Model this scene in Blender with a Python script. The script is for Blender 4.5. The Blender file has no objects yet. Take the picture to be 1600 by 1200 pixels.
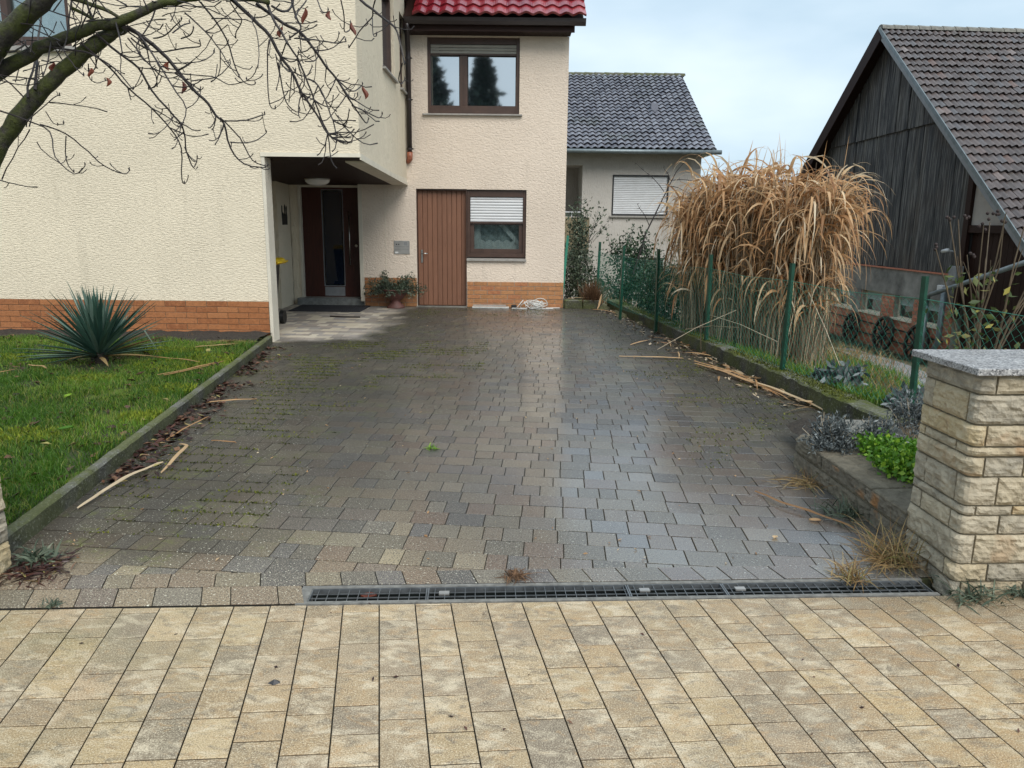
import bpy, math, random
import numpy as np
from mathutils import Vector, Matrix, noise as mnoise

R = math.radians
random.seed(11)
rng = np.random.default_rng(7)
sc = bpy.context.scene
col = sc.collection

# ------------------------------------------------------------------ camera
H = 1.55
PITCH, ROLL = R(12.0), R(0.6)
fwd = Vector((0, math.cos(PITCH), -math.sin(PITCH)))
rt0 = Vector((1, 0, 0))
up0 = rt0.cross(fwd)
rt = math.cos(ROLL) * rt0 + math.sin(ROLL) * up0
upv = rt.cross(fwd)
cam_d = bpy.data.cameras.new('camera')
cam = bpy.data.objects.new('camera', cam_d)
col.objects.link(cam)
m = Matrix((rt, upv, -fwd)).transposed().to_4x4()
m.translation = Vector((0, 0, H))
cam.matrix_world = m
cam_d.sensor_width = 36.0
cam_d.lens = 27.0
cam_d.clip_start = 0.05
cam_d.clip_end = 2000
sc.camera = cam

# ------------------------------------------------------------------ light
SUN_EL, SUN_ROT = R(48), R(158)
world = bpy.data.worlds.new('World')
sc.world = world
world.use_nodes = True
wn, wl = world.node_tree.nodes, world.node_tree.links
wn.clear()
w_out = wn.new('ShaderNodeOutputWorld')
w_bg = wn.new('ShaderNodeBackground')
w_sky = wn.new('ShaderNodeTexSky')
w_sky.sky_type = 'NISHITA'
w_sky.sun_disc = False
w_sky.sun_elevation = SUN_EL
w_sky.sun_rotation = SUN_ROT
w_sky.air_density = 1.0
w_sky.dust_density = 2.0
w_tc = wn.new('ShaderNodeTexCoord')
w_map = wn.new('ShaderNodeMapping')
w_map.inputs['Scale'].default_value = (1.2, 1.2, 3.2)
w_map.inputs['Location'].default_value = (0.4, 0.1, 0.3)
w_n = wn.new('ShaderNodeTexNoise')
w_n.inputs['Scale'].default_value = 2.3
w_n.inputs['Detail'].default_value = 5
w_n.inputs['Roughness'].default_value = 0.45
w_r = wn.new('ShaderNodeValToRGB')
w_r.color_ramp.elements[0].position = 0.38
w_r.color_ramp.elements[0].color = (4.1, 5.4, 6.4, 1)
w_r.color_ramp.elements[1].position = 0.64
w_r.color_ramp.elements[1].color = (6.3, 7.3, 8.0, 1)
w_m = wn.new('ShaderNodeMix')
w_m.data_type = 'RGBA'
w_m.inputs[0].default_value = 0.88
wl.new(w_tc.outputs['Generated'], w_map.inputs['Vector'])
wl.new(w_map.outputs[0], w_n.inputs['Vector'])
wl.new(w_n.outputs['Fac'], w_r.inputs['Fac'])
wl.new(w_sky.outputs[0], w_m.inputs[6])
wl.new(w_r.outputs[0], w_m.inputs[7])
wl.new(w_m.outputs[2], w_bg.inputs['Color'])
w_bg.inputs['Strength'].default_value = 0.075
wl.new(w_bg.outputs[0], w_out.inputs['Surface'])

sun_d = bpy.data.lights.new('sun', 'SUN')
sun_d.energy = 1.5
sun_d.angle = R(42)
sun_d.color = (1.0, 0.96, 0.9)
sun = bpy.data.objects.new('sun', sun_d)
col.objects.link(sun)
# direction towards the sun: behind the camera, a little to the right
sdir = Vector((math.sin(R(22)) * math.cos(SUN_EL), -math.cos(R(22)) * math.cos(SUN_EL), math.sin(SUN_EL)))
sun.rotation_euler = sdir.to_track_quat('Z', 'Y').to_euler()
sun.location = (-4, -10, 14)

sc.view_settings.view_transform = 'Standard'
sc.view_settings.look = 'None'
sc.view_settings.exposure = 0.98
sc.view_settings.gamma = 1.0
sc.view_settings.use_curve_mapping = False
sc.render.engine = 'CYCLES'
sc.cycles.use_denoising = True
sc.cycles.max_bounces = 6
sc.cycles.diffuse_bounces = 3
sc.cycles.transparent_max_bounces = 8

# ------------------------------------------------------------------ helpers
def wloc(o):
    v = Vector((0, 0, 0))
    while o is not None:
        v += o.location
        o = o.parent
    return v

def tag(o, label=None, cat=None, group=None, kind=None):
    if label: o['label'] = label
    if cat: o['category'] = cat
    if group: o['group'] = group
    if kind: o['kind'] = kind
    return o

def thing(name, loc, label, cat, group=None):
    o = bpy.data.objects.new(name, None)
    o.empty_display_size = 0.2
    col.objects.link(o)
    o.location = loc
    return tag(o, label, cat, group)

def link_mesh(name, me, parent=None, loc=None, kind=None):
    o = bpy.data.objects.new(name, me)
    col.objects.link(o)
    if parent is not None:
        o.parent = parent
    if loc is not None:
        o.location = Vector(loc) - (wloc(parent) if parent is not None else Vector())
    if kind: o['kind'] = kind
    return o

class MB:
    """collects polygons in world space, then links them as one mesh object"""
    def __init__(s):
        s.v, s.f, s.r = [], [], []
    def add(s, vs, fs, r=None):
        b = len(s.v)
        s.v += [tuple(p) for p in vs]
        for f in fs:
            s.f.append(tuple(i + b for i in f))
            s.r.append(0.0 if r is None else r)
        return s
    def obb(s, c, a, b, d, r=None):
        c, a, b, d = Vector(c), Vector(a), Vector(b), Vector(d)
        vs = [c + sa * a + sb * b + sd * d for sd in (-1, 1) for sb in (-1, 1) for sa in (-1, 1)]
        fs = [(0, 2, 3, 1), (4, 5, 7, 6), (0, 1, 5, 4), (2, 6, 7, 3), (0, 4, 6, 2), (1, 3, 7, 5)]
        if a.cross(b).dot(d) < 0:
            fs = [f[::-1] for f in fs]
        return s.add(vs, fs, r)
    def box(s, x0, x1, y0, y1, z0, z1, r=None):
        return s.obb(((x0 + x1) / 2, (y0 + y1) / 2, (z0 + z1) / 2), ((x1 - x0) / 2, 0, 0), (0, (y1 - y0) / 2, 0), (0, 0, (z1 - z0) / 2), r)
    def bar(s, p, q, w, h, up=(0, 0, 1), r=None):
        p, q = Vector(p), Vector(q)
        d = q - p
        side = d.cross(Vector(up))
        if side.length < 1e-6: side = Vector((1, 0, 0))
        side.normalize()
        u = side.cross(d).normalized()
        return s.obb((p + q) / 2, d / 2, side * w / 2, u * h / 2, r)
    def tube(s, pts, rad, n=6, r=None, cap=True):
        pts = [Vector(p) for p in pts]
        if not hasattr(rad, '__len__'): rad = [rad] * len(pts)
        vs, fs = [], []
        ref = Vector((0.31, 0.2, 0.93))
        t0 = (pts[1] - pts[0]).normalized()
        a = t0.cross(ref)
        if a.length < 0.05: a = t0.cross(Vector((1, 0, 0)))
        a.normalize()
        for i, p in enumerate(pts):
            t = (pts[min(i + 1, len(pts) - 1)] - pts[max(i - 1, 0)]).normalized()
            a = (a - t * a.dot(t))
            a.normalize()
            b = t.cross(a)
            for k in range(n):
                th = 2 * math.pi * k / n
                vs.append(p + (a * math.cos(th) + b * math.sin(th)) * rad[i])
        for i in range(len(pts) - 1):
            for k in range(n):
                k2 = (k + 1) % n
                fs.append((i * n + k, i * n + k2, (i + 1) * n + k2, (i + 1) * n + k))
        if cap:
            fs.append(tuple(range(n))[::-1])
            fs.append(tuple(range((len(pts) - 1) * n, len(pts) * n)))
        return s.add(vs, fs, r)
    def lathe(s, c, prof, n=16, r=None):
        c = Vector(c)
        vs, fs = [], []
        for (rr, z) in prof:
            for k in range(n):
                th = 2 * math.pi * k / n
                vs.append(c + Vector((rr * math.cos(th), rr * math.sin(th), z)))
        for i in range(len(prof) - 1):
            for k in range(n):
                k2 = (k + 1) % n
                fs.append((i * n + k, i * n + k2, (i + 1) * n + k2, (i + 1) * n + k))
        return s.add(vs, fs, r)
    def poly(s, pts, r=None):
        return s.add(pts, [tuple(range(len(pts)))], r)
    def prism(s, base, top, r=None):
        n = len(base)
        fs = [tuple(range(n))[::-1], tuple(range(n, 2 * n))]
        fs += [(i, (i + 1) % n, n + (i + 1) % n, n + i) for i in range(n)]
        return s.add(list(base) + list(top), fs, r)
    def mesh(s, name, mat, origin=(0, 0, 0), smooth=False):
        o = Vector(origin)
        me = bpy.data.meshes.new(name)
        me.from_pydata([(p[0] - o.x, p[1] - o.y, p[2] - o.z) for p in s.v], [], s.f)
        if any(s.r):
            at = me.attributes.new('rnd', 'FLOAT', 'FACE')
            at.data.foreach_set('value', s.r)
        if mat: me.materials.append(mat)
        if smooth:
            me.polygons.foreach_set('use_smooth', [True] * len(me.polygons))
        me.update()
        return me
    def build(s, name, mat, parent=None, smooth=False, kind=None, bevel=0, loc=None):
        base = wloc(parent) if parent is not None else Vector()
        org = Vector(loc) if loc is not None else base
        me = s.mesh(name, mat, org, smooth)
        o = bpy.data.objects.new(name, me)
        col.objects.link(o)
        if parent is not None: o.parent = parent
        o.location = org - base
        if kind: o['kind'] = kind
        if bevel:
            b = o.modifiers.new('bevel', 'BEVEL')
            b.width = bevel
            b.segments = 1
            b.limit_method = 'ANGLE'
        return o

def np_mesh(name, verts, quads, tris, mat, rnd_q=None, rnd_t=None, parent=None, kind=None, smooth=False, origin=None):
    """fast mesh from arrays; rnd per face"""
    base = wloc(parent) if parent is not None else Vector()
    org = Vector(origin) if origin is not None else base
    verts = np.asarray(verts, np.float32) - np.array(org, np.float32)
    nq, nt = (0 if quads is None else len(quads)), (0 if tris is None else len(tris))
    loops = np.concatenate([np.asarray(a).ravel() for a in (quads, tris) if a is not None and len(a)]).astype(np.int32)
    me = bpy.data.meshes.new(name)
    me.vertices.add(len(verts))
    me.vertices.foreach_set('co', verts.ravel())
    me.loops.add(len(loops))
    me.loops.foreach_set('vertex_index', loops)
    me.polygons.add(nq + nt)
    st = np.concatenate([np.arange(nq) * 4, nq * 4 + np.arange(nt) * 3]).astype(np.int32)
    me.polygons.foreach_set('loop_start', st)
    rr = [a for a in (rnd_q, rnd_t) if a is not None]
    if rr:
        at = me.attributes.new('rnd', 'FLOAT', 'FACE')
        at.data.foreach_set('value', np.concatenate(rr).astype(np.float32))
    me.materials.append(mat)
    me.update(calc_edges=True)
    if smooth:
        me.polygons.foreach_set('use_smooth', np.ones(nq + nt, bool))
    o = bpy.data.objects.new(name, me)
    col.objects.link(o)
    if parent is not None: o.parent = parent
    o.location = org - base
    if kind: o['kind'] = kind
    return o

# ------------------------------------------------------------------ materials
class MT:
    def __init__(s, name):
        s.m = bpy.data.materials.new(name)
        s.m.use_nodes = True
        s.nt = s.m.node_tree
        s.b = s.nt.nodes['Principled BSDF']
        s.out = s.nt.nodes['Material Output']
        s._p = None
    def n(s, t, **kw):
        nd = s.nt.nodes.new('ShaderNode' + t)
        for k, v in kw.items(): setattr(nd, k, v)
        return nd
    def li(s, a, b): s.nt.links.new(a, b)
    def put(s, sock, v):
        if isinstance(v, (int, float)): sock.default_value = v
        elif isinstance(v, (tuple, list)): sock.default_value = tuple(v) if len(v) == len(sock.default_value) else tuple(v) + (1,)
        else: s.li(v, sock)
    def set(s, **kw):
        for k, v in kw.items(): s.put(s.b.inputs[k.replace('_', ' ')], v)
        return s
    @property
    def pos(s):
        if s._p is None: s._p = s.n('NewGeometry').outputs['Position']
        return s._p
    def vec(s, sx=1, sy=1, sz=1, src=None):
        m_ = s.n('Mapping')
        m_.inputs['Scale'].default_value = (sx, sy, sz)
        s.li(src or s.pos, m_.inputs['Vector'])
        return m_.outputs[0]
    def noise(s, scale, detail=3, rough=0.5, vec=None, dist=0):
        n = s.n('TexNoise')
        n.inputs['Scale'].default_value = scale
        n.inputs['Detail'].default_value = detail
        n.inputs['Roughness'].default_value = rough
        n.inputs['Distortion'].default_value = dist
        s.li(vec or s.pos, n.inputs['Vector'])
        return n.outputs['Fac']
    def voro(s, scale, vec=None, feature='F1', out='Distance'):
        n = s.n('TexVoronoi', feature=feature)
        n.inputs['Scale'].default_value = scale
        s.li(vec or s.pos, n.inputs['Vector'])
        return n.outputs[out]
    def ramp(s, fac, stops, interp='LINEAR'):
        n = s.n('ValToRGB')
        cr = n.color_ramp
        cr.interpolation = interp
        while len(cr.elements) < len(stops): cr.elements.new(0.5)
        for e, (p, c) in zip(cr.elements, stops):
            e.position = p
            e.color = (c, c, c, 1) if isinstance(c, (int, float)) else tuple(c) + (1,)
        s.put(n.inputs['Fac'], fac)
        return n.outputs['Color']
    def mix(s, fac, a, b, mode='MIX'):
        n = s.n('Mix', data_type='RGBA', blend_type=mode)
        s.put(n.inputs[0], fac)
        s.put(n.inputs[6], a)
        s.put(n.inputs[7], b)
        return n.outputs[2]
    def math(s, op, a, b=0.0, clamp=False):
        n = s.n('Math', operation=op, use_clamp=clamp)
        s.put(n.inputs[0], a)
        s.put(n.inputs[1], b)
        return n.outputs[0]
    def rng(s, v, a, b, c=0.0, d=1.0):
        n = s.n('MapRange')
        s.put(n.inputs[0], v)
        for i, x in enumerate((a, b, c, d)): s.put(n.inputs[i + 1], x)
        return n.outputs[0]
    def xyz(s):
        n = s.n('SeparateXYZ')
        s.li(s.pos, n.inputs[0])
        return n.outputs
    def rnd(s):
        """one random number per piece: object random plus the face attribute"""
        a = s.n('Attribute', attribute_name='rnd', attribute_type='GEOMETRY')
        o = s.n('ObjectInfo')
        t = s.math('ADD', a.outputs['Fac'], o.outputs['Random'])
        return s.math('FRACT', t)
    def bump(s, h, dist=0.01, strength=1.0, normal=None):
        n = s.n('Bump')
        n.inputs['Distance'].default_value = dist
        n.inputs['Strength'].default_value = strength
        s.put(n.inputs['Height'], h)
        if normal: s.li(normal, n.inputs['Normal'])
        return n.outputs[0]

def basic(name, colr, rough=0.6, var=0.25, scale=6.0, bump=0.0, bscale=60.0, metal=0.0, vec=None, per=0.0, spec=0.5, two=None):
    t = MT(name)
    v = t.vec(*vec) if vec else None
    f = t.noise(scale, 5, 0.6, v)
    dk = tuple(c * (1 - var) for c in colr)
    lt = tuple(min(1, c * (1 + var)) for c in colr)
    c = t.ramp(f, [(0.3, dk), (0.7, lt)])
    if per or two:
        r_ = t.rnd()
        if two: c = t.mix(t.math('MULTIPLY', r_, 1.0), c, two)
        if per:
            c = t.mix(1.0, c, t.ramp(r_, [(0, 1 - per), (1, 1.0 + per)]), 'MULTIPLY')
    t.set(Base_Color=c, Roughness=rough, Metallic=metal, Specular_IOR_Level=spec)
    if bump:
        t.set(Normal=t.bump(t.noise(bscale, 3, 0.6, v), bump))
    return t.m

def stucco(name, colr, streak):
    t = MT(name)
    if streak == 'h':
        v1, v2 = t.vec(20, 20, 82), t.vec(50, 50, 150)
        a, d1 = 0.0065, 0.3
    elif streak == 'v':
        v1, v2 = t.vec(30, 30, 9), t.vec(60, 60, 30)
        a, d1 = 0.008, 0.6
    else:
        v1, v2 = t.vec(26, 26, 40), t.vec(60, 60, 80)
        a, d1 = 0.008, 0.8
    n1, n2 = t.noise(1.0, 4, 0.55, v1, d1), t.noise(1.0, 3, 0.6, v2, 0.5)
    h = t.math('ADD', t.ramp(n1, [(0.3, 0.0), (0.55, 0.75), (0.8, 1.0)]), t.math('MULTIPLY', n2, 0.45))
    big = t.noise(0.7, 4, 0.6)
    c = t.mix(t.rng(big, 0.3, 0.75), tuple(x * 0.92 for x in colr), tuple(min(1, x * 1.06) for x in colr))
    st = t.noise(1.0, 4, 0.6, t.vec(7, 7, 0.5))
    c = t.mix(t.rng(st, 0.58, 0.8, 0, 0.22), c, (0.26, 0.23, 0.17))
    # darker tone in the hollows of the render
    c = t.mix(t.rng(n1, 0.42, 0.30, 0, 0.2), c, tuple(x * 0.55 for x in colr))
    t.set(Base_Color=c, Roughness=0.92, Specular_IOR_Level=0.15, Normal=t.bump(h, a))
    return t.m

M = {}
M['stucco_h'] = stucco('cream_render', (0.79, 0.69, 0.53), 'h')
M['stucco_r'] = stucco('pink_cream_render', (0.74, 0.63, 0.52), 'r')
M['stucco_v'] = stucco('cream_render_fine', (0.74, 0.65, 0.50), 'v')
M['stucco_g'] = stucco('grey_render', (0.50, 0.47, 0.43), 'v')
M['white_paint'] = basic('white_paint', (0.64, 0.585, 0.48), 0.8, 0.08, 3, 0.004, 90)
M['trim'] = basic('cream_paint', (0.68, 0.62, 0.5), 0.6, 0.1, 4)
M['dark_wood'] = basic('dark_stained_wood', (0.026, 0.012, 0.009), 0.6, 0.3, 14, 0.001, 80, vec=(1, 8, 8), spec=0.2)
M['frame'] = basic('brown_window_frame', (0.062, 0.034, 0.024), 0.42, 0.2, 8, 0.0005, 60)
M['plank'] = basic('brown_painted_plank', (0.20, 0.092, 0.053), 0.5, 0.12, 5, 0.0015, 60, vec=(6, 6, 0.6), per=0.07)
M['gutter'] = basic('dark_brown_gutter', (0.028, 0.02, 0.019), 0.32, 0.2, 5)
M['copper'] = basic('copper_elbow', (0.30, 0.10, 0.055), 0.4, 0.3, 30)
M['sill'] = basic('grey_stone_sill', (0.30, 0.285, 0.26), 0.6, 0.2, 14, 0.001, 90)
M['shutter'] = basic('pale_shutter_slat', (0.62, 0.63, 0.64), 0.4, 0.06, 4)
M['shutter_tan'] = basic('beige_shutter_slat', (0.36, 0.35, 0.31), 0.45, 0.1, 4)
M['steel'] = basic('brushed_steel', (0.55, 0.54, 0.52), 0.3, 0.1, 20, metal=1.0)
M['steel_panel'] = basic('steel_panel', (0.42, 0.41, 0.39), 0.42, 0.12, 9, metal=0.6)
M['black'] = basic('black_iron', (0.012, 0.012, 0.012), 0.5, 0.3, 20)
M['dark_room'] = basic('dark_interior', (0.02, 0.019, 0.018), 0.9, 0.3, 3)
M['rubber'] = basic('dark_rubber_mat', (0.018, 0.019, 0.024), 0.9, 0.4, 30, 0.004, 150)
M['yellow'] = basic('yellow_plastic', (0.75, 0.5, 0.01), 0.35, 0.1, 6)
M['bin'] = basic('black_plastic', (0.02, 0.021, 0.023), 0.4, 0.2, 6)
M['lamp_glass'] = basic('opal_glass', (0.72, 0.72, 0.7), 0.2, 0.03, 3)
M['concrete'] = basic('weathered_concrete', (0.17, 0.165, 0.145), 0.8, 0.45, 9, 0.004, 70)
M['step'] = basic('grey_step_stone', (0.17, 0.18, 0.175), 0.55, 0.3, 20, 0.001, 90)
M['rail'] = basic('galvanised_metal', (0.17, 0.20, 0.21), 0.42, 0.25, 8, metal=0.4)

def glass_mat(name, tint, refl, rough=0.03, see=0.0):
    t = MT(name)
    wob = t.bump(t.noise(1.2, 1, 0.5), 0.0006)
    t.set(Base_Color=tint, Roughness=rough, Metallic=0.0, Normal=wob, Specular_IOR_Level=0.5)
    g = t.n('BsdfGlossy')
    g.inputs['Roughness'].default_value = rough
    g.inputs['Color'].default_value = (0.9, 0.96, 1, 1)
    t.li(wob, g.inputs['Normal'])
    lw = t.n('LayerWeight')
    lw.inputs['Blend'].default_value = 0.25
    f = t.rng(lw.outputs['Fresnel'], 0, 1, refl, 1.0)
    base = t.b.outputs[0]
    if see:
        tr = t.n('BsdfTransparent')
        tr.inputs['Color'].default_value = (0.92, 0.96, 0.95, 1)
        mx = t.n('MixShader')
        mx.inputs[0].default_value = see
        t.li(base, mx.inputs[1]); t.li(tr.outputs[0], mx.inputs[2])
        base = mx.outputs[0]
    ms = t.n('MixShader')
    t.li(f, ms.inputs[0]); t.li(base, ms.inputs[1]); t.li(g.outputs[0], ms.inputs[2])
    t.li(ms.outputs[0], t.out.inputs['Surface'])
    return t.m
M['glass_mirror'] = glass_mat('reflecting_window_glass', (0.012, 0.016, 0.02), 0.5)
M['glass_clear'] = glass_mat('clear_window_glass', (0.02, 0.03, 0.03), 0.13, see=0.9)
M['glass_blue'] = glass_mat('dark_blue_door_glass', (0.008, 0.014, 0.028), 0.06)
M['glass_green'] = glass_mat('dark_workshop_glass', (0.012, 0.02, 0.02), 0.08)

def tile_brick(name, c1, c2, c3):
    t = MT(name)
    r_ = t.rnd()
    c = t.ramp(r_, [(0.0, c1), (0.45, c2), (1.0, c3)])
    n1 = t.noise(26, 4, 0.6)
    c = t.mix(t.rng(n1, 0.4, 0.75, 0, 0.7), c, tuple(x * 1.5 for x in c2))
    c = t.mix(t.rng(t.noise(60, 3), 0.55, 0.75, 0, 0.5), c, tuple(x * 0.5 for x in c1))
    t.set(Base_Color=c, Roughness=0.42, Normal=t.bump(t.noise(90, 3), 0.002))
    return t.m
M['plinth_brick'] = tile_brick('orange_clinker_tile', (0.24, 0.085, 0.032), (0.31, 0.12, 0.045), (0.37, 0.155, 0.062))
M['plinth_brick_y'] = tile_brick('ochre_clinker_tile', (0.30, 0.135, 0.05), (0.38, 0.18, 0.075), (0.32, 0.115, 0.05))
M['red_brick'] = tile_brick('old_red_brick', (0.34, 0.11, 0.068), (0.44, 0.155, 0.095), (0.52, 0.23, 0.15))
M['mortar'] = basic('pale_mortar', (0.30, 0.27, 0.22), 0.9, 0.25, 20, 0.002, 80)
M['mortar_dark'] = basic('grey_mortar', (0.16, 0.135, 0.09), 0.9, 0.25, 20, 0.002, 80)

def drive_mat():
    t = MT('wet_grey_paver')
    r_ = t.rnd()
    X, Y, Z = t.xyz()
    c = t.ramp(r_, [(0.0, (0.060, 0.058, 0.060)), (0.16, (0.100, 0.088, 0.068)), (0.32, (0.145, 0.122, 0.086)),
                    (0.48, (0.115, 0.075, 0.056)), (0.60, (0.165, 0.142, 0.100)), (0.74, (0.085, 0.084, 0.090)), (0.88, (0.125, 0.092, 0.068)), (1.0, (0.215, 0.182, 0.125))])
    gr = t.noise(170, 2, 0.75)
    c = t.mix(t.rng(gr, 0.54, 0.64, 0, 0.8), c, (0.34, 0.315, 0.26))
    c = t.mix(t.rng(t.noise(120, 2, 0.6), 0.47, 0.38, 0, 0.8), c, (0.028, 0.026, 0.024))
    big = t.noise(0.55, 5, 0.65)
    # grime and algae left of the middle and along the right hand kerb
    left = t.rng(t.math('ADD', X, t.math('MULTIPLY', t.math('SUBTRACT', big, 0.5), 2.0)), 0.45, -1.3)
    far = t.math('MULTIPLY', t.rng(Y, 4.2, 6.8), left)
    right = t.math('MULTIPLY', t.rng(t.math('ADD', X, t.math('MULTIPLY', Y, 0.12)), 2.15, 2.75), t.rng(Y, 4.0, 4.8))
    near = t.math('MULTIPLY', t.rng(t.math('ADD', X, t.math('MULTIPLY', t.math('SUBTRACT', big, 0.5), 1.4)), -0.75, -1.6), t.rng(Y, 3.08, 3.4))
    grime = t.math('MAXIMUM', t.math('MAXIMUM', far, right), t.math('MULTIPLY', near, 0.9))
    c = t.mix(t.math('MULTIPLY', grime, t.rng(big, 0.3, 0.62, 0.6, 0.94)), c, (0.026, 0.022, 0.014))
    moss = t.math('MULTIPLY', t.rng(t.noise(3.2, 5, 0.7), 0.52, 0.64), t.rng(t.noise(24, 4, 0.7), 0.46, 0.6))
    c = t.mix(t.math('MULTIPLY', moss, t.math('MULTIPLY', grime, 0.8)), c, (0.085, 0.10, 0.02))
    # pale lichen and grit flecks
    fl = t.math('MULTIPLY', t.rng(t.noise(85, 2, 0.6), 0.645, 0.68), t.rng(t.noise(2.2, 3), 0.32, 0.55))
    c = t.mix(t.math('MULTIPLY', fl, 0.9), c, (0.50, 0.50, 0.44))
    # dry paving that the overhang of the house keeps the rain from
    wob = t.math('MULTIPLY', t.math('SUBTRACT', t.noise(1.6, 4), 0.5), 0.9)
    dry = t.math('MULTIPLY', t.rng(t.math('ADD', X, wob), -1.75, -2.2), t.rng(t.math('ADD', Y, wob), 9.75, 10.1))
    dc = t.ramp(r_, [(0.0, (0.20, 0.18, 0.16)), (0.4, (0.34, 0.29, 0.24)), (0.6, (0.25, 0.235, 0.22)), (0.8, (0.44, 0.38, 0.29)), (1.0, (0.5, 0.45, 0.36))])
    c = t.mix(dry, c, dc)
    front = t.math('MULTIPLY', t.rng(t.math('ADD', Y, t.math('MULTIPLY', t.math('SUBTRACT', big, 0.5), 1.5)), 4.3, 3.2), t.rng(X, 0.9, -0.5))
    c = t.mix(t.math('MULTIPLY', front, 0.8), c, t.mix(1.0, c, (1.9, 1.8, 1.6), 'MULTIPLY'))
    pud = t.noise(1.1, 4, 0.6)
    rg = t.rng(pud, 0.3, 0.7, 0.34, 0.5)
    rg = t.math('ADD', rg, t.math('MULTIPLY', t.rng(gr, 0.3, 0.7), 0.08))
    c = t.mix(t.rng(Z, -0.0022, -0.0045), c, (0.014, 0.012, 0.009))
    film = t.math('MULTIPLY', t.rng(pud, 0.3, 0.65, 1.0, 0.7), t.math('SUBTRACT', 1.0, dry))
    film = t.math('MULTIPLY', film, t.math('SUBTRACT', 1.0, t.math('MULTIPLY', grime, 0.93)))
    film = t.math('MULTIPLY', film, t.rng(r_, 0.0, 0.7, 0.55, 1.0))
    film = t.math('MULTIPLY', film, t.rng(front, 0, 1, 1, 0.35))
    wetc = t.mix(1.0, c, (0.62, 0.62, 0.64), 'MULTIPLY')
    c = t.mix(film, c, wetc)
    t.set(Coat_Weight=film, Coat_Roughness=t.rng(gr, 0.3, 0.7, 0.10, 0.24), Coat_IOR=t.rng(X, -0.8, 0.8, 1.4, 2.7), Coat_Normal=t.bump(gr, 0.0004, 0.5))
    rg = t.math('MAXIMUM', rg, t.math('MULTIPLY', dry, 0.85))
    rg = t.math('ADD', rg, t.math('MULTIPLY', grime, 0.16))
    rg = t.math('ADD', rg, t.math('MULTIPLY', front, 0.2))
    h = t.math('ADD', gr, t.math('MULTIPLY', t.noise(70, 3, 0.7), 0.8))
    t.set(Base_Color=c, Roughness=rg, Normal=t.bump(h, 0.0018, 0.8), Specular_IOR_Level=0.5)
    return t.m
M['drive'] = drive_mat()

def walk_mat():
    t = MT('sandstone_coloured_paver')
    r_ = t.rnd()
    c = t.ramp(r_, [(0.0, (0.27, 0.20, 0.125)), (0.2, (0.41, 0.29, 0.16)), (0.4, (0.32, 0.245, 0.16)), (0.55, (0.47, 0.34, 0.18)), (0.72, (0.24, 0.19, 0.135)), (0.86, (0.43, 0.315, 0.195)), (1.0, (0.49, 0.37, 0.215))])
    off = t.n('VectorMath', operation='ADD')
    cb = t.n('CombineXYZ')
    t.li(t.math('MULTIPLY', r_, 37.0), cb.inputs[0]); t.li(t.math('MULTIPLY', r_, 11.0), cb.inputs[2])
    t.li(t.pos, off.inputs[0]); t.li(cb.outputs[0], off.inputs[1])
    sv = t.vec(8, 15, 8, off.outputs[0])
    n1, n2 = t.noise(1.0, 5, 0.62, sv, 0.6), t.noise(1.6, 5, 0.62, sv, 0.8)
    c = t.mix(t.rng(n1, 0.49, 0.66, 0, 0.85), c, (0.62, 0.52, 0.37))
    c = t.mix(t.rng(n2, 0.50, 0.66, 0, 0.85), c, (0.185, 0.145, 0.10))
    edge = t.noise(1.0, 3, 0.6, t.vec(2.2, 2.2, 2.2, off.outputs[0]))
    c = t.mix(t.rng(edge, 0.52, 0.7, 0, 0.5), c, (0.21, 0.175, 0.13))
    c = t.mix(t.rng(t.noise(1.3, 5, 0.7, sv, 1.2), 0.54, 0.66, 0, 0.55), c, (0.44, 0.27, 0.125))
    X, Y, Z = t.xyz()
    rust = t.math('MULTIPLY', t.rng(n1, 0.5, 0.3), t.rng(X, 0.7, 1.5))
    c = t.mix(t.math('MULTIPLY', rust, 0.6), c, (0.40, 0.23, 0.09))
    algae = t.math('MULTIPLY', t.rng(X, -0.7, -1.9), t.rng(t.noise(2.5, 4), 0.4, 0.65))
    c = t.mix(t.math('MULTIPLY', algae, 0.55), c, (0.20, 0.19, 0.095))
    damp = t.math('MULTIPLY', t.rng(Y, 2.75, 3.0), t.rng(X, 1.0, 1.7))
    c = t.mix(t.math('MULTIPLY', damp, 0.6), c, (0.10, 0.075, 0.045))
    gr = t.noise(210, 2, 0.8)
    c = t.mix(t.rng(gr, 0.53, 0.66, 0, 0.68), c, (0.72, 0.63, 0.46))
    c = t.mix(t.rng(gr, 0.47, 0.35, 0, 0.72), c, (0.12, 0.095, 0.065))
    c = t.mix(t.rng(Z, -0.0018, -0.0045), c, (0.045, 0.037, 0.027))
    h = t.math('ADD', gr, t.math('MULTIPLY', t.noise(90, 3, 0.7), 0.6))
    t.set(Base_Color=c, Roughness=t.rng(n2, 0.35, 0.7, 0.62, 0.42), Normal=t.bump(h, 0.0018, 0.8), Specular_IOR_Level=0.4)
    return t.m
M['walk'] = walk_mat()

def joint_mat():
    t = MT('mossy_joint_sand')
    n = t.noise(5, 5, 0.7)
    X, Y, Z = t.xyz()
    c = t.ramp(n, [(0.35, (0.016, 0.014, 0.011)), (0.65, (0.03, 0.028, 0.016))])
    left = t.math('MULTIPLY', t.rng(X, -0.1, -1.6), t.rng(Y, 4.0, 6.5))
    right = t.rng(t.math('ADD', X, t.math('MULTIPLY', Y, 0.12)), 2.1, 2.7)
    mz = t.math('MULTIPLY', t.math('MAXIMUM', left, right), t.rng(n, 0.42, 0.55))
    c = t.mix(mz, c, (0.10, 0.12, 0.022))
    t.set(Base_Color=c, Roughness=0.95, Normal=t.bump(t.noise(120, 3), 0.006))
    return t.m
M['joint'] = joint_mat()

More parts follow.
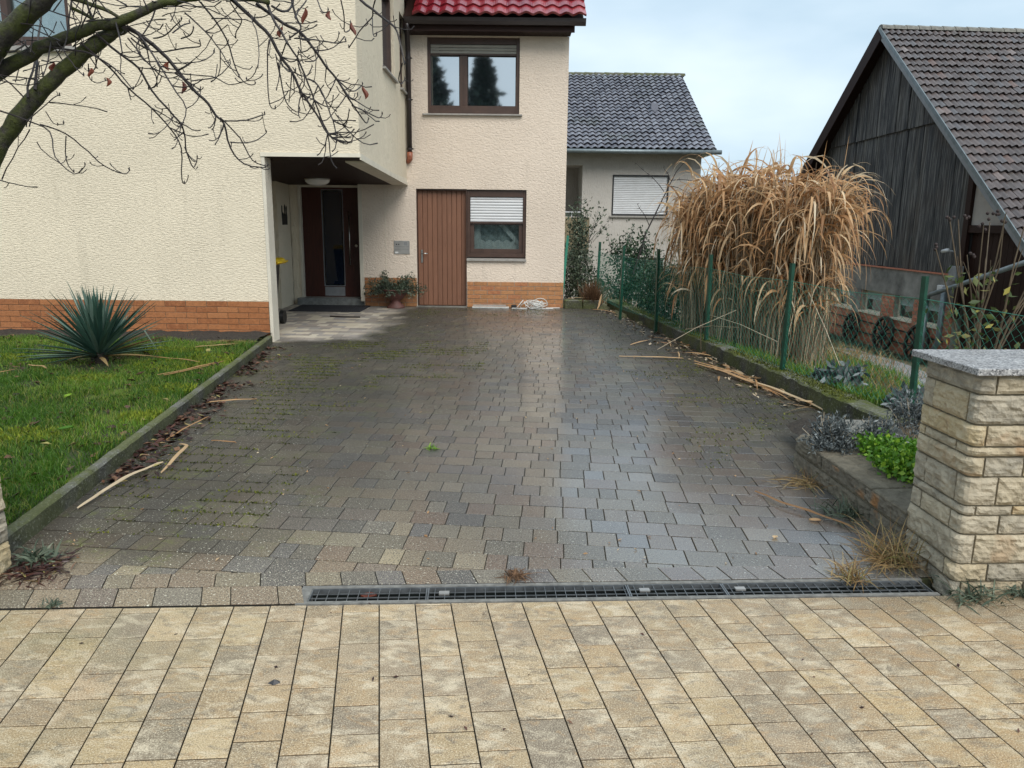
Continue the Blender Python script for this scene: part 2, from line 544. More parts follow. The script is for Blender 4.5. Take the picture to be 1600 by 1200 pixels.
def stone_mat(name, c1, c2, c3, dirt=0.4):
    t = MT(name)
    r_ = t.rnd()
    c = t.ramp(r_, [(0.0, c1), (0.5, c2), (1.0, c3)])
    n1, n2 = t.noise(9, 6, 0.68, None, 1.0), t.noise(34, 5, 0.7)
    c = t.mix(t.rng(n1, 0.46, 0.72, 0, 0.75), c, tuple(min(1, x * 1.5) for x in c2))
    c = t.mix(t.rng(n1, 0.46, 0.28, 0, dirt), c, (0.10, 0.085, 0.065))
    c = t.mix(t.rng(n2, 0.60, 0.78, 0, 0.5), c, (0.11, 0.095, 0.075))
    rust = t.math('MULTIPLY', t.rng(t.noise(5.5, 4), 0.58, 0.68), t.rng(r_, 0.5, 0.8))
    c = t.mix(t.math('MULTIPLY', rust, 0.7), c, (0.36, 0.16, 0.05))
    vr = t.math('POWER', t.voro(22, t.vec(1, 1, 2.2)), 0.7)
    h = t.math('ADD', t.math('MULTIPLY', n1, 1.0), t.math('MULTIPLY', t.math('ADD', n2, vr), 0.4))
    t.set(Base_Color=c, Roughness=0.86, Normal=t.bump(h, 0.02, 1.0), Specular_IOR_Level=0.25)
    return t.m
M['stone'] = stone_mat('split_limestone', (0.30, 0.27, 0.215), (0.40, 0.345, 0.255), (0.49, 0.385, 0.225), 0.5)
M['stone_dark'] = stone_mat('dirty_planter_stone', (0.13, 0.115, 0.085), (0.18, 0.155, 0.115), (0.15, 0.13, 0.10), 0.8)
def granite():
    t = MT('speckled_granite')
    v = t.voro(150, None, 'F1', 'Color')
    sp = t.n('SeparateColor')
    t.li(v, sp.inputs[0])
    c = t.ramp(sp.outputs[0], [(0.0, (0.10, 0.10, 0.105)), (0.18, (0.24, 0.235, 0.235)), (0.5, (0.36, 0.355, 0.35)), (0.85, (0.50, 0.49, 0.48))], 'CONSTANT')
    t.set(Base_Color=c, Roughness=t.rng(t.noise(7, 4), 0.3, 0.7, 0.18, 0.5), Normal=t.bump(t.noise(200, 2), 0.0008))
    return t.m
M['granite'] = granite()

def mossy_concrete(name, amt, base=(0.10, 0.10, 0.085)):
    t = MT(name)
    n1, n2 = t.noise(4, 6, 0.7), t.noise(60, 4, 0.7)
    c = t.ramp(n1, [(0.3, tuple(x * 0.55 for x in base)), (0.7, tuple(x * 1.6 for x in base))])
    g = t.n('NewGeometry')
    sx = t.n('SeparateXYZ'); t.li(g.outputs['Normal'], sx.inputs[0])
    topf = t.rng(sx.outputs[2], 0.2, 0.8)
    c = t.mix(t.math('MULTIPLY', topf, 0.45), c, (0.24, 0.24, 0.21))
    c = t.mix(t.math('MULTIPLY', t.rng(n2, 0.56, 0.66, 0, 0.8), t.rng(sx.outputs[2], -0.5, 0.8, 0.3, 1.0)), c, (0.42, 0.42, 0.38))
    m_ = t.math('MULTIPLY', t.rng(t.noise(2.6, 6, 0.72), 0.40, 0.56), t.rng(sx.outputs[2], -0.3, 0.7, 0.35, 1.0))
    mc = t.mix(n2, (0.035, 0.05, 0.01), (0.13, 0.145, 0.02))
    c = t.mix(t.math('MULTIPLY', m_, amt), c, mc)
    t.set(Base_Color=c, Roughness=0.85, Normal=t.bump(t.math('ADD', n2, t.math('MULTIPLY', m_, 1.5)), 0.007), Specular_IOR_Level=0.3)
    return t.m
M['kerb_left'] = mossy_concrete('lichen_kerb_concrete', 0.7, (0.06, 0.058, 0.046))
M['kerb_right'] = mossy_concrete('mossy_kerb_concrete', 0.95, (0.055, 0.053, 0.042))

def roof_mat(name, stops, rough, spots):
    t = MT(name)
    r_ = t.rnd()
    c = t.ramp(r_, stops)
    c = t.mix(t.rng(t.noise(14, 5, 0.7), 0.5, 0.75, 0, 0.5), c, tuple(x * 0.55 for x in stops[0][1]))
    if spots:
        c = t.mix(t.math('MULTIPLY', t.rng(t.noise(0.9, 5, 0.7), 0.55, 0.7), spots), c, (0.07, 0.085, 0.045))
    t.set(Base_Color=c, Roughness=rough, Normal=t.bump(t.noise(40, 3), 0.003))
    return t.m
M['tile_grey'] = roof_mat('slate_grey_tile', [(0, (0.15, 0.155, 0.185)), (1, (0.26, 0.265, 0.30))], 0.28, 0.4)
M['tile_brown'] = roof_mat('weathered_mauve_tile', [(0, (0.090, 0.076, 0.074)), (0.6, (0.130, 0.106, 0.100)), (0.9, (0.12, 0.115, 0.12)), (0.97, (0.16, 0.11, 0.095)), (1, (0.24, 0.21, 0.20))], 0.30, 0.2)
M['tile_red'] = roof_mat('glazed_red_tile', [(0, (0.22, 0.018, 0.03)), (1, (0.33, 0.045, 0.05))], 0.22, 0)

def board_mat():
    t = MT('weathered_barn_board')
    r_ = t.rnd()
    cb = t.n('CombineXYZ'); t.li(t.math('MULTIPLY', r_, 50.0), cb.inputs[2])
    ad = t.n('VectorMath', operation='ADD'); t.li(t.pos, ad.inputs[0]); t.li(cb.outputs[0], ad.inputs[1])
    v = t.vec(30, 30, 1.3, ad.outputs[0])
    n1 = t.noise(1.0, 5, 0.65, v)
    c = t.ramp(r_, [(0.0, (0.022, 0.023, 0.026)), (0.4, (0.040, 0.040, 0.042)), (0.7, (0.052, 0.048, 0.044)), (1.0, (0.030, 0.031, 0.036))])
    c = t.mix(t.rng(n1, 0.47, 0.66, 0, 0.9), c, (0.20, 0.195, 0.185))
    c = t.mix(t.rng(t.noise(0.8, 4), 0.55, 0.75, 0, 0.5), c, (0.075, 0.048, 0.032))
    t.set(Base_Color=c, Roughness=0.8, Normal=t.bump(n1, 0.006))
    return t.m
M['board'] = board_mat()

def leafy(name, stops, rough=0.5, trans=0.25, spec=0.4):
    t = MT(name)
    c = t.ramp(t.rnd(), stops)
    c = t.mix(t.rng(t.noise(9, 3), 0.3, 0.7, 0, 0.25), c, tuple(x * 0.5 for x in stops[0][1]))
    t.set(Base_Color=c, Roughness=rough, Specular_IOR_Level=spec)
    if trans:
        tr = t.n('BsdfTranslucent')
        t.li(c, tr.inputs['Color'])
        ms = t.n('MixShader'); ms.inputs[0].default_value = trans
        t.li(t.b.outputs[0], ms.inputs[1]); t.li(tr.outputs[0], ms.inputs[2])
        t.li(ms.outputs[0], t.out.inputs['Surface'])
    return t.m
M['grass'] = leafy('short_lawn_grass', [(0, (0.035, 0.095, 0.010)), (0.5, (0.092, 0.215, 0.018)), (0.85, (0.18, 0.32, 0.03)), (0.93, (0.29, 0.34, 0.05)), (1, (0.30, 0.25, 0.10))], 0.5, 0.35)
M['moss'] = leafy('yellow_moss', [(0, (0.10, 0.15, 0.010)), (1, (0.26, 0.30, 0.025))], 0.9, 0.1)
M['moss_dark'] = leafy('dark_moss', [(0, (0.03, 0.04, 0.006)), (0.6, (0.085, 0.10, 0.012)), (1, (0.20, 0.21, 0.025))], 0.9, 0.1)
M['yucca'] = leafy('blue_green_sword_leaf', [(0, (0.024, 0.062, 0.046)), (0.6, (0.055, 0.115, 0.085)), (1, (0.15, 0.22, 0.175))], 0.32, 0.05)
M['straw'] = leafy('dry_reed_leaf', [(0, (0.30, 0.15, 0.065)), (0.3, (0.56, 0.32, 0.15)), (0.65, (0.73, 0.48, 0.26)), (0.88, (0.84, 0.62, 0.37)), (1, (0.90, 0.78, 0.58))], 0.5, 0.4)
M['stalk'] = leafy('dry_reed_stalk', [(0, (0.08, 0.05, 0.028)), (0.35, (0.22, 0.155, 0.095)), (0.7, (0.38, 0.29, 0.19)), (1, (0.60, 0.50, 0.36))], 0.55, 0.0)
M['litter'] = leafy('brown_fallen_leaf', [(0, (0.022, 0.010, 0.010)), (0.5, (0.055, 0.022, 0.018)), (0.8, (0.11, 0.045, 0.03)), (0.95, (0.22, 0.12, 0.07)), (1, (0.4, 0.36, 0.12))], 0.3, 0.1)
M['hang'] = leafy('red_brown_dead_leaf', [(0, (0.12, 0.03, 0.018)), (1, (0.22, 0.06, 0.03))], 0.5, 0.2)
M['ever'] = leafy('dark_evergreen_leaf', [(0, (0.012, 0.034, 0.016)), (0.6, (0.026, 0.062, 0.028)), (1, (0.06, 0.115, 0.05))], 0.35, 0.15)
M['ever2'] = leafy('grey_green_leaf', [(0, (0.035, 0.055, 0.035)), (0.6, (0.085, 0.115, 0.075)), (1, (0.18, 0.21, 0.14))], 0.5, 0.15)
M['lav'] = leafy('silver_lavender_leaf', [(0, (0.05, 0.06, 0.06)), (0.6, (0.13, 0.15, 0.15)), (1, (0.34, 0.37, 0.37))], 0.7, 0.1)
M['fresh'] = leafy('bright_green_herb_leaf', [(0, (0.06, 0.16, 0.015)), (0.5, (0.15, 0.34, 0.025)), (1, (0.34, 0.52, 0.05))], 0.45, 0.3)
M['dry'] = leafy('dry_tuft_blade', [(0, (0.16, 0.09, 0.035)), (0.5, (0.32, 0.21, 0.09)), (0.8, (0.44, 0.32, 0.15)), (1, (0.10, 0.14, 0.03))], 0.6, 0.2)
M['rust'] = leafy('rusty_brown_sprig', [(0, (0.08, 0.04, 0.02)), (1, (0.22, 0.12, 0.06))], 0.8, 0.1)
M['twig'] = basic('dark_twig_bark', (0.024, 0.018, 0.017), 0.6, 0.35, 30, 0.001, 120)
def bark():
    t = MT('mossy_bark')
    n1, n2 = t.noise(7, 6, 0.7), t.noise(38, 5, 0.7)
    c = t.ramp(n2, [(0.3, (0.016, 0.014, 0.012)), (0.7, (0.075, 0.066, 0.054))])
    m_ = t.rng(n1, 0.40, 0.56)
    c = t.mix(t.math('MULTIPLY', m_, 0.85), c, t.mix(n2, (0.022, 0.032, 0.006), (0.10, 0.115, 0.015)))
    t.set(Base_Color=c, Roughness=0.9, Normal=t.bump(t.math('ADD', n2, n1), 0.012))
    return t.m
M['bark'] = bark()
M['soil'] = basic('dark_bed_soil', (0.035, 0.028, 0.021), 0.95, 0.5, 30, 0.02, 60)
def lawn_ground():
    t = MT('lawn_ground')
    n1, n2 = t.noise(2.2, 5, 0.7), t.noise(40, 4, 0.7)
    c = t.ramp(n2, [(0.3, (0.022, 0.026, 0.010)), (0.7, (0.055, 0.075, 0.02))])
    c = t.mix(t.rng(n1, 0.5, 0.62, 0, 0.8), c, (0.16, 0.22, 0.022))
    c = t.mix(t.rng(n1, 0.42, 0.3, 0, 0.8), c, (0.04, 0.028, 0.018))
    t.set(Base_Color=c, Roughness=0.95, Normal=t.bump(n2, 0.02))
    return t.m
M['lawn_ground'] = lawn_ground()
def terrain():
    t = MT('rough_grass_terrain')
    n1, n2 = t.noise(0.9, 6, 0.7), t.noise(22, 5, 0.7)
    c = t.ramp(n2, [(0.3, (0.05, 0.055, 0.022)), (0.7, (0.13, 0.13, 0.055))])
    c = t.mix(t.rng(n1, 0.45, 0.65), c, (0.14, 0.115, 0.075))
    t.set(Base_Color=c, Roughness=0.95, Normal=t.bump(n2, 0.03))
    return t.m
M['terrain'] = terrain()
M['path'] = basic('grey_path_slab', (0.21, 0.205, 0.20), 0.6, 0.25, 5, 0.003, 60)
M['asphalt'] = basic('asphalt', (0.05, 0.05, 0.05), 0.8, 0.25, 30, 0.004, 120)
M['green_post'] = basic('green_coated_post', (0.008, 0.055, 0.032), 0.38, 0.3, 12)
M['wire'] = basic('green_coated_wire', (0.035, 0.21, 0.145), 0.35, 0.2, 10)
M['drain_frame'] = basic('drain_concrete', (0.17, 0.165, 0.15), 0.8, 0.4, 25, 0.003, 90)
M['grate'] = basic('galvanised_grate', (0.22, 0.235, 0.245), 0.42, 0.3, 15, metal=0.7)
M['dark_void'] = basic('painted_channel_shade', (0.008, 0.011, 0.010), 0.5, 0.4, 12)  # near-black colour stands in for the shade inside the drain
M['plaster'] = basic('pale_barn_plaster', (0.40, 0.37, 0.34), 0.9, 0.12, 3, 0.004, 40)
M['band'] = basic('stained_concrete_band', (0.22, 0.215, 0.20), 0.9, 0.5, 2.2, 0.006, 40)
M['terracotta'] = basic('dull_red_pot', (0.14, 0.06, 0.05), 0.6, 0.25, 12, 0.001, 60)
M['white_plastic'] = basic('white_plastic_film', (0.7, 0.7, 0.67), 0.35, 0.15, 20, 0.002, 60)
M['curtain'] = basic('lace_curtain', (0.75, 0.79, 0.79), 0.9, 0.12, 30)
M['net'] = basic('dim_net_curtain', (0.36, 0.42, 0.43), 0.9, 0.5, 18)
M['blind'] = basic('pale_teal_blind', (0.34, 0.44, 0.44), 0.7, 0.15, 4)
M['tan_wall'] = basic('tan_balcony_wall', (0.22, 0.18, 0.11), 0.85, 0.3, 5, 0.003, 50)
M['wheel'] = basic('black_wheel_wood', (0.018, 0.016, 0.015), 0.5, 0.4, 20, 0.002, 60)
M['bark_con'] = basic('conifer_bark', (0.06, 0.04, 0.03), 0.9, 0.3, 10)
M['conifer'] = leafy('dark_conifer_needle', [(0, (0.008, 0.02, 0.012)), (1, (0.03, 0.055, 0.03))], 0.6, 0.0)
M['dark_grey'] = basic('grey_metal_box', (0.22, 0.23, 0.24), 0.5, 0.15, 8)
M['flower'] = basic('faded_flower_head', (0.035, 0.022, 0.02), 0.8, 0.5, 40)
M['stone_bit'] = basic('dark_pebble', (0.03, 0.03, 0.032), 0.5, 0.3, 40)
# ------------------------------------------------------------------ ground setting
def fence_x(y):
    return 3.018 - 0.19 * (y - 5.64)

def smooth(a, b, x):
    t = min(1, max(0, (x - a) / (b - a)))
    return t * t * (3 - 2 * t)

def ground_z(x, y):
    d = x - fence_x(min(y, 26)) - 0.12
    if d <= 0 or y < 2.5:
        zz = -0.14
        if y > 14.5 and x > 1.2: zz = -0.14 - 0.05 * min(12, y - 14.5)
        return zz
    zl = -1.2 - 0.4 * smooth(17.5, 25, y) * smooth(9, 5, x)
    zz = 0.07 - 0.18 * d - (0.08 * max(0, y - 15))
    zz = max(zz, zl)
    f = smooth(2.5, 4.0, y)
    return zz * f - 0.14 * (1 - f)

xs = [-400, -120, -40, -16] + [-10 + 0.5 * i for i in range(22)] + [1.0 + 0.2 * i for i in range(50)] + [11.5, 13, 16, 22, 40, 120, 400]
ys = [-400, -120, -40, -14, -6, -3, 0] + [1.0 + 0.3 * i for i in range(60)] + [19.5, 21, 23, 25, 28, 34, 50, 120, 400]
g = MB()
vs = [(x, y, ground_z(x, y) + (0.02 * mnoise.noise((x * 2, y * 2, 0)) if x > 2.6 and y > 4 else 0)) for y in ys for x in xs]
nx = len(xs)
g.add(vs, [(j * nx + i, j * nx + i + 1, (j + 1) * nx + i + 1, (j + 1) * nx + i) for j in range(len(ys) - 1) for i in range(nx - 1)])
ground = g.build('ground', M['terrain'], kind='structure', smooth=True)

def bline(x):            # back edge of the sidewalk
    return 2.895 + 0.053 * (x + 0.8)

def kerb_l(y):           # drive side face of the left kerb
    return -2.33 - 0.112 * (y - 3.3)

def kerb_r(y):           # drive side face of the right kerb
    return 2.635 - 0.1157 * (y - 6.262)

road = MB().box(-60, 60, -8.5, -1.62, -0.14, -0.10).build('road', M['asphalt'], kind='structure')
sw = MB()
sw.prism([(-9, -1.5, -0.06), (9, -1.5, -0.06), (9, bline(9), -0.06), (-9, bline(-9), -0.06)],
         [(-9, -1.5, -0.010), (9, -1.5, -0.010), (9, bline(9), -0.010), (-9, bline(-9), -0.010)])
sidewalk = sw.build('sidewalk', M['joint'], kind='structure')
dw = MB()
P = [(-3.3, bline(-3.3) + 0.164), (2.5, bline(2.5) + 0.164), (2.72, 5.5), (1.6, 15), (-4.4, 14.5), (-4.4, 9.6), (-3.3, 9.4)]
dw.prism([(x, y, -0.06) for x, y in P], [(x, y, -0.009) for x, y in P])
Pl = [(-3.3, bline(-3.3) + 0.002), (-0.85, bline(-0.85) + 0.002), (-0.88, bline(-0.88) + 0.163), (-3.3, bline(-3.3) + 0.163)]
dw.prism([(x, y, -0.06) for x, y in Pl], [(x, y, -0.009) for x, y in Pl])
driveway = dw.build('driveway', M['joint'], kind='structure')

def clip(poly, a, b, c):
    """keep a*x + b*y >= c"""
    out = []
    for i in range(len(poly)):
        p, q = poly[i], poly[(i + 1) % len(poly)]
        dp, dq = a * p[0] + b * p[1] - c, a * q[0] + b * q[1] - c
        if dp >= 0: out.append(p)
        if dp * dq < 0:
            t = dp / (dp - dq)
            out.append((p[0] + (q[0] - p[0]) * t, p[1] + (q[1] - p[1]) * t))
    return out

def area(p):
    return 0.5 * sum(p[i][0] * p[(i + 1) % len(p)][1] - p[(i + 1) % len(p)][0] * p[i][1] for i in range(len(p)))

def inset(poly, d):
    n = len(poly)
    out = []
    for i in range(n):
        p0, p1, p2 = Vector(poly[i - 1]), Vector(poly[i]), Vector(poly[(i + 1) % n])
        e1, e2 = (p1 - p0).normalized(), (p2 - p1).normalized()
        n1, n2 = Vector((-e1.y, e1.x)), Vector((-e2.y, e2.x))
        k = 1 + n1.dot(n2)
        if k < 0.15: return None
        out.append(tuple(p1 + (n1 + n2) * d / k))
    if area(out) < 0.00015: return None
    return out

def clean(poly):
    out = []
    for p in poly:
        if not out or math.hypot(p[0] - out[-1][0], p[1] - out[-1][1]) > 0.005: out.append(p)
    if len(out) > 2 and math.hypot(out[0][0] - out[-1][0], out[0][1] - out[-1][1]) < 0.005: out.pop()
    return out

def add_paver(mb, poly, joint, cham, jit, r):
    poly = clean(poly)
    if len(poly) < 3 or area(poly) < 0.0004: return False
    a = inset(poly, joint / 2)
    if not a: return False
    b = inset(a, cham)
    if not b: return False
    cx, cy = sum(p[0] for p in a) / len(a), sum(p[1] for p in a) / len(a)
    dz, tx, ty = random.gauss(0, jit), random.gauss(0, jit * 4), random.gauss(0, jit * 4)
    h = lambda p: dz + tx * (p[0] - cx) + ty * (p[1] - cy)
    n = len(a)
    vs = [(p[0], p[1], -0.03) for p in a] + [(p[0], p[1], h(p) - cham * 0.8) for p in a] + [(p[0], p[1], h(p)) for p in b]
    fs = [(i, (i + 1) % n, n + (i + 1) % n, n + i) for i in range(n)] + [(n + i, n + (i + 1) % n, 2 * n + (i + 1) % n, 2 * n + i) for i in range(n)]
    fs.append(tuple(range(2 * n, 3 * n)))
    mb.add(vs, fs, r)
    return True

def lay(parent, polys, mat, joint, cham, jit, most, name='paver'):
    """the nearest pavers become parts, the rest one mesh"""
    polys.sort(key=lambda q: (sum(p[0] for p in q[0]) / len(q[0])) ** 2 + (sum(p[1] for p in q[0]) / len(q[0]) - q[1]) ** 2)
    rest, n = MB(), 0
    for poly, _, r in polys:
        if n < most:
            mb = MB()
            if add_paver(mb, poly, joint, cham, jit, r):
                c = clean(poly)
                mb.build(name, mat, parent, loc=(sum(p[0] for p in c) / len(c), sum(p[1] for p in c) / len(c), 0))
                n += 1
        else:
            add_paver(rest, poly, joint, cham, jit, r)
    if rest.v: rest.build('paving', mat, parent, kind='stuff')

# driveway paving
polys = []
def ang(v): return R(-6.0 + 3.4 * smooth(3.6, 8.5, v))
def dmap(u, v): return (u + 0.055 * (v - 3.4), v + math.tan(ang(v)) * u)
ROW = 0.165
v, k = 2.4, 0
c_ = lambda poly: clip(poly, -0.053, 1.0, 2.895 + 0.053 * 0.8 + 0.300)
while v < 15.0:
    if k % 2 == 0: sizes = (0.195, 0.19, 0.2)
    else: sizes = (0.15, 0.125, 0.10, 0.155)
    u = -5.2 - random.random() * 0.2
    while u < 3.4:
        w = random.choice(sizes) * 0.985
        poly = [dmap(u, v + 0.0012), dmap(u + w, v + 0.0012), dmap(u + w, v + ROW - 0.0012), dmap(u, v + ROW - 0.0012)]
        cx, cy = (poly[0][0] + poly[1][0]) / 2, poly[0][1]
        u += w
        if cy > 9.55:
            if cx < -4.3: continue
        elif cx < kerb_l(cy) - 0.12: continue
        if cx > max(kerb_r(cy), 2.3 if cy < 5 else -9) + 0.15 and not (cy < 5.2 and cx < 2.7): continue
        if cy > 14.3: continue
        if cy > 13.95 and cx > -2.7: continue
        poly = c_(poly)
        if len(poly) > 2: polys.append((poly, 0.0, random.random()))
    v += ROW
    k += 1
# cut course along the drain and the short course left of the drain
u = -2.9
while u < 2.4:
    w = random.choice((0.12, 0.155, 0.195))
    q = lambda x, d: (x + d * -0.3, bline(x) + d)
    polys.append(([q(u, 0.171), q(u + w, 0.171), q(u + w, 0.3005), q(u, 0.3005)], 0.0, random.choice((0.72, 0.45, 0.3, 0.9, random.random()))))
    u += w
u = -2.9
while u < -0.84:
    w = min(random.choice((0.12, 0.155, 0.195)), max(0.06, -0.84 - u))
    q = lambda x, d: (x + d * -0.35, bline(x) + d)
    polys.append(([q(u, 0.012), q(u + w, 0.012), q(u + w, 0.168), q(u, 0.168)], 0.0, random.choice((0.74, 1.0, 0.55, random.random()))))
    u += w
lay(driveway, polys, M['drive'], 0.0038, 0.0020, 0.0007, 295)

# sidewalk paving: columns that run a little to the left of straight ahead
polys = []
cd = Vector((-0.169, 0.9856))          # column direction
jd = Vector((math.cos(R(4.6)), math.sin(R(4.6))))
CW = 0.1465
for i in range(-30, 34):
    t = random.random() * 0.2 - 2.0
    while t < 1.0:
        L = random.choice((0.145, 0.19, 0.19, 0.24, 0.145))
        o = Vector((-0.245, bline(-0.245))) + jd * (CW * i)
        a, b = o + cd * t, o + cd * (t + L)
        w = jd * CW
        poly = clip([tuple(a), tuple(a + w), tuple(b + w), tuple(b)], 0.053, -1.0, -(2.895 + 0.053 * 0.8) + 0.004)
        t += L
        if len(poly) > 2: polys.append((poly, 1.2 if abs(i) < 19 else 0.0, random.random()))
def near_key(q):
    cx, cy = sum(p[0] for p in q[0]) / len(q[0]), sum(p[1] for p in q[0]) / len(q[0])
    vis = cy > 1.78 and abs(cx) < 0.79 * cy + 0.12
    return (0 if vis else 1)
vis = [q for q in polys if near_key(q) == 0]
hid = [q for q in polys if near_key(q) == 1]
lay(sidewalk, vis, M['walk'], 0.0046, 0.0018, 0.0005, 298)
rest = MB()
for q in hid: add_paver(rest, q[0], 0.0046, 0.0018, 0.0005, q[2])
rest.build('paving', M['walk'], sidewalk, kind='stuff')

# ------------------------------------------------------------------ drainage channel
dx = (Vector((1.848, bline(1.848), 0)) - Vector((-0.838, bline(-0.838), 0))).normalized()
dn = Vector((-dx.y, dx.x, 0))
d0 = Vector((-0.838, bline(-0.838), 0))
DL = 2.69
def dpt(s, n, z): return d0 + dx * s + dn * n + Vector((0, 0, z))
drain = thing('drainage_channel', d0, 'long grated drainage channel between the pale sidewalk and the driveway', 'drain')
fr = MB()
for n0, n1 in ((0.004, 0.027), (0.143, 0.166)):
    fr.obb(dpt(DL / 2, (n0 + n1) / 2, -0.06), dx * DL / 2, dn * (n1 - n0) / 2, Vector((0, 0, 0.06)))
fr.obb(dpt(-0.022, 0.085, -0.043), dx * 0.022, dn * 0.081, Vector((0, 0, 0.043)))
fr.build('frame', M['drain_frame'], drain)
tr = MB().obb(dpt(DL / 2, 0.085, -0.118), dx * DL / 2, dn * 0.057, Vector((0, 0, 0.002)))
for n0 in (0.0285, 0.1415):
    tr.obb(dpt(DL / 2, n0, -0.068), dx * DL / 2, dn * 0.0012, Vector((0, 0, 0.049)))  # added liner plates, coloured dark as the shade below the grate
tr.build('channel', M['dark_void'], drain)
for s0, s1 in ((0.0, 0.492), (0.494, 1.355), (1.357, 1.775), (1.777, 2.68)):
    gm = MB()
    for n0 in (0.030, 0.140):
        gm.bar(dpt(s0, n0, -0.012), dpt(s1, n0, -0.012), 0.004, 0.02)
    for s in (s0 + 0.003, s1 - 0.003):
        gm.bar(dpt(s, 0.03, -0.012), dpt(s, 0.14, -0.012), 0.005, 0.02)
    for n0 in (0.067, 0.104):
        gm.bar(dpt(s0, n0, -0.009), dpt(s1, n0, -0.009), 0.0022, 0.005)
    s = s0 + 0.03
    while s < s1 - 0.01:
        gm.bar(dpt(s, 0.03, -0.009), dpt(s, 0.14, -0.009), 0.0022, 0.005)
        s += 0.043
    gr = gm.build('grate', M['grate'], drain)
    if s0 > 0.1:
        lk = MB().obb(dpt(s0 + 0.07, 0.095, -0.006), dx * 0.022, dn * 0.013, Vector((0, 0, 0.004)))
        lk.build('lock_plate', M['steel_panel'], gr)

# ------------------------------------------------------------------ kerbs, lawn, bed

def kerb_stones(name, f, y0, y1, side, w, top, step, mat, rough):
    """edging of single stones along x = f(y); side +1 puts the stone right of the line"""
    root = None
    base = MB()
    xa = f(y0)
    base.prism([(f(y0) + side * 0.01, y0, -0.1), (f(y0) + side * (w - 0.01), y0, -0.1), (f(y1) + side * (w - 0.01), y1, -0.1), (f(y1) + side * 0.01, y1, -0.1)][::int(side)],
               [(f(y0) + side * 0.01, y0, top - 0.03), (f(y0) + side * (w - 0.01), y0, top - 0.03), (f(y1) + side * (w - 0.01), y1, top - 0.03), (f(y1) + side * 0.01, y1, top - 0.03)][::int(side)])
    root = base.build(name, mat, kind='structure')
    y = y0
    while y < y1 - 0.05:
        L = min(step, y1 - y)
        n = max(3, int(L / 0.07))
        vs, fs = [], []
        prof = [(0, -0.06), (0, top * 0.5), (0, top - 0.012), (0.012, top), (w * 0.5, top + 0.002), (w - 0.012, top), (w, top - 0.012), (w, -0.06)]
        for i in range(n + 1):
            yy = y + 0.003 + (L - 0.006) * i / n
            for j, (pw, pz) in enumerate(prof):
                q = mnoise.noise((yy * 9 + j * 3.1, pw * 31, pz * 17)) * rough
                vs.append((f(yy) + side * (pw + q * (0.8 if j in (1, 2) else 0.2)), yy, pz + (q if 1 < j < 7 else 0)))
        m_ = len(prof)
        for i in range(n):
            for j in range(m_ - 1):
                q4 = (i * m_ + j, (i + 1) * m_ + j, (i + 1) * m_ + j + 1, i * m_ + j + 1)
                fs.append(q4 if side < 0 else q4[::-1])
        e0 = tuple(range(m_)); e1 = tuple(n * m_ + j for j in range(m_))
        fs += [e0 if side < 0 else e0[::-1], e1[::-1] if side < 0 else e1]
        mb = MB().add(vs, fs)
        mb.build('kerb_stone', mat, root, loc=(f(y), y, 0))
        y += L
    return root
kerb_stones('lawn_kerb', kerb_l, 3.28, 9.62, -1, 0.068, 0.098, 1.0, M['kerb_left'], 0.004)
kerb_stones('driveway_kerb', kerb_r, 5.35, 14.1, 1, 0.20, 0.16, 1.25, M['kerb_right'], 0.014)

lm = MB()
LX, LY = 26, 40
vs = []
def lawn_z(x, y): return 0.07 + 0.03 * mnoise.noise((x * 1.3, y * 1.3, 3)) + 0.012 * mnoise.noise((x * 5, y * 5, 1)) + 0.03 * smooth(7.5, 9.5, y)
for j in range(LY + 1):
    y = 2.95 + (9.74 - 2.95) * j / LY
    x1 = kerb_l(y) - 0.07
    for i in range(LX + 1):
        x = -9.5 + (x1 + 9.5) * i / LX
        vs.append((x, y, lawn_z(x, y) if i < LX else 0.07))
lm.add(vs, [(j * (LX + 1) + i, j * (LX + 1) + i + 1, (j + 1) * (LX + 1) + i + 1, (j + 1) * (LX + 1) + i) for j in range(LY) for i in range(LX)])
lawn = lm.build('lawn', M['lawn_ground'], kind='structure', smooth=True)
bm_ = MB()
vs = []
for j in range(9):
    for i in range(90):
        x = -9.4 + (6.32) * i / 89
        y = 9.12 + 0.62 * j / 8 + (0.12 * mnoise.noise((x * 1.7, 0, 0)) if j == 0 else 0)
        vs.append((x, y, lawn_z(x, y) + (0.0 if j == 0 else 0.022) + 0.018 * mnoise.noise((x * 9, y * 9, 5))))
bm_.add(vs, [(j * 90 + i, j * 90 + i + 1, (j + 1) * 90 + i + 1, (j + 1) * 90 + i) for j in range(8) for i in range(89)])
bm_.build('planting_bed', M['soil'], kind='structure', smooth=True)

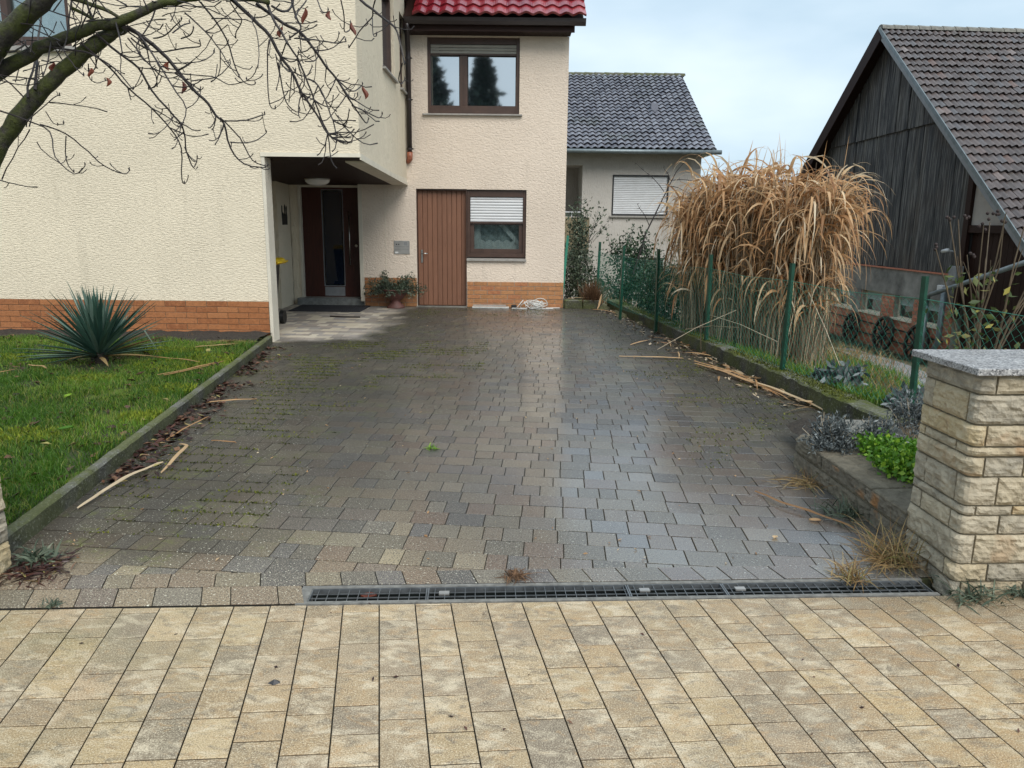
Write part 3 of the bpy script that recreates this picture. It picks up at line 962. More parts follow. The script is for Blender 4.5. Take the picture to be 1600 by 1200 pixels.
# grass blades ------------------------------------------------------------
def blades(name, pts, h, hv, width, mat, lean=0.5, kind='stuff', parent=None, r=None):
    n = len(pts)
    hh = h * (1 + hv * (rng.random(n) - 0.5) * 2)
    a = rng.random(n) * 2 * np.pi
    la = rng.random(n) * 2 * np.pi
    ln = lean * rng.random(n) * hh
    sx, sy = np.cos(a) * width / 2, np.sin(a) * width / 2
    lx, ly = np.cos(la) * ln, np.sin(la) * ln
    x, y, z = pts[:, 0], pts[:, 1], pts[:, 2]
    V = np.empty((n, 5, 3))
    V[:, 0] = np.stack([x - sx, y - sy, z], 1); V[:, 1] = np.stack([x + sx, y + sy, z], 1)
    V[:, 2] = np.stack([x + lx * .35 - sx * .8, y + ly * .35 - sy * .8, z + hh * .6], 1)
    V[:, 3] = np.stack([x + lx * .35 + sx * .8, y + ly * .35 + sy * .8, z + hh * .6], 1)
    V[:, 4] = np.stack([x + lx, y + ly, z + hh * (1 - 0.25 * rng.random(n))], 1)
    b = np.arange(n)[:, None] * 5
    q = b + np.array([0, 1, 3, 2]); t = b + np.array([2, 3, 4])
    rr = rng.random(n) * 0.998 + 0.001 if r is None else r
    return np_mesh(name, V.reshape(-1, 3), q, t, mat, rr, rr, parent, kind)

pts = []
while len(pts) < 90000:
    k = 40000
    y = 3.1 + 6.4 * rng.random(k) ** 1.25
    x = -7.4 + 5.1 * rng.random(k)
    ok = (x < -2.33 - 0.112 * (y - 3.3) - 0.085) & (x > -0.70 * y - 0.5)
    dens = 0.5 + 0.5 * np.sin(x * 5.1 + np.sin(y * 3.7) * 2) * np.sin(y * 4.3 + np.sin(x * 2.9) * 2)
    edge = y < 9.1 + 0.15 * np.sin(x * 4)
    bare = (np.hypot((x + 4.24), (y - 7.9)) < 0.55) & (rng.random(k) < 0.8)
    bn_ = np.sin(x * 7.3 + 2 * np.sin(y * 3.1)) + np.sin(y * 6.1 + 2 * np.sin(x * 4.7)) + 0.6 * np.sin(x * 17 + y * 13)
    bare |= (bn_ > 1.25) & (rng.random(k) < 0.75)
    ok &= (rng.random(k) < 0.25 + 0.75 * dens) & edge & ~bare
    pts += list(zip(x[ok], y[ok]))
pts = np.array(pts[:90000])
zz = np.array([lawn_z(a, b) - 0.004 for a, b in pts])
patch = 0.5 + 0.5 * np.sin(pts[:, 0] * 3.3 + 1.2) * np.sin(pts[:, 1] * 2.6)
rr = np.clip(0.15 + 0.5 * patch + rng.normal(0, 0.18, len(pts)), 0.002, 0.9)
rr = np.where(rng.random(len(pts)) < 0.04, 0.93 + 0.068 * rng.random(len(pts)), rr)
lg = blades('lawn_grass', np.column_stack([pts, zz]), 0.045, 0.75, 0.0042, M['grass'], 1.1, 'stuff', None, rr)
tag(lg, 'short green grass covering the lawn left of the driveway', 'grass')
# moss cushions in the lawn
pm = []
for cx, cy, rad in ((-3.45, 7.6, 0.33), (-3.15, 8.0, 0.25), (-3.9, 6.9, 0.2), (-2.9, 6.5, 0.2), (-4.9, 6.0, 0.25), (-3.3, 5.0, 0.2), (-3.75, 8.4, 0.25), (-5.4, 7.9, 0.25), (-2.75, 5.6, 0.16)):
    for _ in range(900):
        a, r_ = random.random() * 6.283, rad * math.sqrt(random.random()) * (0.7 + 0.3 * random.random())
        x, y = cx + r_ * math.cos(a) * 1.4, cy + r_ * math.sin(a)
        if x < kerb_l(y) - 0.09: pm.append((x, y, lawn_z(x, y)))
pm = np.array(pm)
tag(blades('lawn_moss', pm, 0.045, 0.4, 0.012, M['moss'], 0.7), 'yellow green moss cushions growing through the lawn', 'moss')
# moss and weeds in the driveway joints
pm = []
def joint_pts(n, xr, yr, w):
    for _ in range(n):
        x, y = random.uniform(*xr), random.uniform(*yr)
        if mnoise.noise((x * 1.7, y * 1.7, 9)) + 0.35 * mnoise.noise((x * 6, y * 6, 2)) < w: continue
        if x < kerb_l(y) or x > kerb_r(y): continue
        # pull the point to the nearest course joint
        vv = y - math.tan(ang(y)) * (x - 0.055 * (y - 3.4))
        kk = round((vv - 2.4) / ROW) * ROW + 2.4
        if random.random() < 0.75: y += kk - vv
        pm.append((x + random.gauss(0, 0.012), y + random.gauss(0, 0.008), -0.004))
joint_pts(15000, (-3.0, -1.3), (3.6, 9.7), 0.02)
joint_pts(8000, (-2.2, -0.3), (7.5, 9.9), 0.0)
joint_pts(7000, (1.2, 2.65), (4.8, 9.5), 0.10)
joint_pts(2500, (-1.7, 1.6), (12.6, 13.98), 0.0)
pm = np.array(pm)
tag(blades('joint_moss', pm, 0.012, 0.6, 0.011, M['moss_dark'], 1.5), 'green moss growing in the joints of the wet driveway', 'moss')
# moss on the right kerb
pm = []
for _ in range(5200):
    y = 6.0 + 7.6 * random.random()
    if mnoise.noise((y * 1.9, 0, 4)) < -0.25: continue
    x = kerb_r(y) + 0.012 + 0.18 * random.random()
    pm.append((x, y, 0.158))
tag(blades('kerb_moss', np.array(pm), 0.018, 0.6, 0.010, M['moss_dark'], 1.4), 'thick moss along the top of the right hand kerb', 'moss')
# ------------------------------------------------------------------ building helpers
class Fr:
    """frame on a wall: u along the wall, v up, n out of the wall"""
    def __init__(s, o, u, n):
        s.o, s.u, s.n = Vector(o), Vector(u).normalized(), Vector(n).normalized()
    def p(s, u, v, n=0.0):
        return s.o + s.u * u + s.n * n + Vector((0, 0, v))
    def bx(s, mb, u0, u1, v0, v1, n0, n1, r=None):
        c = s.p((u0 + u1) / 2, (v0 + v1) / 2, (n0 + n1) / 2)
        return mb.obb(c, s.u * (u1 - u0) / 2, s.n * (n1 - n0) / 2, Vector((0, 0, (v1 - v0) / 2)), r)

def wall_boxes(mb, fr, u0, u1, v0, v1, holes, th):
    us = sorted({u0, u1, *[h[0] for h in holes], *[h[1] for h in holes]})
    us = [u for u in us if u0 <= u <= u1]
    for a, b in zip(us, us[1:]):
        cuts = sorted((max(v0, h[2]), min(v1, h[3])) for h in holes if h[0] < b - 1e-6 and h[1] > a + 1e-6)
        v = v0
        for c0, c1 in cuts:
            if c0 > v + 1e-6: fr.bx(mb, a, b, v, c0, -th, 0)
            v = max(v, c1)
        if v < v1 - 1e-6: fr.bx(mb, a, b, v, v1, -th, 0)

def bricks(parent, fr, u0, u1, v0, v1, L, h, joint, mat, mort, proud=0.006, depth=0.012, most=300, skip=None, back=0.004):
    # skip: (sill height, [(u0, u1), ...]) openings
    if not skip:
        mo = MB()
        fr.bx(mo, u0, u1, v0, v1, -0.02, back)
        mo.build('mortar', mort, parent)
    me = MB()
    c = Vector()
    a, b, d = fr.u * (L - joint) / 2, fr.n * depth / 2, Vector((0, 0, (h - joint) / 2))
    e = 0.0025
    vs = []
    for (sn, k) in ((-1, 1.0), (0.6, 1.0), (1, 0.0)):
        for su, sv in ((-1, -1), (1, -1), (1, 1), (-1, 1)):
            vs.append(a * su * (1 - (e / a.length if k == 0 else 0)) + d * sv * (1 - (e / d.length if k == 0 else 0)) + b * sn)
    fs = [(4 * i + j, 4 * i + (j + 1) % 4, 4 * i + 4 + (j + 1) % 4, 4 * i + 4 + j) for i in range(2) for j in range(4)] + [(8, 9, 10, 11)]
    if fr.u.cross(Vector((0, 0, 1))).dot(fr.n) < 0: fs = [f[::-1] for f in fs]
    full = MB().add(vs, fs).mesh('brick', mat)
    n, v, k = 0, v0 + joint / 2, 0
    rest = MB()
    while v + h * 0.5 < v1:
        u = u0 - (0.5 * L if k % 2 else 0) - 1e-4
        while u < u1 - 0.02:
            ua, ub = max(u, u0), min(u + L, u1)
            u += L
            cu, cv = (ua + ub) / 2, v + (h - joint) / 2
            if skip and cv > skip[0]:
                for a_, b_ in skip[1]:
                    if ua < b_ and ub > a_:
                        if ua < a_: ub = a_
                        else: ua = b_
            if ub - ua < 0.03: continue
            cu = (ua + ub) / 2
            vv1 = min(v + h - joint, v1 - 0.002)
            q = proud + random.gauss(0, 0.0012)
            whole = ub - ua > L - 0.005 and vv1 >= v + h - joint - 0.001
            if n < most:
                n += 1
                if whole:
                    link_mesh('brick', full, parent, fr.p(cu, cv, q))
                else:
                    mb = MB(); fr.bx(mb, ua + joint / 2, ub - joint / 2, v, vv1, -depth / 2, depth / 2)
                    mb2 = MB(); fr.bx(mb2, ua + joint / 2, ub - joint / 2, v, vv1, q - depth / 2, q + depth / 2)
                    mb2.build('brick', mat, parent, loc=fr.p(cu, cv, q))
            else:
                fr.bx(rest, ua + joint / 2, ub - joint / 2, v, vv1, q - depth / 2, q + depth / 2, random.random())
        v += h
        k += 1
    if rest.v: rest.build('brickwork', mat, parent, kind='stuff')

def slats(parent, fr, u0, u1, v0, v1, n, pitch, mat):
    """rolled shutter: each slat a part"""
    k = max(1, round((v1 - v0) / pitch))
    hh = (v1 - v0) / k
    prof = [(-0.46, 0.0), (-0.30, 0.008), (0.1, 0.011), (0.38, 0.006), (0.46, 0.0)]
    me = None
    vs, fs = [], []
    W = (u1 - u0) / 2
    for su in (-1, 1):
        for (pv, pn) in prof: vs.append(fr.u * W * su + fr.n * pn + Vector((0, 0, pv * hh)))
    m_ = len(prof)
    for i in range(m_ - 1): fs.append((i, m_ + i, m_ + i + 1, i + 1))
    fs.append(tuple(range(m_))[::-1]); fs.append(tuple(range(m_, 2 * m_)))
    fs.append((0, m_ - 1, 2 * m_ - 1, m_))
    if fr.u.cross(Vector((0, 0, 1))).dot(fr.n) < 0: fs = [f[::-1] for f in fs]
    me = MB().add(vs, fs).mesh('slat', mat)
    for i in range(k):
        link_mesh('slat', me, parent, fr.p((u0 + u1) / 2, v0 + hh * (i + 0.5), n))

def ring(mb, fr, u0, u1, v0, v1, w, n0, n1, wb=None, wt=None):
    wb = w if wb is None else wb
    wt = w if wt is None else wt
    fr.bx(mb, u0, u0 + w, v0, v1, n0, n1)
    fr.bx(mb, u1 - w, u1, v0, v1, n0, n1)
    fr.bx(mb, u0 + w, u1 - w, v0, v0 + wb, n0, n1)
    fr.bx(mb, u0 + w, u1 - w, v1 - wt, v1, n0, n1)

def roof_tiles(parent, o, u, s, nu, nrow, w, gauge, mat, most, keep=None, amp=0.022, lip=0.028, name='roof_tile', jit=0.003, sub=7, under=0.045):
    """rolled tiles on a slope; o lower corner, u along the eave, s up the slope"""
    o, u, s = Vector(o), Vector(u).normalized(), Vector(s).normalized()
    n = u.cross(s).normalized()
    if n.z < 0: n = -n
    vs, fs = [], []
    Lg = gauge * 1.12
    for t in (0, 1):
        for i in range(sub):
            x = i / (sub - 1)
            hgt = amp * (0.5 - 0.5 * math.cos(2 * math.pi * (x * 0.92 + 0.04))) + (lip if t == 0 else 0.0)
            vs.append((w * (x - 0.5) * 1.02, Lg * (t - 0.5), hgt))
    for i in range(sub):
        x = i / (sub - 1)
        hgt = amp * (0.5 - 0.5 * math.cos(2 * math.pi * (x * 0.92 + 0.04)))
        vs.append((w * (x - 0.5) * 1.02, -Lg * 0.5 + under, hgt - 0.012))
    for i in range(sub - 1):
        fs.append((i, i + 1, sub + i + 1, sub + i))
        fs.append((2 * sub + i, 2 * sub + i + 1, i + 1, i))
    me = MB().add(vs, fs).mesh(name, mat, smooth=False)
    rot = Matrix((u, s, n)).transposed().to_4x4()
    cells = []
    for j in range(nrow):
        for i in range(nu):
            if keep and not keep(i, j): continue
            cells.append(o + u * w * (i + 0.5) + s * gauge * (j + 0.5))
    cells.sort(key=lambda c: (c - Vector((0, 0, H))).length)
    base = wloc(parent)
    rest = MB()
    lv = [Vector(q) for q in vs]
    for k, c in enumerate(cells):
        mt = Matrix.Translation(c + n * random.gauss(0, jit)) @ rot @ Matrix.Rotation(random.gauss(0, 0.006), 4, 'Z') @ Matrix.Rotation(random.gauss(0, 0.008), 4, 'X')
        if k < most:
            ob = bpy.data.objects.new(name, me)
            col.objects.link(ob)
            ob.parent = parent
            mt.translation -= base
            ob.matrix_basis = mt
        else:
            rest.add([mt @ q for q in lv], fs, random.random())
    if rest.v: rest.build('tiling', mat, parent, kind='stuff')

# ------------------------------------------------------------------ the cream house
YF, YR = 9.75, 14.0
XS = -1.89                      # right side of the projecting upper storey
house = thing('house', (-3.0, 11.5, 0), 'cream rendered house with recessed porch, brown garden door and red roof tiles', 'house')
F1 = Fr((0, YF, 0), (1, 0, 0), (0, -1, 0))
F2 = Fr((0, YR, 0), (1, 0, 0), (0, -1, 0))
FS = Fr((XS, 0, 0), (0, 1, 0), (1, 0, 0))

w = MB()
wall_boxes(w, F1, -9.6, -3.10, -0.1, 2.292, [], 0.24)
wall_boxes(w, F1, -9.6, XS, 2.292, 6.2, [(-6.9, -5.27, 3.46, 4.95)], 0.33)
w.build('front_wall', M['stucco_h'], house)
w = MB()
wall_boxes(w, FS, YF + 0.331, YR + 0.02, 2.26, 6.2, [(11.66, 12.80, 3.67, 4.95), (13.38, 13.98, 3.66, 4.85)], 0.25)
w.build('side_wall', M['stucco_v'], house)
w = MB()
wall_boxes(w, F2, -2.70, 0.915, -0.1, 4.62, [(-1.735, -0.838, -0.2, 2.09), (-0.838, 0.222, 0.845, 2.085), (-1.51, 0.075, 3.345, 4.60)], 0.30)
# the rest of the volume behind the rear front
w.box(0.62, 0.914, YR + 0.301, 21.0, -1.5, 4.62)
w.build('rear_wall', M['stucco_r'], house)
w = MB()
w.box(-3.099, -3.056, YF - 0.004, YF + 0.24, -0.1, 2.29)
w.build('wall_end', M['white_paint'], house, bevel=0.004)
# outer shell left and behind, out of the picture
w = MB()
w.box(-9.6, -9.3, YF + 0.34, 21, -0.1, 6.2)
w.box(-9.3, 0.6, 20.7, 21, -0.1, 6.2)
w.box(-9.29, 0.61, YR + 0.6, 20.69, 2.6, 2.8)
w.build('back_wall', M['stucco_v'], house)
rf = MB()
rf.add([(-10.2, 9.2, 6.1), (-1.4, 9.2, 6.1), (-1.4, 21.4, 6.1), (-10.2, 21.4, 6.1), (-10.2, 15.3, 10.2), (-1.4, 15.3, 10.2)],
       [(0, 1, 5, 4), (2, 3, 4, 5), (1, 2, 5), (3, 0, 4), (0, 3, 2, 1)])
rf.build('upper_roof', M['tile_red'], house)

# plinth tiles
bricks(house, F1, -7.6, -3.10, 0.0, 0.516, 0.265, 0.0735, 0.006, M['plinth_brick'], M['mortar_dark'], most=150)
bricks(house, F2, -0.832, 0.915, 0.0, 0.463, 0.245, 0.0775, 0.009, M['plinth_brick_y'], M['mortar'], most=80)
bricks(house, F2, -2.69, -1.742, 0.0, 0.52, 0.245, 0.0775, 0.009, M['plinth_brick_y'], M['mortar'], most=60)

# trim along the lower edge of the upper storey
t = MB()
t.box(-3.10, XS + 0.012, YF - 0.014, YF - 0.001, 2.288, 2.336)
t.add([(XS + 0.001, YF - 0.001, 2.26), (XS + 0.014, YF - 0.001, 2.26), (XS + 0.014, YR - 0.001, 2.14), (XS + 0.001, YR - 0.001, 2.14),
       (XS + 0.001, YF - 0.001, 2.336), (XS + 0.014, YF - 0.001, 2.336), (XS + 0.014, YR - 0.001, 2.20), (XS + 0.001, YR - 0.001, 2.20)],
      [(0, 3, 2, 1), (4, 5, 6, 7), (0, 1, 5, 4), (1, 2, 6, 5), (2, 3, 7, 6), (3, 0, 4, 7)])
t.add([(XS - 0.249, YF + 0.34, 2.25), (XS - 0.001, YF + 0.34, 2.25), (XS - 0.001, YR - 0.001, 2.142), (XS - 0.249, YR - 0.001, 2.142),
       (XS - 0.249, YF + 0.34, 2.262), (XS - 0.001, YF + 0.34, 2.262), (XS - 0.001, YR - 0.001, 2.262), (XS - 0.249, YR - 0.001, 2.262)],
      [(0, 3, 2, 1), (4, 5, 6, 7), (0, 1, 5, 4), (1, 2, 6, 5), (2, 3, 7, 6), (3, 0, 4, 7)])
t.build('trim', M['trim'], house)

# porch ceiling boards, running along the front
y = YF + 0.002
def soffit(yy): return 2.282 - 0.0305 * (yy - YF)
while y < 14.3:
    b = MB()
    d = 0.176
    x0 = -3.04 if y < YF + 0.3 else -4.6
    b.obb(((x0 + XS) / 2 - 0.004, y + d / 2, soffit(y + d / 2) + 0.006), ((XS - x0) / 2 - 0.006, 0, 0), (0, d / 2, -0.0305 * d / 2), (0, 0, 0.008))
    b.build('ceiling_board', M['dark_wood'], house)
    y += 0.184
cb = MB().box(-4.6, XS - 0.001, YF + 0.34, 14.6, 2.305, 2.33).build('ceiling', M['dark_wood'], house)

# porch walls
w = MB()
w.box(-4.75, -4.60, YF + 0.34, 13.47, -0.1, 2.30)
w.box(-4.75, -4.05, 13.47, 14.22, -0.1, 2.30)
w.box(-4.05, -3.90, 14.24, 14.36, -0.1, 2.30)
w.box(-3.90, -2.70, 14.24, 14.36, 2.145, 2.30)
w.build('porch_wall', M['stucco_v'], house)
w = MB()
w.box(-2.765, -2.701, 13.985, 14.34, 0.09, 2.2)
w.box(-3.90, -3.855, 14.225, 14.34, 0.09, 2.15)
w.box(-3.855, -2.765, 14.225, 14.34, 2.105, 2.15)
w.build('door_surround', M['white_paint'], house)
st = MB().box(-3.95, -2.70, 14.08, 14.42, -0.05, 0.125)
st.build('door_step', M['step'], house, bevel=0.006)

# entrance door
FD = Fr((0, 14.33, 0), (1, 0, 0), (0, -1, 0))
d = MB()
FD.bx(d, -3.855, -3.50, 0.127, 2.105, -0.05, 0)
FD.bx(d, -3.11, -2.765, 0.127, 2.105, -0.05, 0)
FD.bx(d, -3.50, -3.11, 2.07, 2.105, -0.05, 0)
FD.bx(d, -3.50, -3.11, 0.127, 0.33, -0.05, 0)
M['door_wood'] = basic('dark_red_brown_door', (0.052, 0.013, 0.008), 0.4, 0.3, 5, 0.0006, 60, vec=(9, 9, 0.8))
door = d.build('entrance_door', M['door_wood'], house)
door['label'] = 'dark red brown entrance door with a tall glazed strip'
gl = MB(); FD.bx(gl, -3.47, -3.14, 0.36, 2.04, -0.04, -0.012); gl.build('pane', M['glass_blue'], door)
ed = MB(); ring(ed, FD, -3.50, -3.11, 0.33, 2.07, 0.012, -0.04, 0.003); ed.build('glazing_frame', M['dark_grey'], door)
kp = MB(); FD.bx(kp, -3.49, -3.12, 0.15, 0.315, 0.0005, 0.004); kp.build('kick_plate', M['dark_grey'], door)
hd = MB()
hd.tube([(-2.995, 14.27, 0.72), (-2.995, 14.27, 1.67)], 0.013, 8)
for z in (0.82, 1.57): hd.tube([(-2.995, 14.33, z), (-2.995, 14.27, z)], 0.008, 6)
hd.build('handle', M['steel'], door, smooth=True)
lk = MB(); lk.lathe((0, 0, 0), [(0.0001, 0.012), (0.022, 0.012), (0.026, 0.0)], 12)
lk.v = [(-2.89 + x, 14.33 - z, 1.07 + y_) for x, y_, z in lk.v]
lk.build('lock', M['steel'], door)
th = MB().box(-3.855, -2.765, 14.27, 14.329, 0.126, 0.132)
th.build('threshold', M['steel_panel'], door)

# ceiling lamp
lb = MB().lathe((-3.2, 12.9, soffit(12.9) - 0.02), [(0.205, 0.02), (0.205, 0.0)], 24)
lamp = lb.build('ceiling_lamp', M['steel_panel'], house, smooth=True)
lg_ = MB().lathe((-3.2, 12.9, soffit(12.9) - 0.02), [(0.2, 0.0), (0.19, -0.03), (0.15, -0.065), (0.09, -0.085), (0.001, -0.092)], 24)
lg_.build('shade', M['lamp_glass'], lamp, smooth=True)

# bell and letter panel
pb = MB(); F2.bx(pb, -2.145, -1.862, 0.945, 1.18, 0.0, 0.012)
panel = pb.build('letter_panel', M['steel_panel'], house, bevel=0.003)
q = MB(); F2.bx(q, -2.13, -1.877, 1.072, 1.075, 0.0122, 0.0135); F2.bx(q, -2.13, -1.877, 1.028, 1.030, 0.0122, 0.0135); q.build('seam', M['black'], panel)
q = MB()
for u_ in (-2.105, -2.065): F2.bx(q, u_, u_ + 0.018, 1.105, 1.125, 0.0122, 0.016)
q.build('bell_button', M['black'], panel)
q = MB()
for i in range(4):
    F2.bx(q, -1.965, -1.905, 1.10 + 0.016 * i, 1.109 + 0.016 * i, 0.0122, 0.014)
q.build('speaker_grille', M['dark_grey'], panel)
q = MB(); F2.bx(q, -2.125, -2.07, 0.957, 0.985, 0.0122, 0.014); q.build('name_plate', M['lamp_glass'], panel)
q = MB(); F2.bx(q, -2.296, -2.290, 0.53, 2.13, 0.0005, 0.006); q.build('render_bead', M['trim'], house)

# garden door of vertical planks
gd = MB(); F2.bx(gd, -1.735, -0.838, 0.0, 2.09, -0.16, -0.125)
gdo = gd.build('garden_door', M['plank'], house)
gdo['label'] = 'brown garden door of vertical planks with a steel handle plate'
fr_ = MB(); F2.bx(fr_, -1.735, -1.722, 0.0, 2.09, -0.124, -0.02); F2.bx(fr_, -1.722, -0.838, 2.066, 2.09, -0.124, -0.02)
F2.bx(fr_, -0.851, -0.838, 0.0, 2.066, -0.124, -0.006)
fr_.build('door_frame', M['frame'], gdo)
pw = (1.722 - 0.851) / 10
for i in range(10):
    q = MB(); F2.bx(q, -1.722 + pw * i + 0.003, -1.722 + pw * (i + 1) - 0.003, 0.02, 2.062, -0.124, -0.098 + random.gauss(0, 0.0008))
    q.build('plank', M['plank'], gdo, bevel=0.004)
q = MB(); F2.bx(q, -1.673, -1.638, 0.79, 1.02, -0.097, -0.086)
hp = q.build('handle', M['steel'], gdo, bevel=0.003)
q = MB(); q.tube([F2.p(-1.655, 0.955, -0.09), F2.p(-1.655, 0.955, -0.045), F2.p(-1.545, 0.955, -0.042)], 0.009, 8)
hp2 = q.build('lever', M['steel'], gdo, smooth=True)
q = MB().box(-1.75, -0.83, YR - 0.09, YR + 0.02, -0.02, 0.018); q.build('threshold', M['concrete'], gdo)

# lower window beside the garden door
q = MB(); ring(q, F2, -0.836, 0.222, 0.90, 2.085, 0.055, -0.20, -0.045, 0.07, 0.125)
win = q.build('window', M['frame'], house, bevel=0.003)
win['label'] = 'ground floor window with half lowered pale shutter and lace curtain'
q = MB(); F2.bx(q, -0.781, 0.167, 1.498, 1.523, -0.12, -0.05); q.build('shutter_rail', M['frame'], win)
slats(win, F2, -0.775, 0.161, 1.523, 1.958, -0.075, 0.0475, M['shutter'])
q = MB(); ring(q, F2, -0.78, 0.166, 0.972, 1.495, 0.07, -0.19, -0.09, 0.075, 0.02); q.build('sash', M['frame'], win)
q = MB(); F2.bx(q, -0.708, 0.094, 1.05, 1.474, -0.150, -0.146); q.build('pane', M['glass_clear'], win)
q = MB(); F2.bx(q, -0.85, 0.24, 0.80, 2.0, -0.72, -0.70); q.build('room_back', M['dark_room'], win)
def curtain(u0, u1, f0, f1, n, name='curtain'):
    vs, fs = [], []
    k = 40
    for i in range(k + 1):
        u_ = u0 + (u1 - u0) * i / k
        nn = n + 0.012 * math.sin(i * 1.25) + 0.004 * math.sin(i * 2.9)
        vs.append(F2.p(u_, f0(i / k), nn)); vs.append(F2.p(u_, f1(i / k), nn))
    for i in range(k): fs.append((2 * i, 2 * i + 2, 2 * i + 3, 2 * i + 1))
    MB().add(vs, fs).build(name, M['net'] if name == 'net_curtain' else M['curtain'], win, smooth=True)
curtain(-0.84, 0.22, lambda s: 0.9, lambda s: 1.6, -0.31, 'net_curtain')
curtain(-0.74, -0.60, lambda s: 0.9, lambda s: 1.56, -0.24)
curtain(-0.78, 0.20, lambda s: 0.9, lambda s: 1.19 + 0.02 * math.sin(s * 40), -0.27)
curtain(-0.35, 0.22, lambda s: 1.54 - 0.60 * s ** 1.1, lambda s: 1.58 - 0.55 * s ** 1.4, -0.25)
q = MB(); q.add([F2.p(-0.838, 0.853, 0.0), F2.p(0.235, 0.853, 0.0), F2.p(0.235, 0.838, 0.05), F2.p(-0.838, 0.838, 0.05),
                 F2.p(-0.838, 0.90, -0.19), F2.p(0.235, 0.90, -0.19), F2.p(0.235, 0.868, 0.05), F2.p(-0.838, 0.868, 0.05)],
                [(0, 1, 2, 3)[::-1], (4, 5, 6, 7)[::-1], (3, 2, 6, 7)[::-1], (0, 3, 7, 4)[::-1], (1, 5, 6, 2)[::-1]])
q.build('sill', M['sill'], win)

# upper window of the rear front
q = MB(); ring(q, F2, -1.51, 0.072, 3.36, 4.60, 0.055, -0.20, -0.05, 0.135, 0.105)
win = q.build('window', M['frame'], house, bevel=0.003)
win['label'] = 'wide upper window with two panes under a raised pale shutter'
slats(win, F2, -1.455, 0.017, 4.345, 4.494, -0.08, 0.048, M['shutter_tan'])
q = MB(); F2.bx(q, -1.455, 0.017, 4.325, 4.344, -0.13, -0.06); F2.bx(q, -0.962, -0.825, 3.495, 4.32, -0.19, -0.085)
F2.bx(q, -0.895, -0.888, 3.50, 4.32, -0.0849, -0.075)
q.build('mullion', M['frame'], win)
for a, b in ((-1.455, -0.962), (-0.825, 0.017)):
    q = MB(); F2.bx(q, a + 0.012, b - 0.012, 3.51, 4.318, -0.17, -0.15); q.build('pane', M['glass_mirror'], win)
q = MB(); F2.bx(q, -1.60, 0.13, 3.325, 3.352, -0.19, 0.055); q.build('sill', M['sill'], win, bevel=0.004)

# two narrow windows in the side wall
for a, b, v0, v1 in ((11.66, 12.80, 3.67, 4.95), (13.38, 13.98, 3.66, 4.85)):
    q = MB(); ring(q, FS, a, b, v0 + 0.03, v1, 0.07, -0.16, -0.05, 0.09, 0.12)
    win = q.build('window', M['frame'], house, bevel=0.003)
    q = MB(); FS.bx(q, a + 0.07, b - 0.07, v0 + 0.12, v1 - 0.12, -0.13, -0.11); q.build('pane', M['glass_mirror'], win)
    q = MB(); FS.bx(q, a - 0.05, b + 0.05 if b < 13.9 else b, v0 - 0.02, v0 + 0.012, -0.15, 0.05); q.build('sill', M['sill'], win, bevel=0.003)

# window at the upper left, behind the tree
q = MB(); ring(q, F1, -6.9, -5.27, 3.52, 4.95, 0.075, -0.22, -0.06, 0.12)
win = q.build('window', M['frame'], house, bevel=0.003)
q = MB(); F1.bx(q, -6.82, -5.35, 3.64, 4.88, -0.16, -0.15); q.build('pane', M['glass_clear'], win)
q = MB(); F1.bx(q, -6.12, -6.04, 3.60, 4.88, -0.2, -0.08); q.build('mullion', M['frame'], win)
vs, fs = [], []
for i in range(61):
    u_ = -6.85 + 1.52 * i / 60
    nn = -0.24 + 0.018 * math.sin(i * 0.9)
    vs += [F1.p(u_, 3.6, nn), F1.p(u_, 4.95, nn)]
for i in range(60): fs.append((2 * i, 2 * i + 2, 2 * i + 3, 2 * i + 1))
MB().add(vs, fs).build('curtain', M['curtain'], win, smooth=True)
q = MB(); F1.bx(q, -6.95, -5.2, 3.46, 3.515, -0.2, 0.06); q.build('sill', M['sill'], win, bevel=0.004)

# eave: fascia, gutter, downpipe, red tiles
q = MB(); q.box(XS + 0.02, 0.98, 13.68, 13.72, 4.62, 4.80); q.box(XS + 0.02, 0.93, 13.72, YR - 0.001, 4.622, 4.64); q.prism([(0.90, 14.31, 4.625), (0.90, 20.7, 4.625), (0.90, 17.4, 7.0)], [(0.913, 14.31, 4.625), (0.913, 20.7, 4.625), (0.913, 17.4, 7.0)])
q.build('eave_board', M['dark_wood'], house)
q = MB()
prof = [(0.0, 0.075), (0.008, 0.02), (0.04, -0.03), (0.085, -0.03), (0.118, 0.02), (0.126, 0.075), (0.12, 0.075), (0.108, 0.024), (0.08, -0.02), (0.045, -0.02), (0.016, 0.024)]
vs = []
for x in (XS + 0.06, 1.155):
    vs += [(x, 13.68 - a, 4.735 + b) for a, b in prof]
n_ = len(prof)
q.add(vs, [(i, (i + 1) % n_, n_ + (i + 1) % n_, n_ + i) for i in range(n_)] + [tuple(range(n_)), tuple(range(n_, 2 * n_))[::-1]])
q.build('gutter', M['gutter'], house)
q = MB(); q.tube([(-1.80, 13.60, 4.72), (-1.80, 13.66, 4.62), (-1.822, 13.88, 4.45), (-1.822, 13.91, 4.3), (-1.822, 13.91, 2.66)], 0.043, 12)
dp = q.build('downpipe', M['gutter'], house, smooth=True)
q = MB()
for z in (2.74, 3.55, 4.22): q.tube([(-1.822, 13.91, z), (-1.822, 13.91, z + 0.03)], 0.052, 12); q.tube([(-1.78, 13.91, z + 0.015), (-1.755, 13.9, z + 0.015)], 0.01, 6)
q.build('pipe_clamp', M['gutter'], dp, smooth=False)
q = MB(); q.tube([(-1.822, 13.91, 2.70), (-1.822, 13.91, 2.62), (-1.825, 13.92, 2.585), (-1.845, 13.945, 2.56), (-1.87, 13.985, 2.55)], [0.05, 0.05, 0.05, 0.047, 0.046], 12)
q.build('elbow', M['copper'], dp, smooth=True)
a_ = R(33)
rt_ = MB()
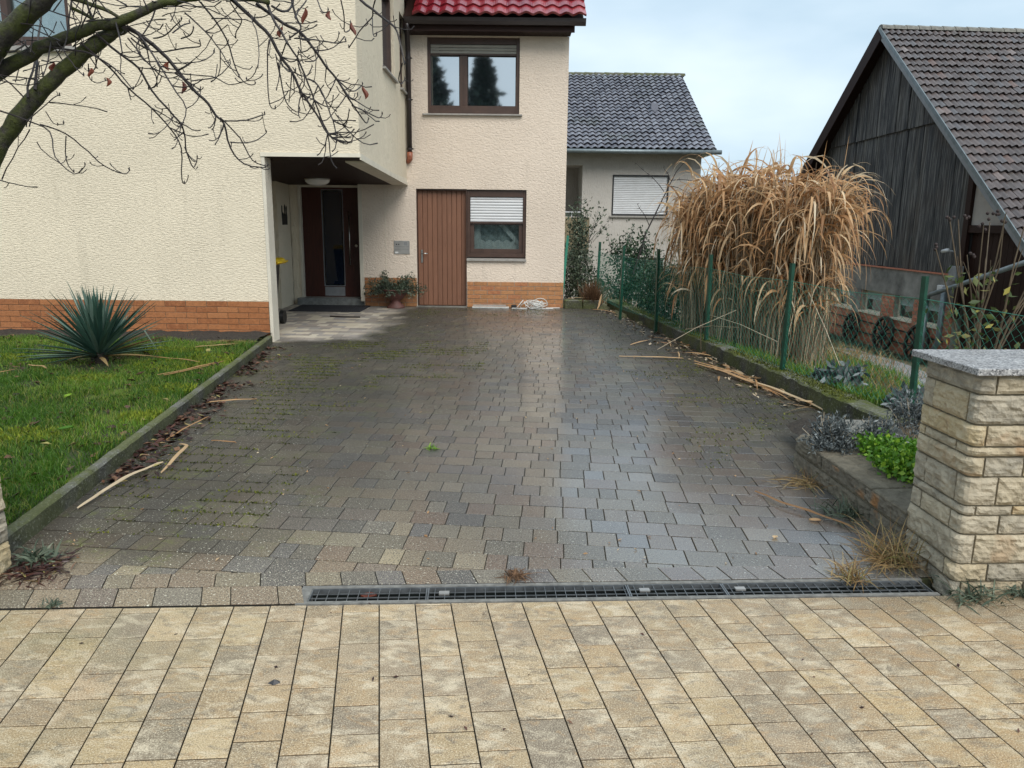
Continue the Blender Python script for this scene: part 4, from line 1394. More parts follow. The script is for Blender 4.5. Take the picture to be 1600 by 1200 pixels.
rt_.add([(XS + 0.03, 13.62, 4.805), (1.12, 13.62, 4.805), (1.12, 17.4, 4.805 + 3.78 * math.tan(a_)), (XS + 0.03, 17.4, 4.805 + 3.78 * math.tan(a_)), (XS + 0.03, 21.2, 4.805), (1.12, 21.2, 4.805)],
        [(0, 1, 2, 3), (3, 2, 5, 4)])
rroof = rt_.build('roof', M['dark_wood'], house)
roof_tiles(rroof, (XS + 0.20, 13.50, 4.835), (1, 0, 0), (0, math.cos(a_), math.sin(a_)), 13, 13, 0.2185, 0.325, M['tile_red'], 60, None, 0.042, 0.03, sub=9, under=0.02)
# ------------------------------------------------------------------ grey neighbouring house
nb = thing('neighbour_house', (3.0, 27, -1.6), 'grey rendered neighbouring house with slate grey tiled roof and closed shutters', 'house')
FN = Fr((0, 25.0, 0), (1, 0, 0), (0, -1, 0))
w = MB()
wall_boxes(w, FN, -4.0, 5.86, -1.7, 3.75, [(0.6, 2.15, 1.70, 3.28), (3.12, 4.86, 1.745, 2.99), (3.6, 4.82, -0.55, 0.43)], 0.3)
w.add([(5.86, 25.3, -1.7), (5.859, 35.4, -1.7), (5.859, 35.4, 3.75), (5.859, 30.3, 6.6), (5.859, 25.3, 3.75)], [(0, 1, 2, 3, 4)])
w.box(-4.0, 5.85, 35.1, 35.4, -1.7, 3.75)
w.build('wall', M['stucco_g'], nb)
q = MB(); q.box(0.3, 2.4, 26.9, 27.0, 1.2, 3.6); q.box(2.151, 2.25, 25.301, 26.9, 1.6, 3.4); q.box(0.3, 2.15, 25.301, 26.9, 1.55, 1.69); q.box(0.3, 2.4, 25.301, 26.9, 3.29, 3.4)
q.build('loggia', M['stucco_g'], nb)
q = MB(); FN.bx(q, 0.4, 2.36, 0.6, 1.675, 0.002, 0.55); q.build('balcony', M['tan_wall'], nb, bevel=0.01)
q = MB()
q.tube([(0.5, 24.5, 1.83), (2.15, 24.5, 1.83)], 0.018, 6)
for x in (0.6, 1.2, 1.8, 2.12): q.tube([(x, 24.5, 1.67), (x, 24.5, 1.83)], 0.012, 5)
q.build('balcony_rail', M['shutter'], nb)
q = MB(); ring(q, FN, 3.10, 4.88, 1.745, 3.0, 0.045, -0.12, 0.012)
nw = q.build('window', M['black'], nb)
nw['label'] = 'upper window closed by a pale roller shutter'
slats(nw, FN, 3.145, 4.835, 1.79, 2.955, -0.04, 0.055, M['shutter'])
q = MB(); FN.bx(q, 3.03, 4.95, 1.69, 1.742, -0.02, 0.07); q.build('sill', M['sill'], nw)
q = MB(); ring(q, FN, 3.6, 4.82, -0.55, 0.43, 0.06, -0.12, 0.0)
nw = q.build('window', M['black'], nb)
q = MB(); FN.bx(q, 3.66, 4.76, -0.49, 0.37, -0.09, -0.07); q.build('pane', M['glass_mirror'], nw)
q = MB()
ry, rz, ey, ez = 30.2, 6.84, 24.42, 3.70
L_ = math.hypot(ry - ey, rz - ez)
q.add([(-4.3, ey, ez - 0.06), (6.22, ey, ez - 0.06), (6.22, ry, rz - 0.06), (-4.3, ry, rz - 0.06), (6.22, 36, ez - 0.06), (-4.3, 36, ez - 0.06)],
      [(0, 1, 2, 3), (3, 2, 4, 5), (0, 3, 5), (1, 4, 2), (0, 5, 4, 1)])
nr = q.build('roof', M['gutter'], nb)
sl = Vector((0, ry - ey, rz - ez))
roof_tiles(nr, (-0.4, ey - 0.03, ez), (1, 0, 0), sl, 31, 22, 0.2115, L_ / 22, M['tile_grey'], 295, None, 0.062, 0.055, jit=0.006, under=0.07)
vs = MB()
x = -0.4
while x < 6.2:
    k = MB()
    pts_ = []
    for t_ in (0, 0.39):
        for i in range(6):
            th = math.pi * i / 5
            rr_ = 0.125 - 0.018 * (t_ > 0)
            pts_.append((x + t_, ry + rr_ * math.cos(th), rz + 0.0 + rr_ * math.sin(th)))
    k.add(pts_, [(i, i + 1, 7 + i, 6 + i) for i in range(5)] + [(0, 1, 2, 3, 4, 5)])
    k.build('ridge_tile', M['kerb_left'], nr, loc=(x, ry, rz))
    x += 0.37
q = MB(); q.tube([(-0.4, ey - 0.09, ez - 0.05), (6.3, ey - 0.09, ez - 0.05)], 0.07, 8); q.build('gutter', M['rail'], nb, smooth=True)
q = MB(); q.box(4.55, 4.78, 26.98, 27.3, 5.15, 5.42); q.build('roof_vent', M['tile_grey'], nr)

# ------------------------------------------------------------------ the barn
FB = Fr((8.37, 16.84, 0), (0.0665, -0.9978, 0), (-0.9978, -0.0665, 0))
barn = thing('barn', FB.p(-1.2, -1.2, -5), 'old barn with weathered dark board gable on a red brick base', 'barn')
AU, AZ, SLP = -1.2, 5.70, 0.838
def rake(u): return AZ - SLP * abs(u - AU)
# body behind the boards
q = MB()
vs = [FB.p(-6.3, 0.08, -0.05), FB.p(2.2, 0.08, -0.05), FB.p(2.2, rake(2.2) - 0.3, -0.05), FB.p(AU, AZ - 0.3, -0.05), FB.p(-6.3, rake(-6.3) - 0.3, -0.05)]
q.prism(vs, [v - FB.n * 0.15 for v in vs])
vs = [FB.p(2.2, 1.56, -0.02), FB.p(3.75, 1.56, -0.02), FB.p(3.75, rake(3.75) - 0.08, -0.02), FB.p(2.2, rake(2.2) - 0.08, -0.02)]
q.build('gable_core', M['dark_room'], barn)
pl_ = MB(); pl_.prism(vs, [v - FB.n * 0.15 for v in vs]); pl_.build('plaster_wall', M['plaster'], barn)
q = MB(); FB.bx(q, -6.3, 4.0, -1.3, 1.3, -12, -11.8); FB.bx(q, -6.3, -6.1, -1.3, 1.3, -11.8, -0.2); FB.bx(q, 4.0, 4.2, -1.6, 1.2, -11.8, -0.12)
q.build('wall', M['plaster'], barn)
def board(u0, u1, v0, n0, n1, tops, r=None):
    q = MB()
    a, b = u0 + 0.004, u1 - 0.004
    vs = [FB.p(a, v0, n0), FB.p(b, v0, n0), FB.p(b, tops(b), n0), FB.p(a, tops(a), n0)]
    q.prism(vs, [v + FB.n * (n1 - n0) for v in vs])
    q.build('board', M['board'], barn, loc=FB.p((u0 + u1) / 2, v0, n0))
def tier_z(u): return 3.585 + 0.026 * u
u = -6.2
while u < 2.04:
    bw = random.uniform(0.13, 0.18)
    u1 = min(u + bw, 2.05)
    if u1 - u > 0.03:
        n_ = random.gauss(0.0, 0.006)
        top = lambda q_: max(0.9, min(tier_z(q_) + 0.04, rake(q_) - 0.14))
        board(u, u1, 0.635 + random.uniform(-0.015, 0.015), n_, n_ + 0.025, top)
        if rake((u + u1) / 2) - 0.14 > tier_z(u) + 0.02:
            board(u, u1, tier_z(u) - 0.05, n_ + 0.045, n_ + 0.07, lambda q_: rake(q_) - 0.14)
    u = u1
q = MB(); FB.bx(q, 2.055, 2.2, -0.2, rake(2.2) - 0.12, -0.02, 0.05); FB.bx(q, 2.2, 3.72, 1.42, 1.558, -0.05, 0.03)
q.build('post', M['dark_wood'], barn)
u = 2.21
while u < 3.9:
    q = MB(); FB.bx(q, u, u + 0.135, -1.35, 1.415, -0.10 + random.gauss(0, 0.006), -0.07); q.build('board', M['dark_wood'], barn, loc=FB.p(u, 0, -0.1))
    u += 0.142
# brick base with windows
q = MB(); FB.bx(q, -6.3, 2.05, 0.055, 0.60, -0.10, 0.02); q.build('concrete_band', M['band'], barn)
q = MB(); FB.bx(q, -6.3, 2.05, 0.60, 0.632, -0.05, 0.05); q.build('brick_ledge', M['red_brick'], barn)
WN = [(-2.75, -1.80), (-1.42, -0.55), (-0.02, 0.70), (0.98, 1.72)]
q = MB()
wall_boxes(q, FB, -6.3, 2.05, -1.35, 0.055, [(a, b, -0.44, 0.056) for a, b in WN], 0.2)
q.build('brick_backing', M['mortar'], barn)
bricks(barn, FB, -3.4, 2.05, -1.22, 0.05, 0.25, 0.0775, 0.011, M['red_brick'], M['mortar'], most=290, skip=(-0.475, WN), back=-0.019)
for a, b in WN:
    q = MB(); ring(q, FB, a, b, -0.44, 0.05, 0.035, -0.16, -0.10)
    wd = q.build('window', M['trim'], barn)
    q = MB(); FB.bx(q, a + 0.035, b - 0.035, -0.40, 0.015, -0.15, -0.13); q.build('pane', M['glass_green'], wd)
    q = MB(); FB.bx(q, a + 0.035, b - 0.035, -0.16, 0.015, -0.128, -0.118); q.build('blind', M['blind'], wd)
    q = MB(); FB.bx(q, a - 0.03, b + 0.03, -0.475, -0.435, -0.12, 0.05); q.build('sill', M['trim'], wd)
q = MB(); FB.bx(q, -1.80, -1.44, -0.50, 0.05, -0.02, 0.03); q.build('pier', M['band'], barn)
q = MB(); q.tube([FB.p(1.86, 0.35, 0.12), FB.p(1.86, -0.7, 0.12), FB.p(1.72, -0.95, 0.14), FB.p(1.66, -1.15, 0.14)], 0.055, 10)
q.build('downpipe', M['rail'], barn, smooth=True)
q = MB(); FB.bx(q, 2.06, 2.28, 0.52, 0.80, 0.06, 0.22); q.build('junction_box', M['dark_grey'], barn, bevel=0.01)
q = MB(); q.tube([FB.p(1.92, 1.06, 0.05), FB.p(1.92, 1.08, 0.22)], 0.015, 6); q.tube([FB.p(1.80, 1.06, 0.22), FB.p(2.0, 1.09, 0.24)], 0.035, 8)
q.build('floodlight', M['shutter'], barn, smooth=True)
q = MB(); FB.bx(q, 1.60, 1.78, 0.28, 0.40, 0.02, 0.12); q.build('meter_box', M['shutter'], barn, bevel=0.01)
# roof
def slope_slab(u_low, z_low, thick, n0, n1):
    a, b = FB.p(AU, AZ, 0), FB.p(u_low, z_low, 0)
    sgn = 1 if u_low > AU else -1
    dn_ = (Vector((0, 0, 1)) + FB.u * sgn * SLP).normalized() * -thick
    vs = [a + FB.n * n0, b + FB.n * n0, b + FB.n * n1, a + FB.n * n1]
    return vs, [v + dn_ for v in vs]
q = MB()
for ul in (4.45, -6.85):
    a, b = slope_slab(ul, rake(ul), 0.10, 0.36, -12.3)
    q.prism(a, b)
broof = q.build('roof', M['dark_wood'], barn)
sv = FB.p(AU, AZ, 0) - FB.p(4.42, rake(4.42), 0)
NR = 29
roof_tiles(broof, FB.p(4.42, rake(4.42), 0.33) + Vector((0, 0, 0.012)), -FB.n, sv, 62, NR, 0.139, sv.length / NR, M['tile_brown'], 298, None, 0.045, 0.045, jit=0.005, under=0.06)
n_ = 0.34
while n_ > -8.5:
    k = MB()
    vs = []
    for t_ in (0, 0.30):
        for i in range(6):
            th = math.pi * i / 5
            rr_ = 0.12 - 0.015 * (t_ > 0)
            vs.append(FB.p(AU - rr_ * math.cos(th), AZ + 0.01 + rr_ * math.sin(th) * 0.9, n_ - t_))
    k.add(vs, [(i, 6 + i, 7 + i, i + 1) for i in range(5)] + [(5, 4, 3, 2, 1, 0)])
    k.build('ridge_tile', M['concrete'], broof, loc=FB.p(AU, AZ, n_))
    n_ -= 0.276
def verge(ul, w_, mat, name, lift, n0, n1):
    a, b = FB.p(AU, AZ, 0), FB.p(ul, rake(ul), 0)
    sgn = 1 if ul > AU else -1
    up_ = (Vector((0, 0, 1)) + FB.u * sgn * SLP).normalized()
    q = MB()
    vs = [a + FB.n * n0 + up_ * lift, b + FB.n * n0 + up_ * lift, b + FB.n * n0 + up_ * (lift - w_), a + FB.n * n0 + up_ * (lift - w_)]
    q.prism(vs, [v + FB.n * (n1 - n0) for v in vs])
    q.build(name, mat, barn)
verge(4.45, 0.075, M['rail'], 'verge_trim', 0.07, 0.361, 0.385)
verge(4.45, 0.085, M['dark_grey'], 'bargeboard', -0.006, 0.345, 0.372)
verge(-6.85, 0.30, M['dark_wood'], 'bargeboard', 0.04, 0.361, 0.39)

# wagon wheels leaning on the barn
def wheel(u, n, rad, zc, label):
    t_ = thing('wagon_wheel', FB.p(u, zc - rad, n), label, 'wheel', 'old wagon wheels along the barn wall')
    c = FB.p(u, zc, n)
    tilt = 0.13
    ax = (FB.n + Vector((0, 0, tilt))).normalized()
    e1 = FB.u
    e2 = ax.cross(e1).normalized()
    q = MB()
    N = 28
    vs, fs = [], []
    for i in range(N):
        th = 2 * math.pi * i / N
        d = e1 * math.cos(th) + e2 * math.sin(th)
        for (rr_, hh_) in ((rad, -0.03), (rad, 0.03), (rad - 0.05, 0.03), (rad - 0.05, -0.03)):
            vs.append(c + d * rr_ + ax * hh_)
    for i in range(N):
        j = (i + 1) % N
        for k in range(4):
            fs.append((4 * i + k, 4 * i + (k + 1) % 4, 4 * j + (k + 1) % 4, 4 * j + k))
    q.add(vs, fs); q.build('rim', M['wheel'], t_)
    for i in range(12):
        th = 2 * math.pi * (i + 0.3) / 12
        d = e1 * math.cos(th) + e2 * math.sin(th)
        q = MB(); q.bar(c + d * 0.05 + ax * 0.02, c + d * (rad - 0.05), 0.026, 0.03, ax); q.build('spoke', M['wheel'], t_)
    q = MB()
    q.tube([c - ax * 0.05, c + ax * 0.10], [0.07, 0.05], 12); q.build('hub', M['wheel'], t_)
wheel(-1.52, 0.14, 0.35, -0.86, 'black spoked wagon wheel beside the dead reeds, leftmost on the barn wall')
wheel(-0.10, 0.14, 0.39, -0.82, 'black spoked wagon wheel under the middle workshop window of the barn')
wheel(1.18, 0.14, 0.40, -0.84, 'black spoked wagon wheel behind the green post and granite cap')
rl = thing('wall_rail', FB.p(0, -0.8, 0.08), 'two thin dark rails along the red brick base of the barn', 'rail')
for z in (-0.66, -0.92):
    q = MB(); q.bar(FB.p(-3.0, z, 0.05), FB.p(1.9, z - 0.03, 0.05), 0.02, 0.025); q.build('rail', M['wheel'], rl)
hr = thing('handrail', FB.p(1.9, -1.3, 0.5), 'thick grey metal handrail sloping up in front of the barn', 'handrail')
q = MB(); q.tube([FB.p(1.86, 0.02, 0.45), FB.p(1.88, 0.20, 0.45), FB.p(1.95, 0.24, 0.45), FB.p(4.6, 1.06, 0.45)], 0.042, 10); q.build('tube', M['rail'], hr, smooth=True)
q = MB(); q.tube([FB.p(1.86, -1.3, 0.45), FB.p(1.86, 0.02, 0.45)], 0.05, 10); q.build('post', M['rail'], hr, smooth=True)

# ------------------------------------------------------------------ stone pillars
def stone_wall(name, loc, path, courses, mat, label, cat, arc=0.05, z_core=None, seed=0, core_back=0.3, closed_core=None):
    """path: corner points of the outer face; courses: (z0, z1, [s joints])"""
    t_ = thing(name, loc, label, cat)
    pts_ = [Vector((x, y, 0)) for x, y in path]
    # rounded polyline sampled finely
    fine = [pts_[0]]
    for i in range(1, len(pts_) - 1):
        a = (pts_[i - 1] - pts_[i]).normalized(); b = (pts_[i + 1] - pts_[i]).normalized()
        p0, p2 = pts_[i] + a * arc, pts_[i] + b * arc
        for k in range(7):
            t = k / 6
            fine.append(p0 * (1 - t) ** 2 + pts_[i] * 2 * t * (1 - t) + p2 * t * t)
    fine.append(pts_[-1])
    cum = [0]
    for a, b in zip(fine, fine[1:]): cum.append(cum[-1] + (b - a).length)
    def at(s):
        s = min(max(s, 0), cum[-1] - 1e-5)
        for i in range(len(fine) - 1):
            if cum[i + 1] >= s:
                d = (fine[i + 1] - fine[i])
                p = fine[i] + d * ((s - cum[i]) / max(1e-9, cum[i + 1] - cum[i]))
                d.normalize()
                return p, Vector((d.y, -d.x, 0)) * -1
    def nrm(s):
        v = Vector()
        for ds in (-0.02, 0, 0.02): v += at(s + ds)[1]
        return v.normalized()
    sgn = 1
    # make the normal point to the camera side
    p_, n0 = at(cum[-1] * 0.6)
    if n0.dot(Vector((0, 0, 0)) - p_) < 0: sgn = -1
    for ci, (z0, z1, js) in enumerate(courses):
        js = [0.0] + [j for j in js if j < cum[-1]] + [cum[-1]]
        for a, b in zip(js, js[1:]):
            if b - a < 0.02: continue
            g_ = 0.0045
            sa, sb, za, zb = a + g_, b - g_, z0 + g_, z1 - g_
            nu = max(4, int((sb - sa) / 0.014)); nv = max(3, int((zb - za) / 0.014))
            vs, fs = [], []
            bulge = random.uniform(0.001, 0.008)
            off = random.random() * 50
            for j in range(nv + 1):
                for i in range(nu + 1):
                    fu, fv = i / nu, j / nv
                    s, z = sa + (sb - sa) * fu, za + (zb - za) * fv
                    p, _ = at(s)
                    nn = nrm(s) * sgn
                    du, dv = min(fu, 1 - fu) * (sb - sa), min(fv, 1 - fv) * (zb - za)
                    e = min(1, min(du, dv) / 0.013)
                    q_ = (0.5 - abs(mnoise.noise((s * 11 + off, z * 17, off)))) * 0.014 + mnoise.fractal((s * 24 + off, z * 38, off), 0.9, 2.1, 4) * 0.009
                    edge = (mnoise.noise((s * 40, z * 40, 3)) * 0.0035) if e < 0.01 else 0
                    h_ = e * (bulge + q_) + edge
                    vs.append(tuple(p + nn * h_ + Vector((0, 0, z + (edge if e < 0.01 else 0)))))
            for j in range(nv):
                for i in range(nu):
                    f = (j * (nu + 1) + i, j * (nu + 1) + i + 1, (j + 1) * (nu + 1) + i + 1, (j + 1) * (nu + 1) + i)
                    fs.append(f if sgn > 0 else f[::-1])
            # sides running back into the joint
            rim = [j * 0 + i for i in range(nu + 1)] + [j * (nu + 1) + nu for j in range(1, nv + 1)] + [nv * (nu + 1) + i for i in range(nu - 1, -1, -1)] + [j * (nu + 1) for j in range(nv - 1, 0, -1)]
            base = len(vs)
            for r_ in rim:
                fu = (r_ % (nu + 1)) / nu
                s = sa + (sb - sa) * fu
                nn = nrm(s) * sgn
                vs.append(tuple(Vector(vs[r_]) - nn * 0.035))
            m_ = len(rim)
            for k in range(m_):
                k2 = (k + 1) % m_
                f = (rim[k], base + k, base + k2, rim[k2])
                fs.append(f if sgn > 0 else f[::-1])
            mb = MB().add(vs, fs)
            pm_, _ = at((sa + sb) / 2)
            mb.build('stone', mat, t_, smooth=False, loc=(pm_.x, pm_.y, (za + zb) / 2))
    # mortar core
    inner = [p - (nrm(c) * sgn) * 0.008 for p, c in zip(fine, cum)]
    core = MB()
    zt = courses[0][1] if z_core is None else z_core
    poly = [(p.x, p.y) for p in inner] + (closed_core or [])
    if area(poly) < 0: poly = poly[::-1]
    core.prism([(x, y, -0.08) for x, y in poly], [(x, y, zt - 0.002) for x, y in poly])
    core.build('mortar', M['mortar_dark'], t_)
    return t_

zs = [0.957, 0.872, 0.744, 0.650, 0.606, 0.519, 0.391, 0.348, 0.262, 0.128, 0.045, -0.06]
LF = 0.40
J = [[LF + 0.055, LF + 0.42, LF + 0.75], [0.085, 0.335, LF + 0.26, LF + 0.6], [LF + 0.04, LF + 0.33, LF + 0.7], [0.05, 0.29, LF + 0.31, LF + 0.8],
     [LF + 0.05, LF + 0.22, LF + 0.55], [0.09, 0.325, LF + 0.12, LF + 0.45, LF + 0.8], [LF + 0.04, LF + 0.20, LF + 0.5], [0.085, 0.315, LF + 0.15, LF + 0.42, LF + 0.7],
     [LF + 0.055, LF + 0.38, LF + 0.8], [0.10, 0.315, LF + 0.13, LF + 0.44, LF + 0.7], [0.2, LF + 0.02, LF + 0.17, LF + 0.3, LF + 0.6]]
courses = [(zs[i + 1], zs[i], J[i]) for i in range(11)]
fx = lambda x: bline(x) + 0.028
pil = stone_wall('stone_pillar', (2.2, 3.25, 0), [(1.902, fx(1.9) + LF), (1.912, fx(1.912)), (3.3, fx(3.3))], courses, M['stone'],
                 'split limestone pillar with speckled granite cap at the right of the driveway entrance', 'pillar', 0.035,
                 closed_core=[(3.3, fx(3.3) + 0.42), (1.95, fx(1.9) + LF)])
cp = MB()
cpoly = [(1.872, fx(1.87) - 0.035), (3.35, fx(3.35) - 0.035), (3.35, fx(3.3) + 0.46), (1.846, fx(1.85) + LF + 0.045)]
cp.prism([(x, y, 0.958) for x, y in cpoly], [(x, y, 0.988) for x, y in cpoly])
cp.build('cap', M['granite'], pil, bevel=0.003)
zs2 = [0.95, 0.83, 0.74, 0.60, 0.47, 0.40, 0.27, 0.13, -0.05]
courses = [(zs2[i + 1], zs2[i], [0.14 + 0.11 * ((i * 5) % 3), 0.36]) for i in range(8)]
lp = stone_wall('stone_pillar', (-2.5, 3.0, 0), [(-3.4, fx(-3.4) + 0.0), (-2.262, fx(-2.26) + 0.0), (-2.245, 3.215)], [(a, b, [0.3, 0.62, 0.9, 1.12 + j[0] * 0.4]) for a, b, j in courses], M['stone'],
                'pale stone pillar cut off by the left edge of the picture', 'pillar', 0.03,
                closed_core=[(-2.30, 3.21), (-3.4, 3.21)])
cp = MB(); cp.prism([(-3.45, fx(-3.4) - 0.04, 0.952), (-2.21, fx(-2.2) - 0.04, 0.952), (-2.20, 3.25, 0.952), (-3.45, 3.25, 0.952)], [(-3.45, fx(-3.4) - 0.04, 0.98), (-2.21, fx(-2.2) - 0.04, 0.98), (-2.20, 3.25, 0.98), (-3.45, 3.25, 0.98)])
cp.build('cap', M['granite'], lp, bevel=0.003)

# low planter wall of two courses
plw = stone_wall('planter_wall', (1.9, 4.2, 0), [(2.16, 4.93), (1.858, 4.86), (1.922, 3.50)], [(0.095, 0.19, [0.25, 0.70, 1.24]), (-0.05, 0.092, [0.3, 0.82, 1.3])], M['stone_dark'],
                 'low two course stone wall edging the planting bed beside the pillar', 'low wall', 0.07, z_core=0.172,
                 closed_core=[(2.2, 3.50), (2.2, 4.90)])
def topstone(poly, z0, z1):
    mb = MB(); mb.prism([(x, y, z0) for x, y in poly], [(x, y, z1) for x, y in poly]); mb.build('coping_stone', M['stone_dark'], plw, bevel=0.006, loc=(poly[0][0], poly[0][1], z0))
fxx = lambda y: 1.858 + (4.86 - y) * 0.047 - 0.008
topstone([(fxx(4.40), 4.40), (fxx(4.40) + 0.25, 4.42), (2.15, 4.90), (1.90, 4.885), (fxx(4.8), 4.8)], 0.172, 0.192)
topstone([(fxx(3.84), 3.84), (fxx(3.84) + 0.30, 3.87), (fxx(4.39) + 0.25, 4.41), (fxx(4.39), 4.39)], 0.172, 0.194)
topstone([(fxx(3.505), 3.505), (fxx(3.505) + 0.31, 3.505), (fxx(3.83) + 0.30, 3.86), (fxx(3.83), 3.83)], 0.172, 0.193)
q = MB()
vs = []
for j in range(14):
    for i in range(10):
        x, y = 2.0 + 1.15 * i / 9 , 3.48 + 1.95 * j / 13
        vs.append((x, y, 0.155 + 0.02 * mnoise.noise((x * 6, y * 6, 0)) - (0.05 if i == 0 else 0)))
q.add(vs, [(j * 10 + i, j * 10 + i + 1, (j + 1) * 10 + i + 1, (j + 1) * 10 + i) for j in range(13) for i in range(9)])
q.build('planting_bed', M['soil'], kind='structure', smooth=True)
q = MB(); q.prism([(2.28, 4.92, 0.14), (2.62, 4.86, 0.14), (2.72, 5.28, 0.14), (2.36, 5.34, 0.14)], [(2.28, 4.92, 0.185), (2.62, 4.86, 0.185), (2.72, 5.28, 0.185), (2.36, 5.34, 0.185)])
tag(q.build('stone_slab', M['concrete'], bevel=0.01), 'flat grey stone slab behind the lavender at the end of the kerb', 'slab')
# mossy block at the far corner of the driveway
q = MB()
for x0, x1 in ((0.935, 1.26), (1.27, 1.62)): q.box(x0, x1, 13.92, 14.12, -0.05, 0.155)
tag(q.build('edging_block', M['kerb_right'], bevel=0.015), 'mossy low block between the house corner and the fence', 'block')

# garden path beyond the fence
q = MB()
ptsA = [(3.6, 4.2), (4.2, 6.0), (5.0, 8.0), (5.7, 10.5), (6.4, 13.5), (7.0, 17)]
vs = []
for i, (x, y) in enumerate(ptsA):
    for dx_ in (-0.35, 0.0, 0.35): vs.append((x + dx_ * (1 + i * 0.15), y, ground_z(x + dx_ * (1 + i * 0.15), y) + 0.03))
q.add(vs, [(3 * i + k, 3 * i + k + 1, 3 * i + k + 4, 3 * i + k + 3) for i in range(len(ptsA) - 1) for k in range(2)])
q.build('path', M['path'], kind='structure', smooth=True)

# ------------------------------------------------------------------ chain link fence
fence = thing('fence', (2.3, 9.2, 0.16), 'green chain link fence on green posts along the right hand kerb', 'fence')
FP = [(3.44, 3.85), (3.018, 5.644), (2.621, 7.329), (2.336, 9.185), (2.044, 10.9), (1.736, 12.40), (1.563, 14.39)]
ztop = lambda y: 1.0 + 0.02 * math.sin(y * 1.7)
for i, (x, y) in enumerate(FP):
    x2, y2 = FP[min(i + 1, len(FP) - 1)]
    x1, y1 = FP[max(i - 1, 0)]
    d = Vector((x2 - x1, y2 - y1, 0)).normalized()
    nn = Vector((-d.y, d.x, 0))
    if nn.x > 0: nn = -nn
    ln = Vector((random.gauss(0, 0.012), random.gauss(0, 0.012), 0))
    q = MB()
    b, t_ = Vector((x, y, 0.0)) + nn * 0.014, Vector((x, y, 1.185)) + ln + nn * 0.014
    q.bar(b, t_, 0.046, 0.006, nn)
    q.bar(b - nn * 0.022, t_ - nn * 0.022, 0.006, 0.038, nn)
    q.build('post', M['green_post'], fence, loc=(x, y, 0))
q = MB()
x, y = 1.02, 15.1
q.bar((x - 0.06, y, 0.0), (x + 0.03, y, 1.28), 0.046, 0.01, (0, 1, 0)); q.build('post', M['wire'], fence)
fence_pts = FP
for (x0, y0), (x1, y1) in zip(FP, FP[1:]):
    Lp = math.hypot(x1 - x0, y1 - y0)
    cell = 0.038
    n_ = int(Lp / cell)
    d = np.array([(x1 - x0) / Lp, (y1 - y0) / Lp])
    nn = np.array([-d[1], d[0]])
    rows = 23
    V, Q = [], []
    zz0 = 0.17
    base = 0
    bow = random.uniform(0.02, 0.05)
    for i in range(n_ + 1):
        for j in range(rows + 1):
            f = j / rows
            zt_ = 1.02 - 0.03 * math.sin(math.pi * i / n_)
            z = zz0 + (zt_ - zz0) * f
            t_ = (i + (1.03 if (i + j) % 2 else -0.03)) * cell + 0.006 * math.sin(i * 0.35 + j * 0.3)
            off = (0.004 if j % 2 else -0.004) + bow * math.sin(math.pi * min(1, max(0, t_ / Lp))) * math.sin(math.pi * f) * 0.6
            c0, c1 = x0 + d[0] * t_ + nn[0] * off, y0 + d[1] * t_ + nn[1] * off
            rw = 0.0015
            V += [(c0 + nn[0] * rw, c1 + nn[1] * rw, z), (c0 - d[0] * rw - nn[0] * rw * .6, c1 - d[1] * rw - nn[1] * rw * .6, z), (c0 + d[0] * rw - nn[0] * rw * .6, c1 + d[1] * rw - nn[1] * rw * .6, z)]
        for j in range(rows):
            a = base + 3 * j
            for k in range(3):
                k2 = (k + 1) % 3
                Q.append((a + k, a + k2, a + 3 + k2, a + 3 + k))
        base += 3 * (rows + 1)
    o_ = np_mesh('wire_mesh', np.array(V), np.array(Q), None, M['wire'], None, None, fence)
    q = MB(); q.tube([(x0, y0, 1.02), ((x0 + x1) / 2, (y0 + y1) / 2, 0.995), (x1, y1, 1.02)], 0.0028, 5); q.build('tension_wire', M['wire'], fence)
# ------------------------------------------------------------------ vegetation helpers
def leaf_cloud(name, P_, size, mat, parent=None, kind=None, rnd=None, asp=0.45, upb=0.3, origin=None):
    """small bent leaves: two quads each, random attitude"""
    P_ = np.asarray(P_, float); n = len(P_)
    d = rng.normal(size=(n, 3)); d[:, 2] += upb; d /= np.linalg.norm(d, axis=1)[:, None]
    e = np.cross(d, rng.normal(size=(n, 3))); e /= np.linalg.norm(e, axis=1)[:, None]
    f = np.cross(d, e)
    s = size * (0.6 + 0.8 * rng.random(n))[:, None]
    V = np.empty((n, 6, 3))
    V[:, 0] = P_; V[:, 1] = P_ + d * s * 0.5 + e * s * asp * 0.5; V[:, 2] = P_ + d * s * 0.5 + f * s * 0.08; V[:, 3] = P_ + d * s * 0.5 - e * s * asp * 0.5
    V[:, 4] = P_ + d * s + f * s * -0.06; V[:, 5] = P_ + d * s * 0.9
    b = np.arange(n)[:, None] * 6
    q = np.concatenate([b + np.array([0, 1, 4, 2]), b + np.array([0, 2, 4, 3])])
    r = rng.random(n) * 0.99 + 0.005 if rnd is None else rnd
    return np_mesh(name, V.reshape(-1, 3), q, None, mat, np.concatenate([r, r]), None, parent, kind, origin=origin)

def blob_points(n, c, rad, clumps=14, seed=0):
    r = np.random.default_rng(seed)
    cs = r.normal(size=(clumps, 3)); cs /= np.linalg.norm(cs, axis=1)[:, None]
    cs *= (0.35 + 0.6 * r.random(clumps))[:, None]
    k = r.integers(0, clumps, n)
    p = cs[k] + r.normal(size=(n, 3)) * 0.2
    return np.asarray(c) + p * np.asarray(rad)

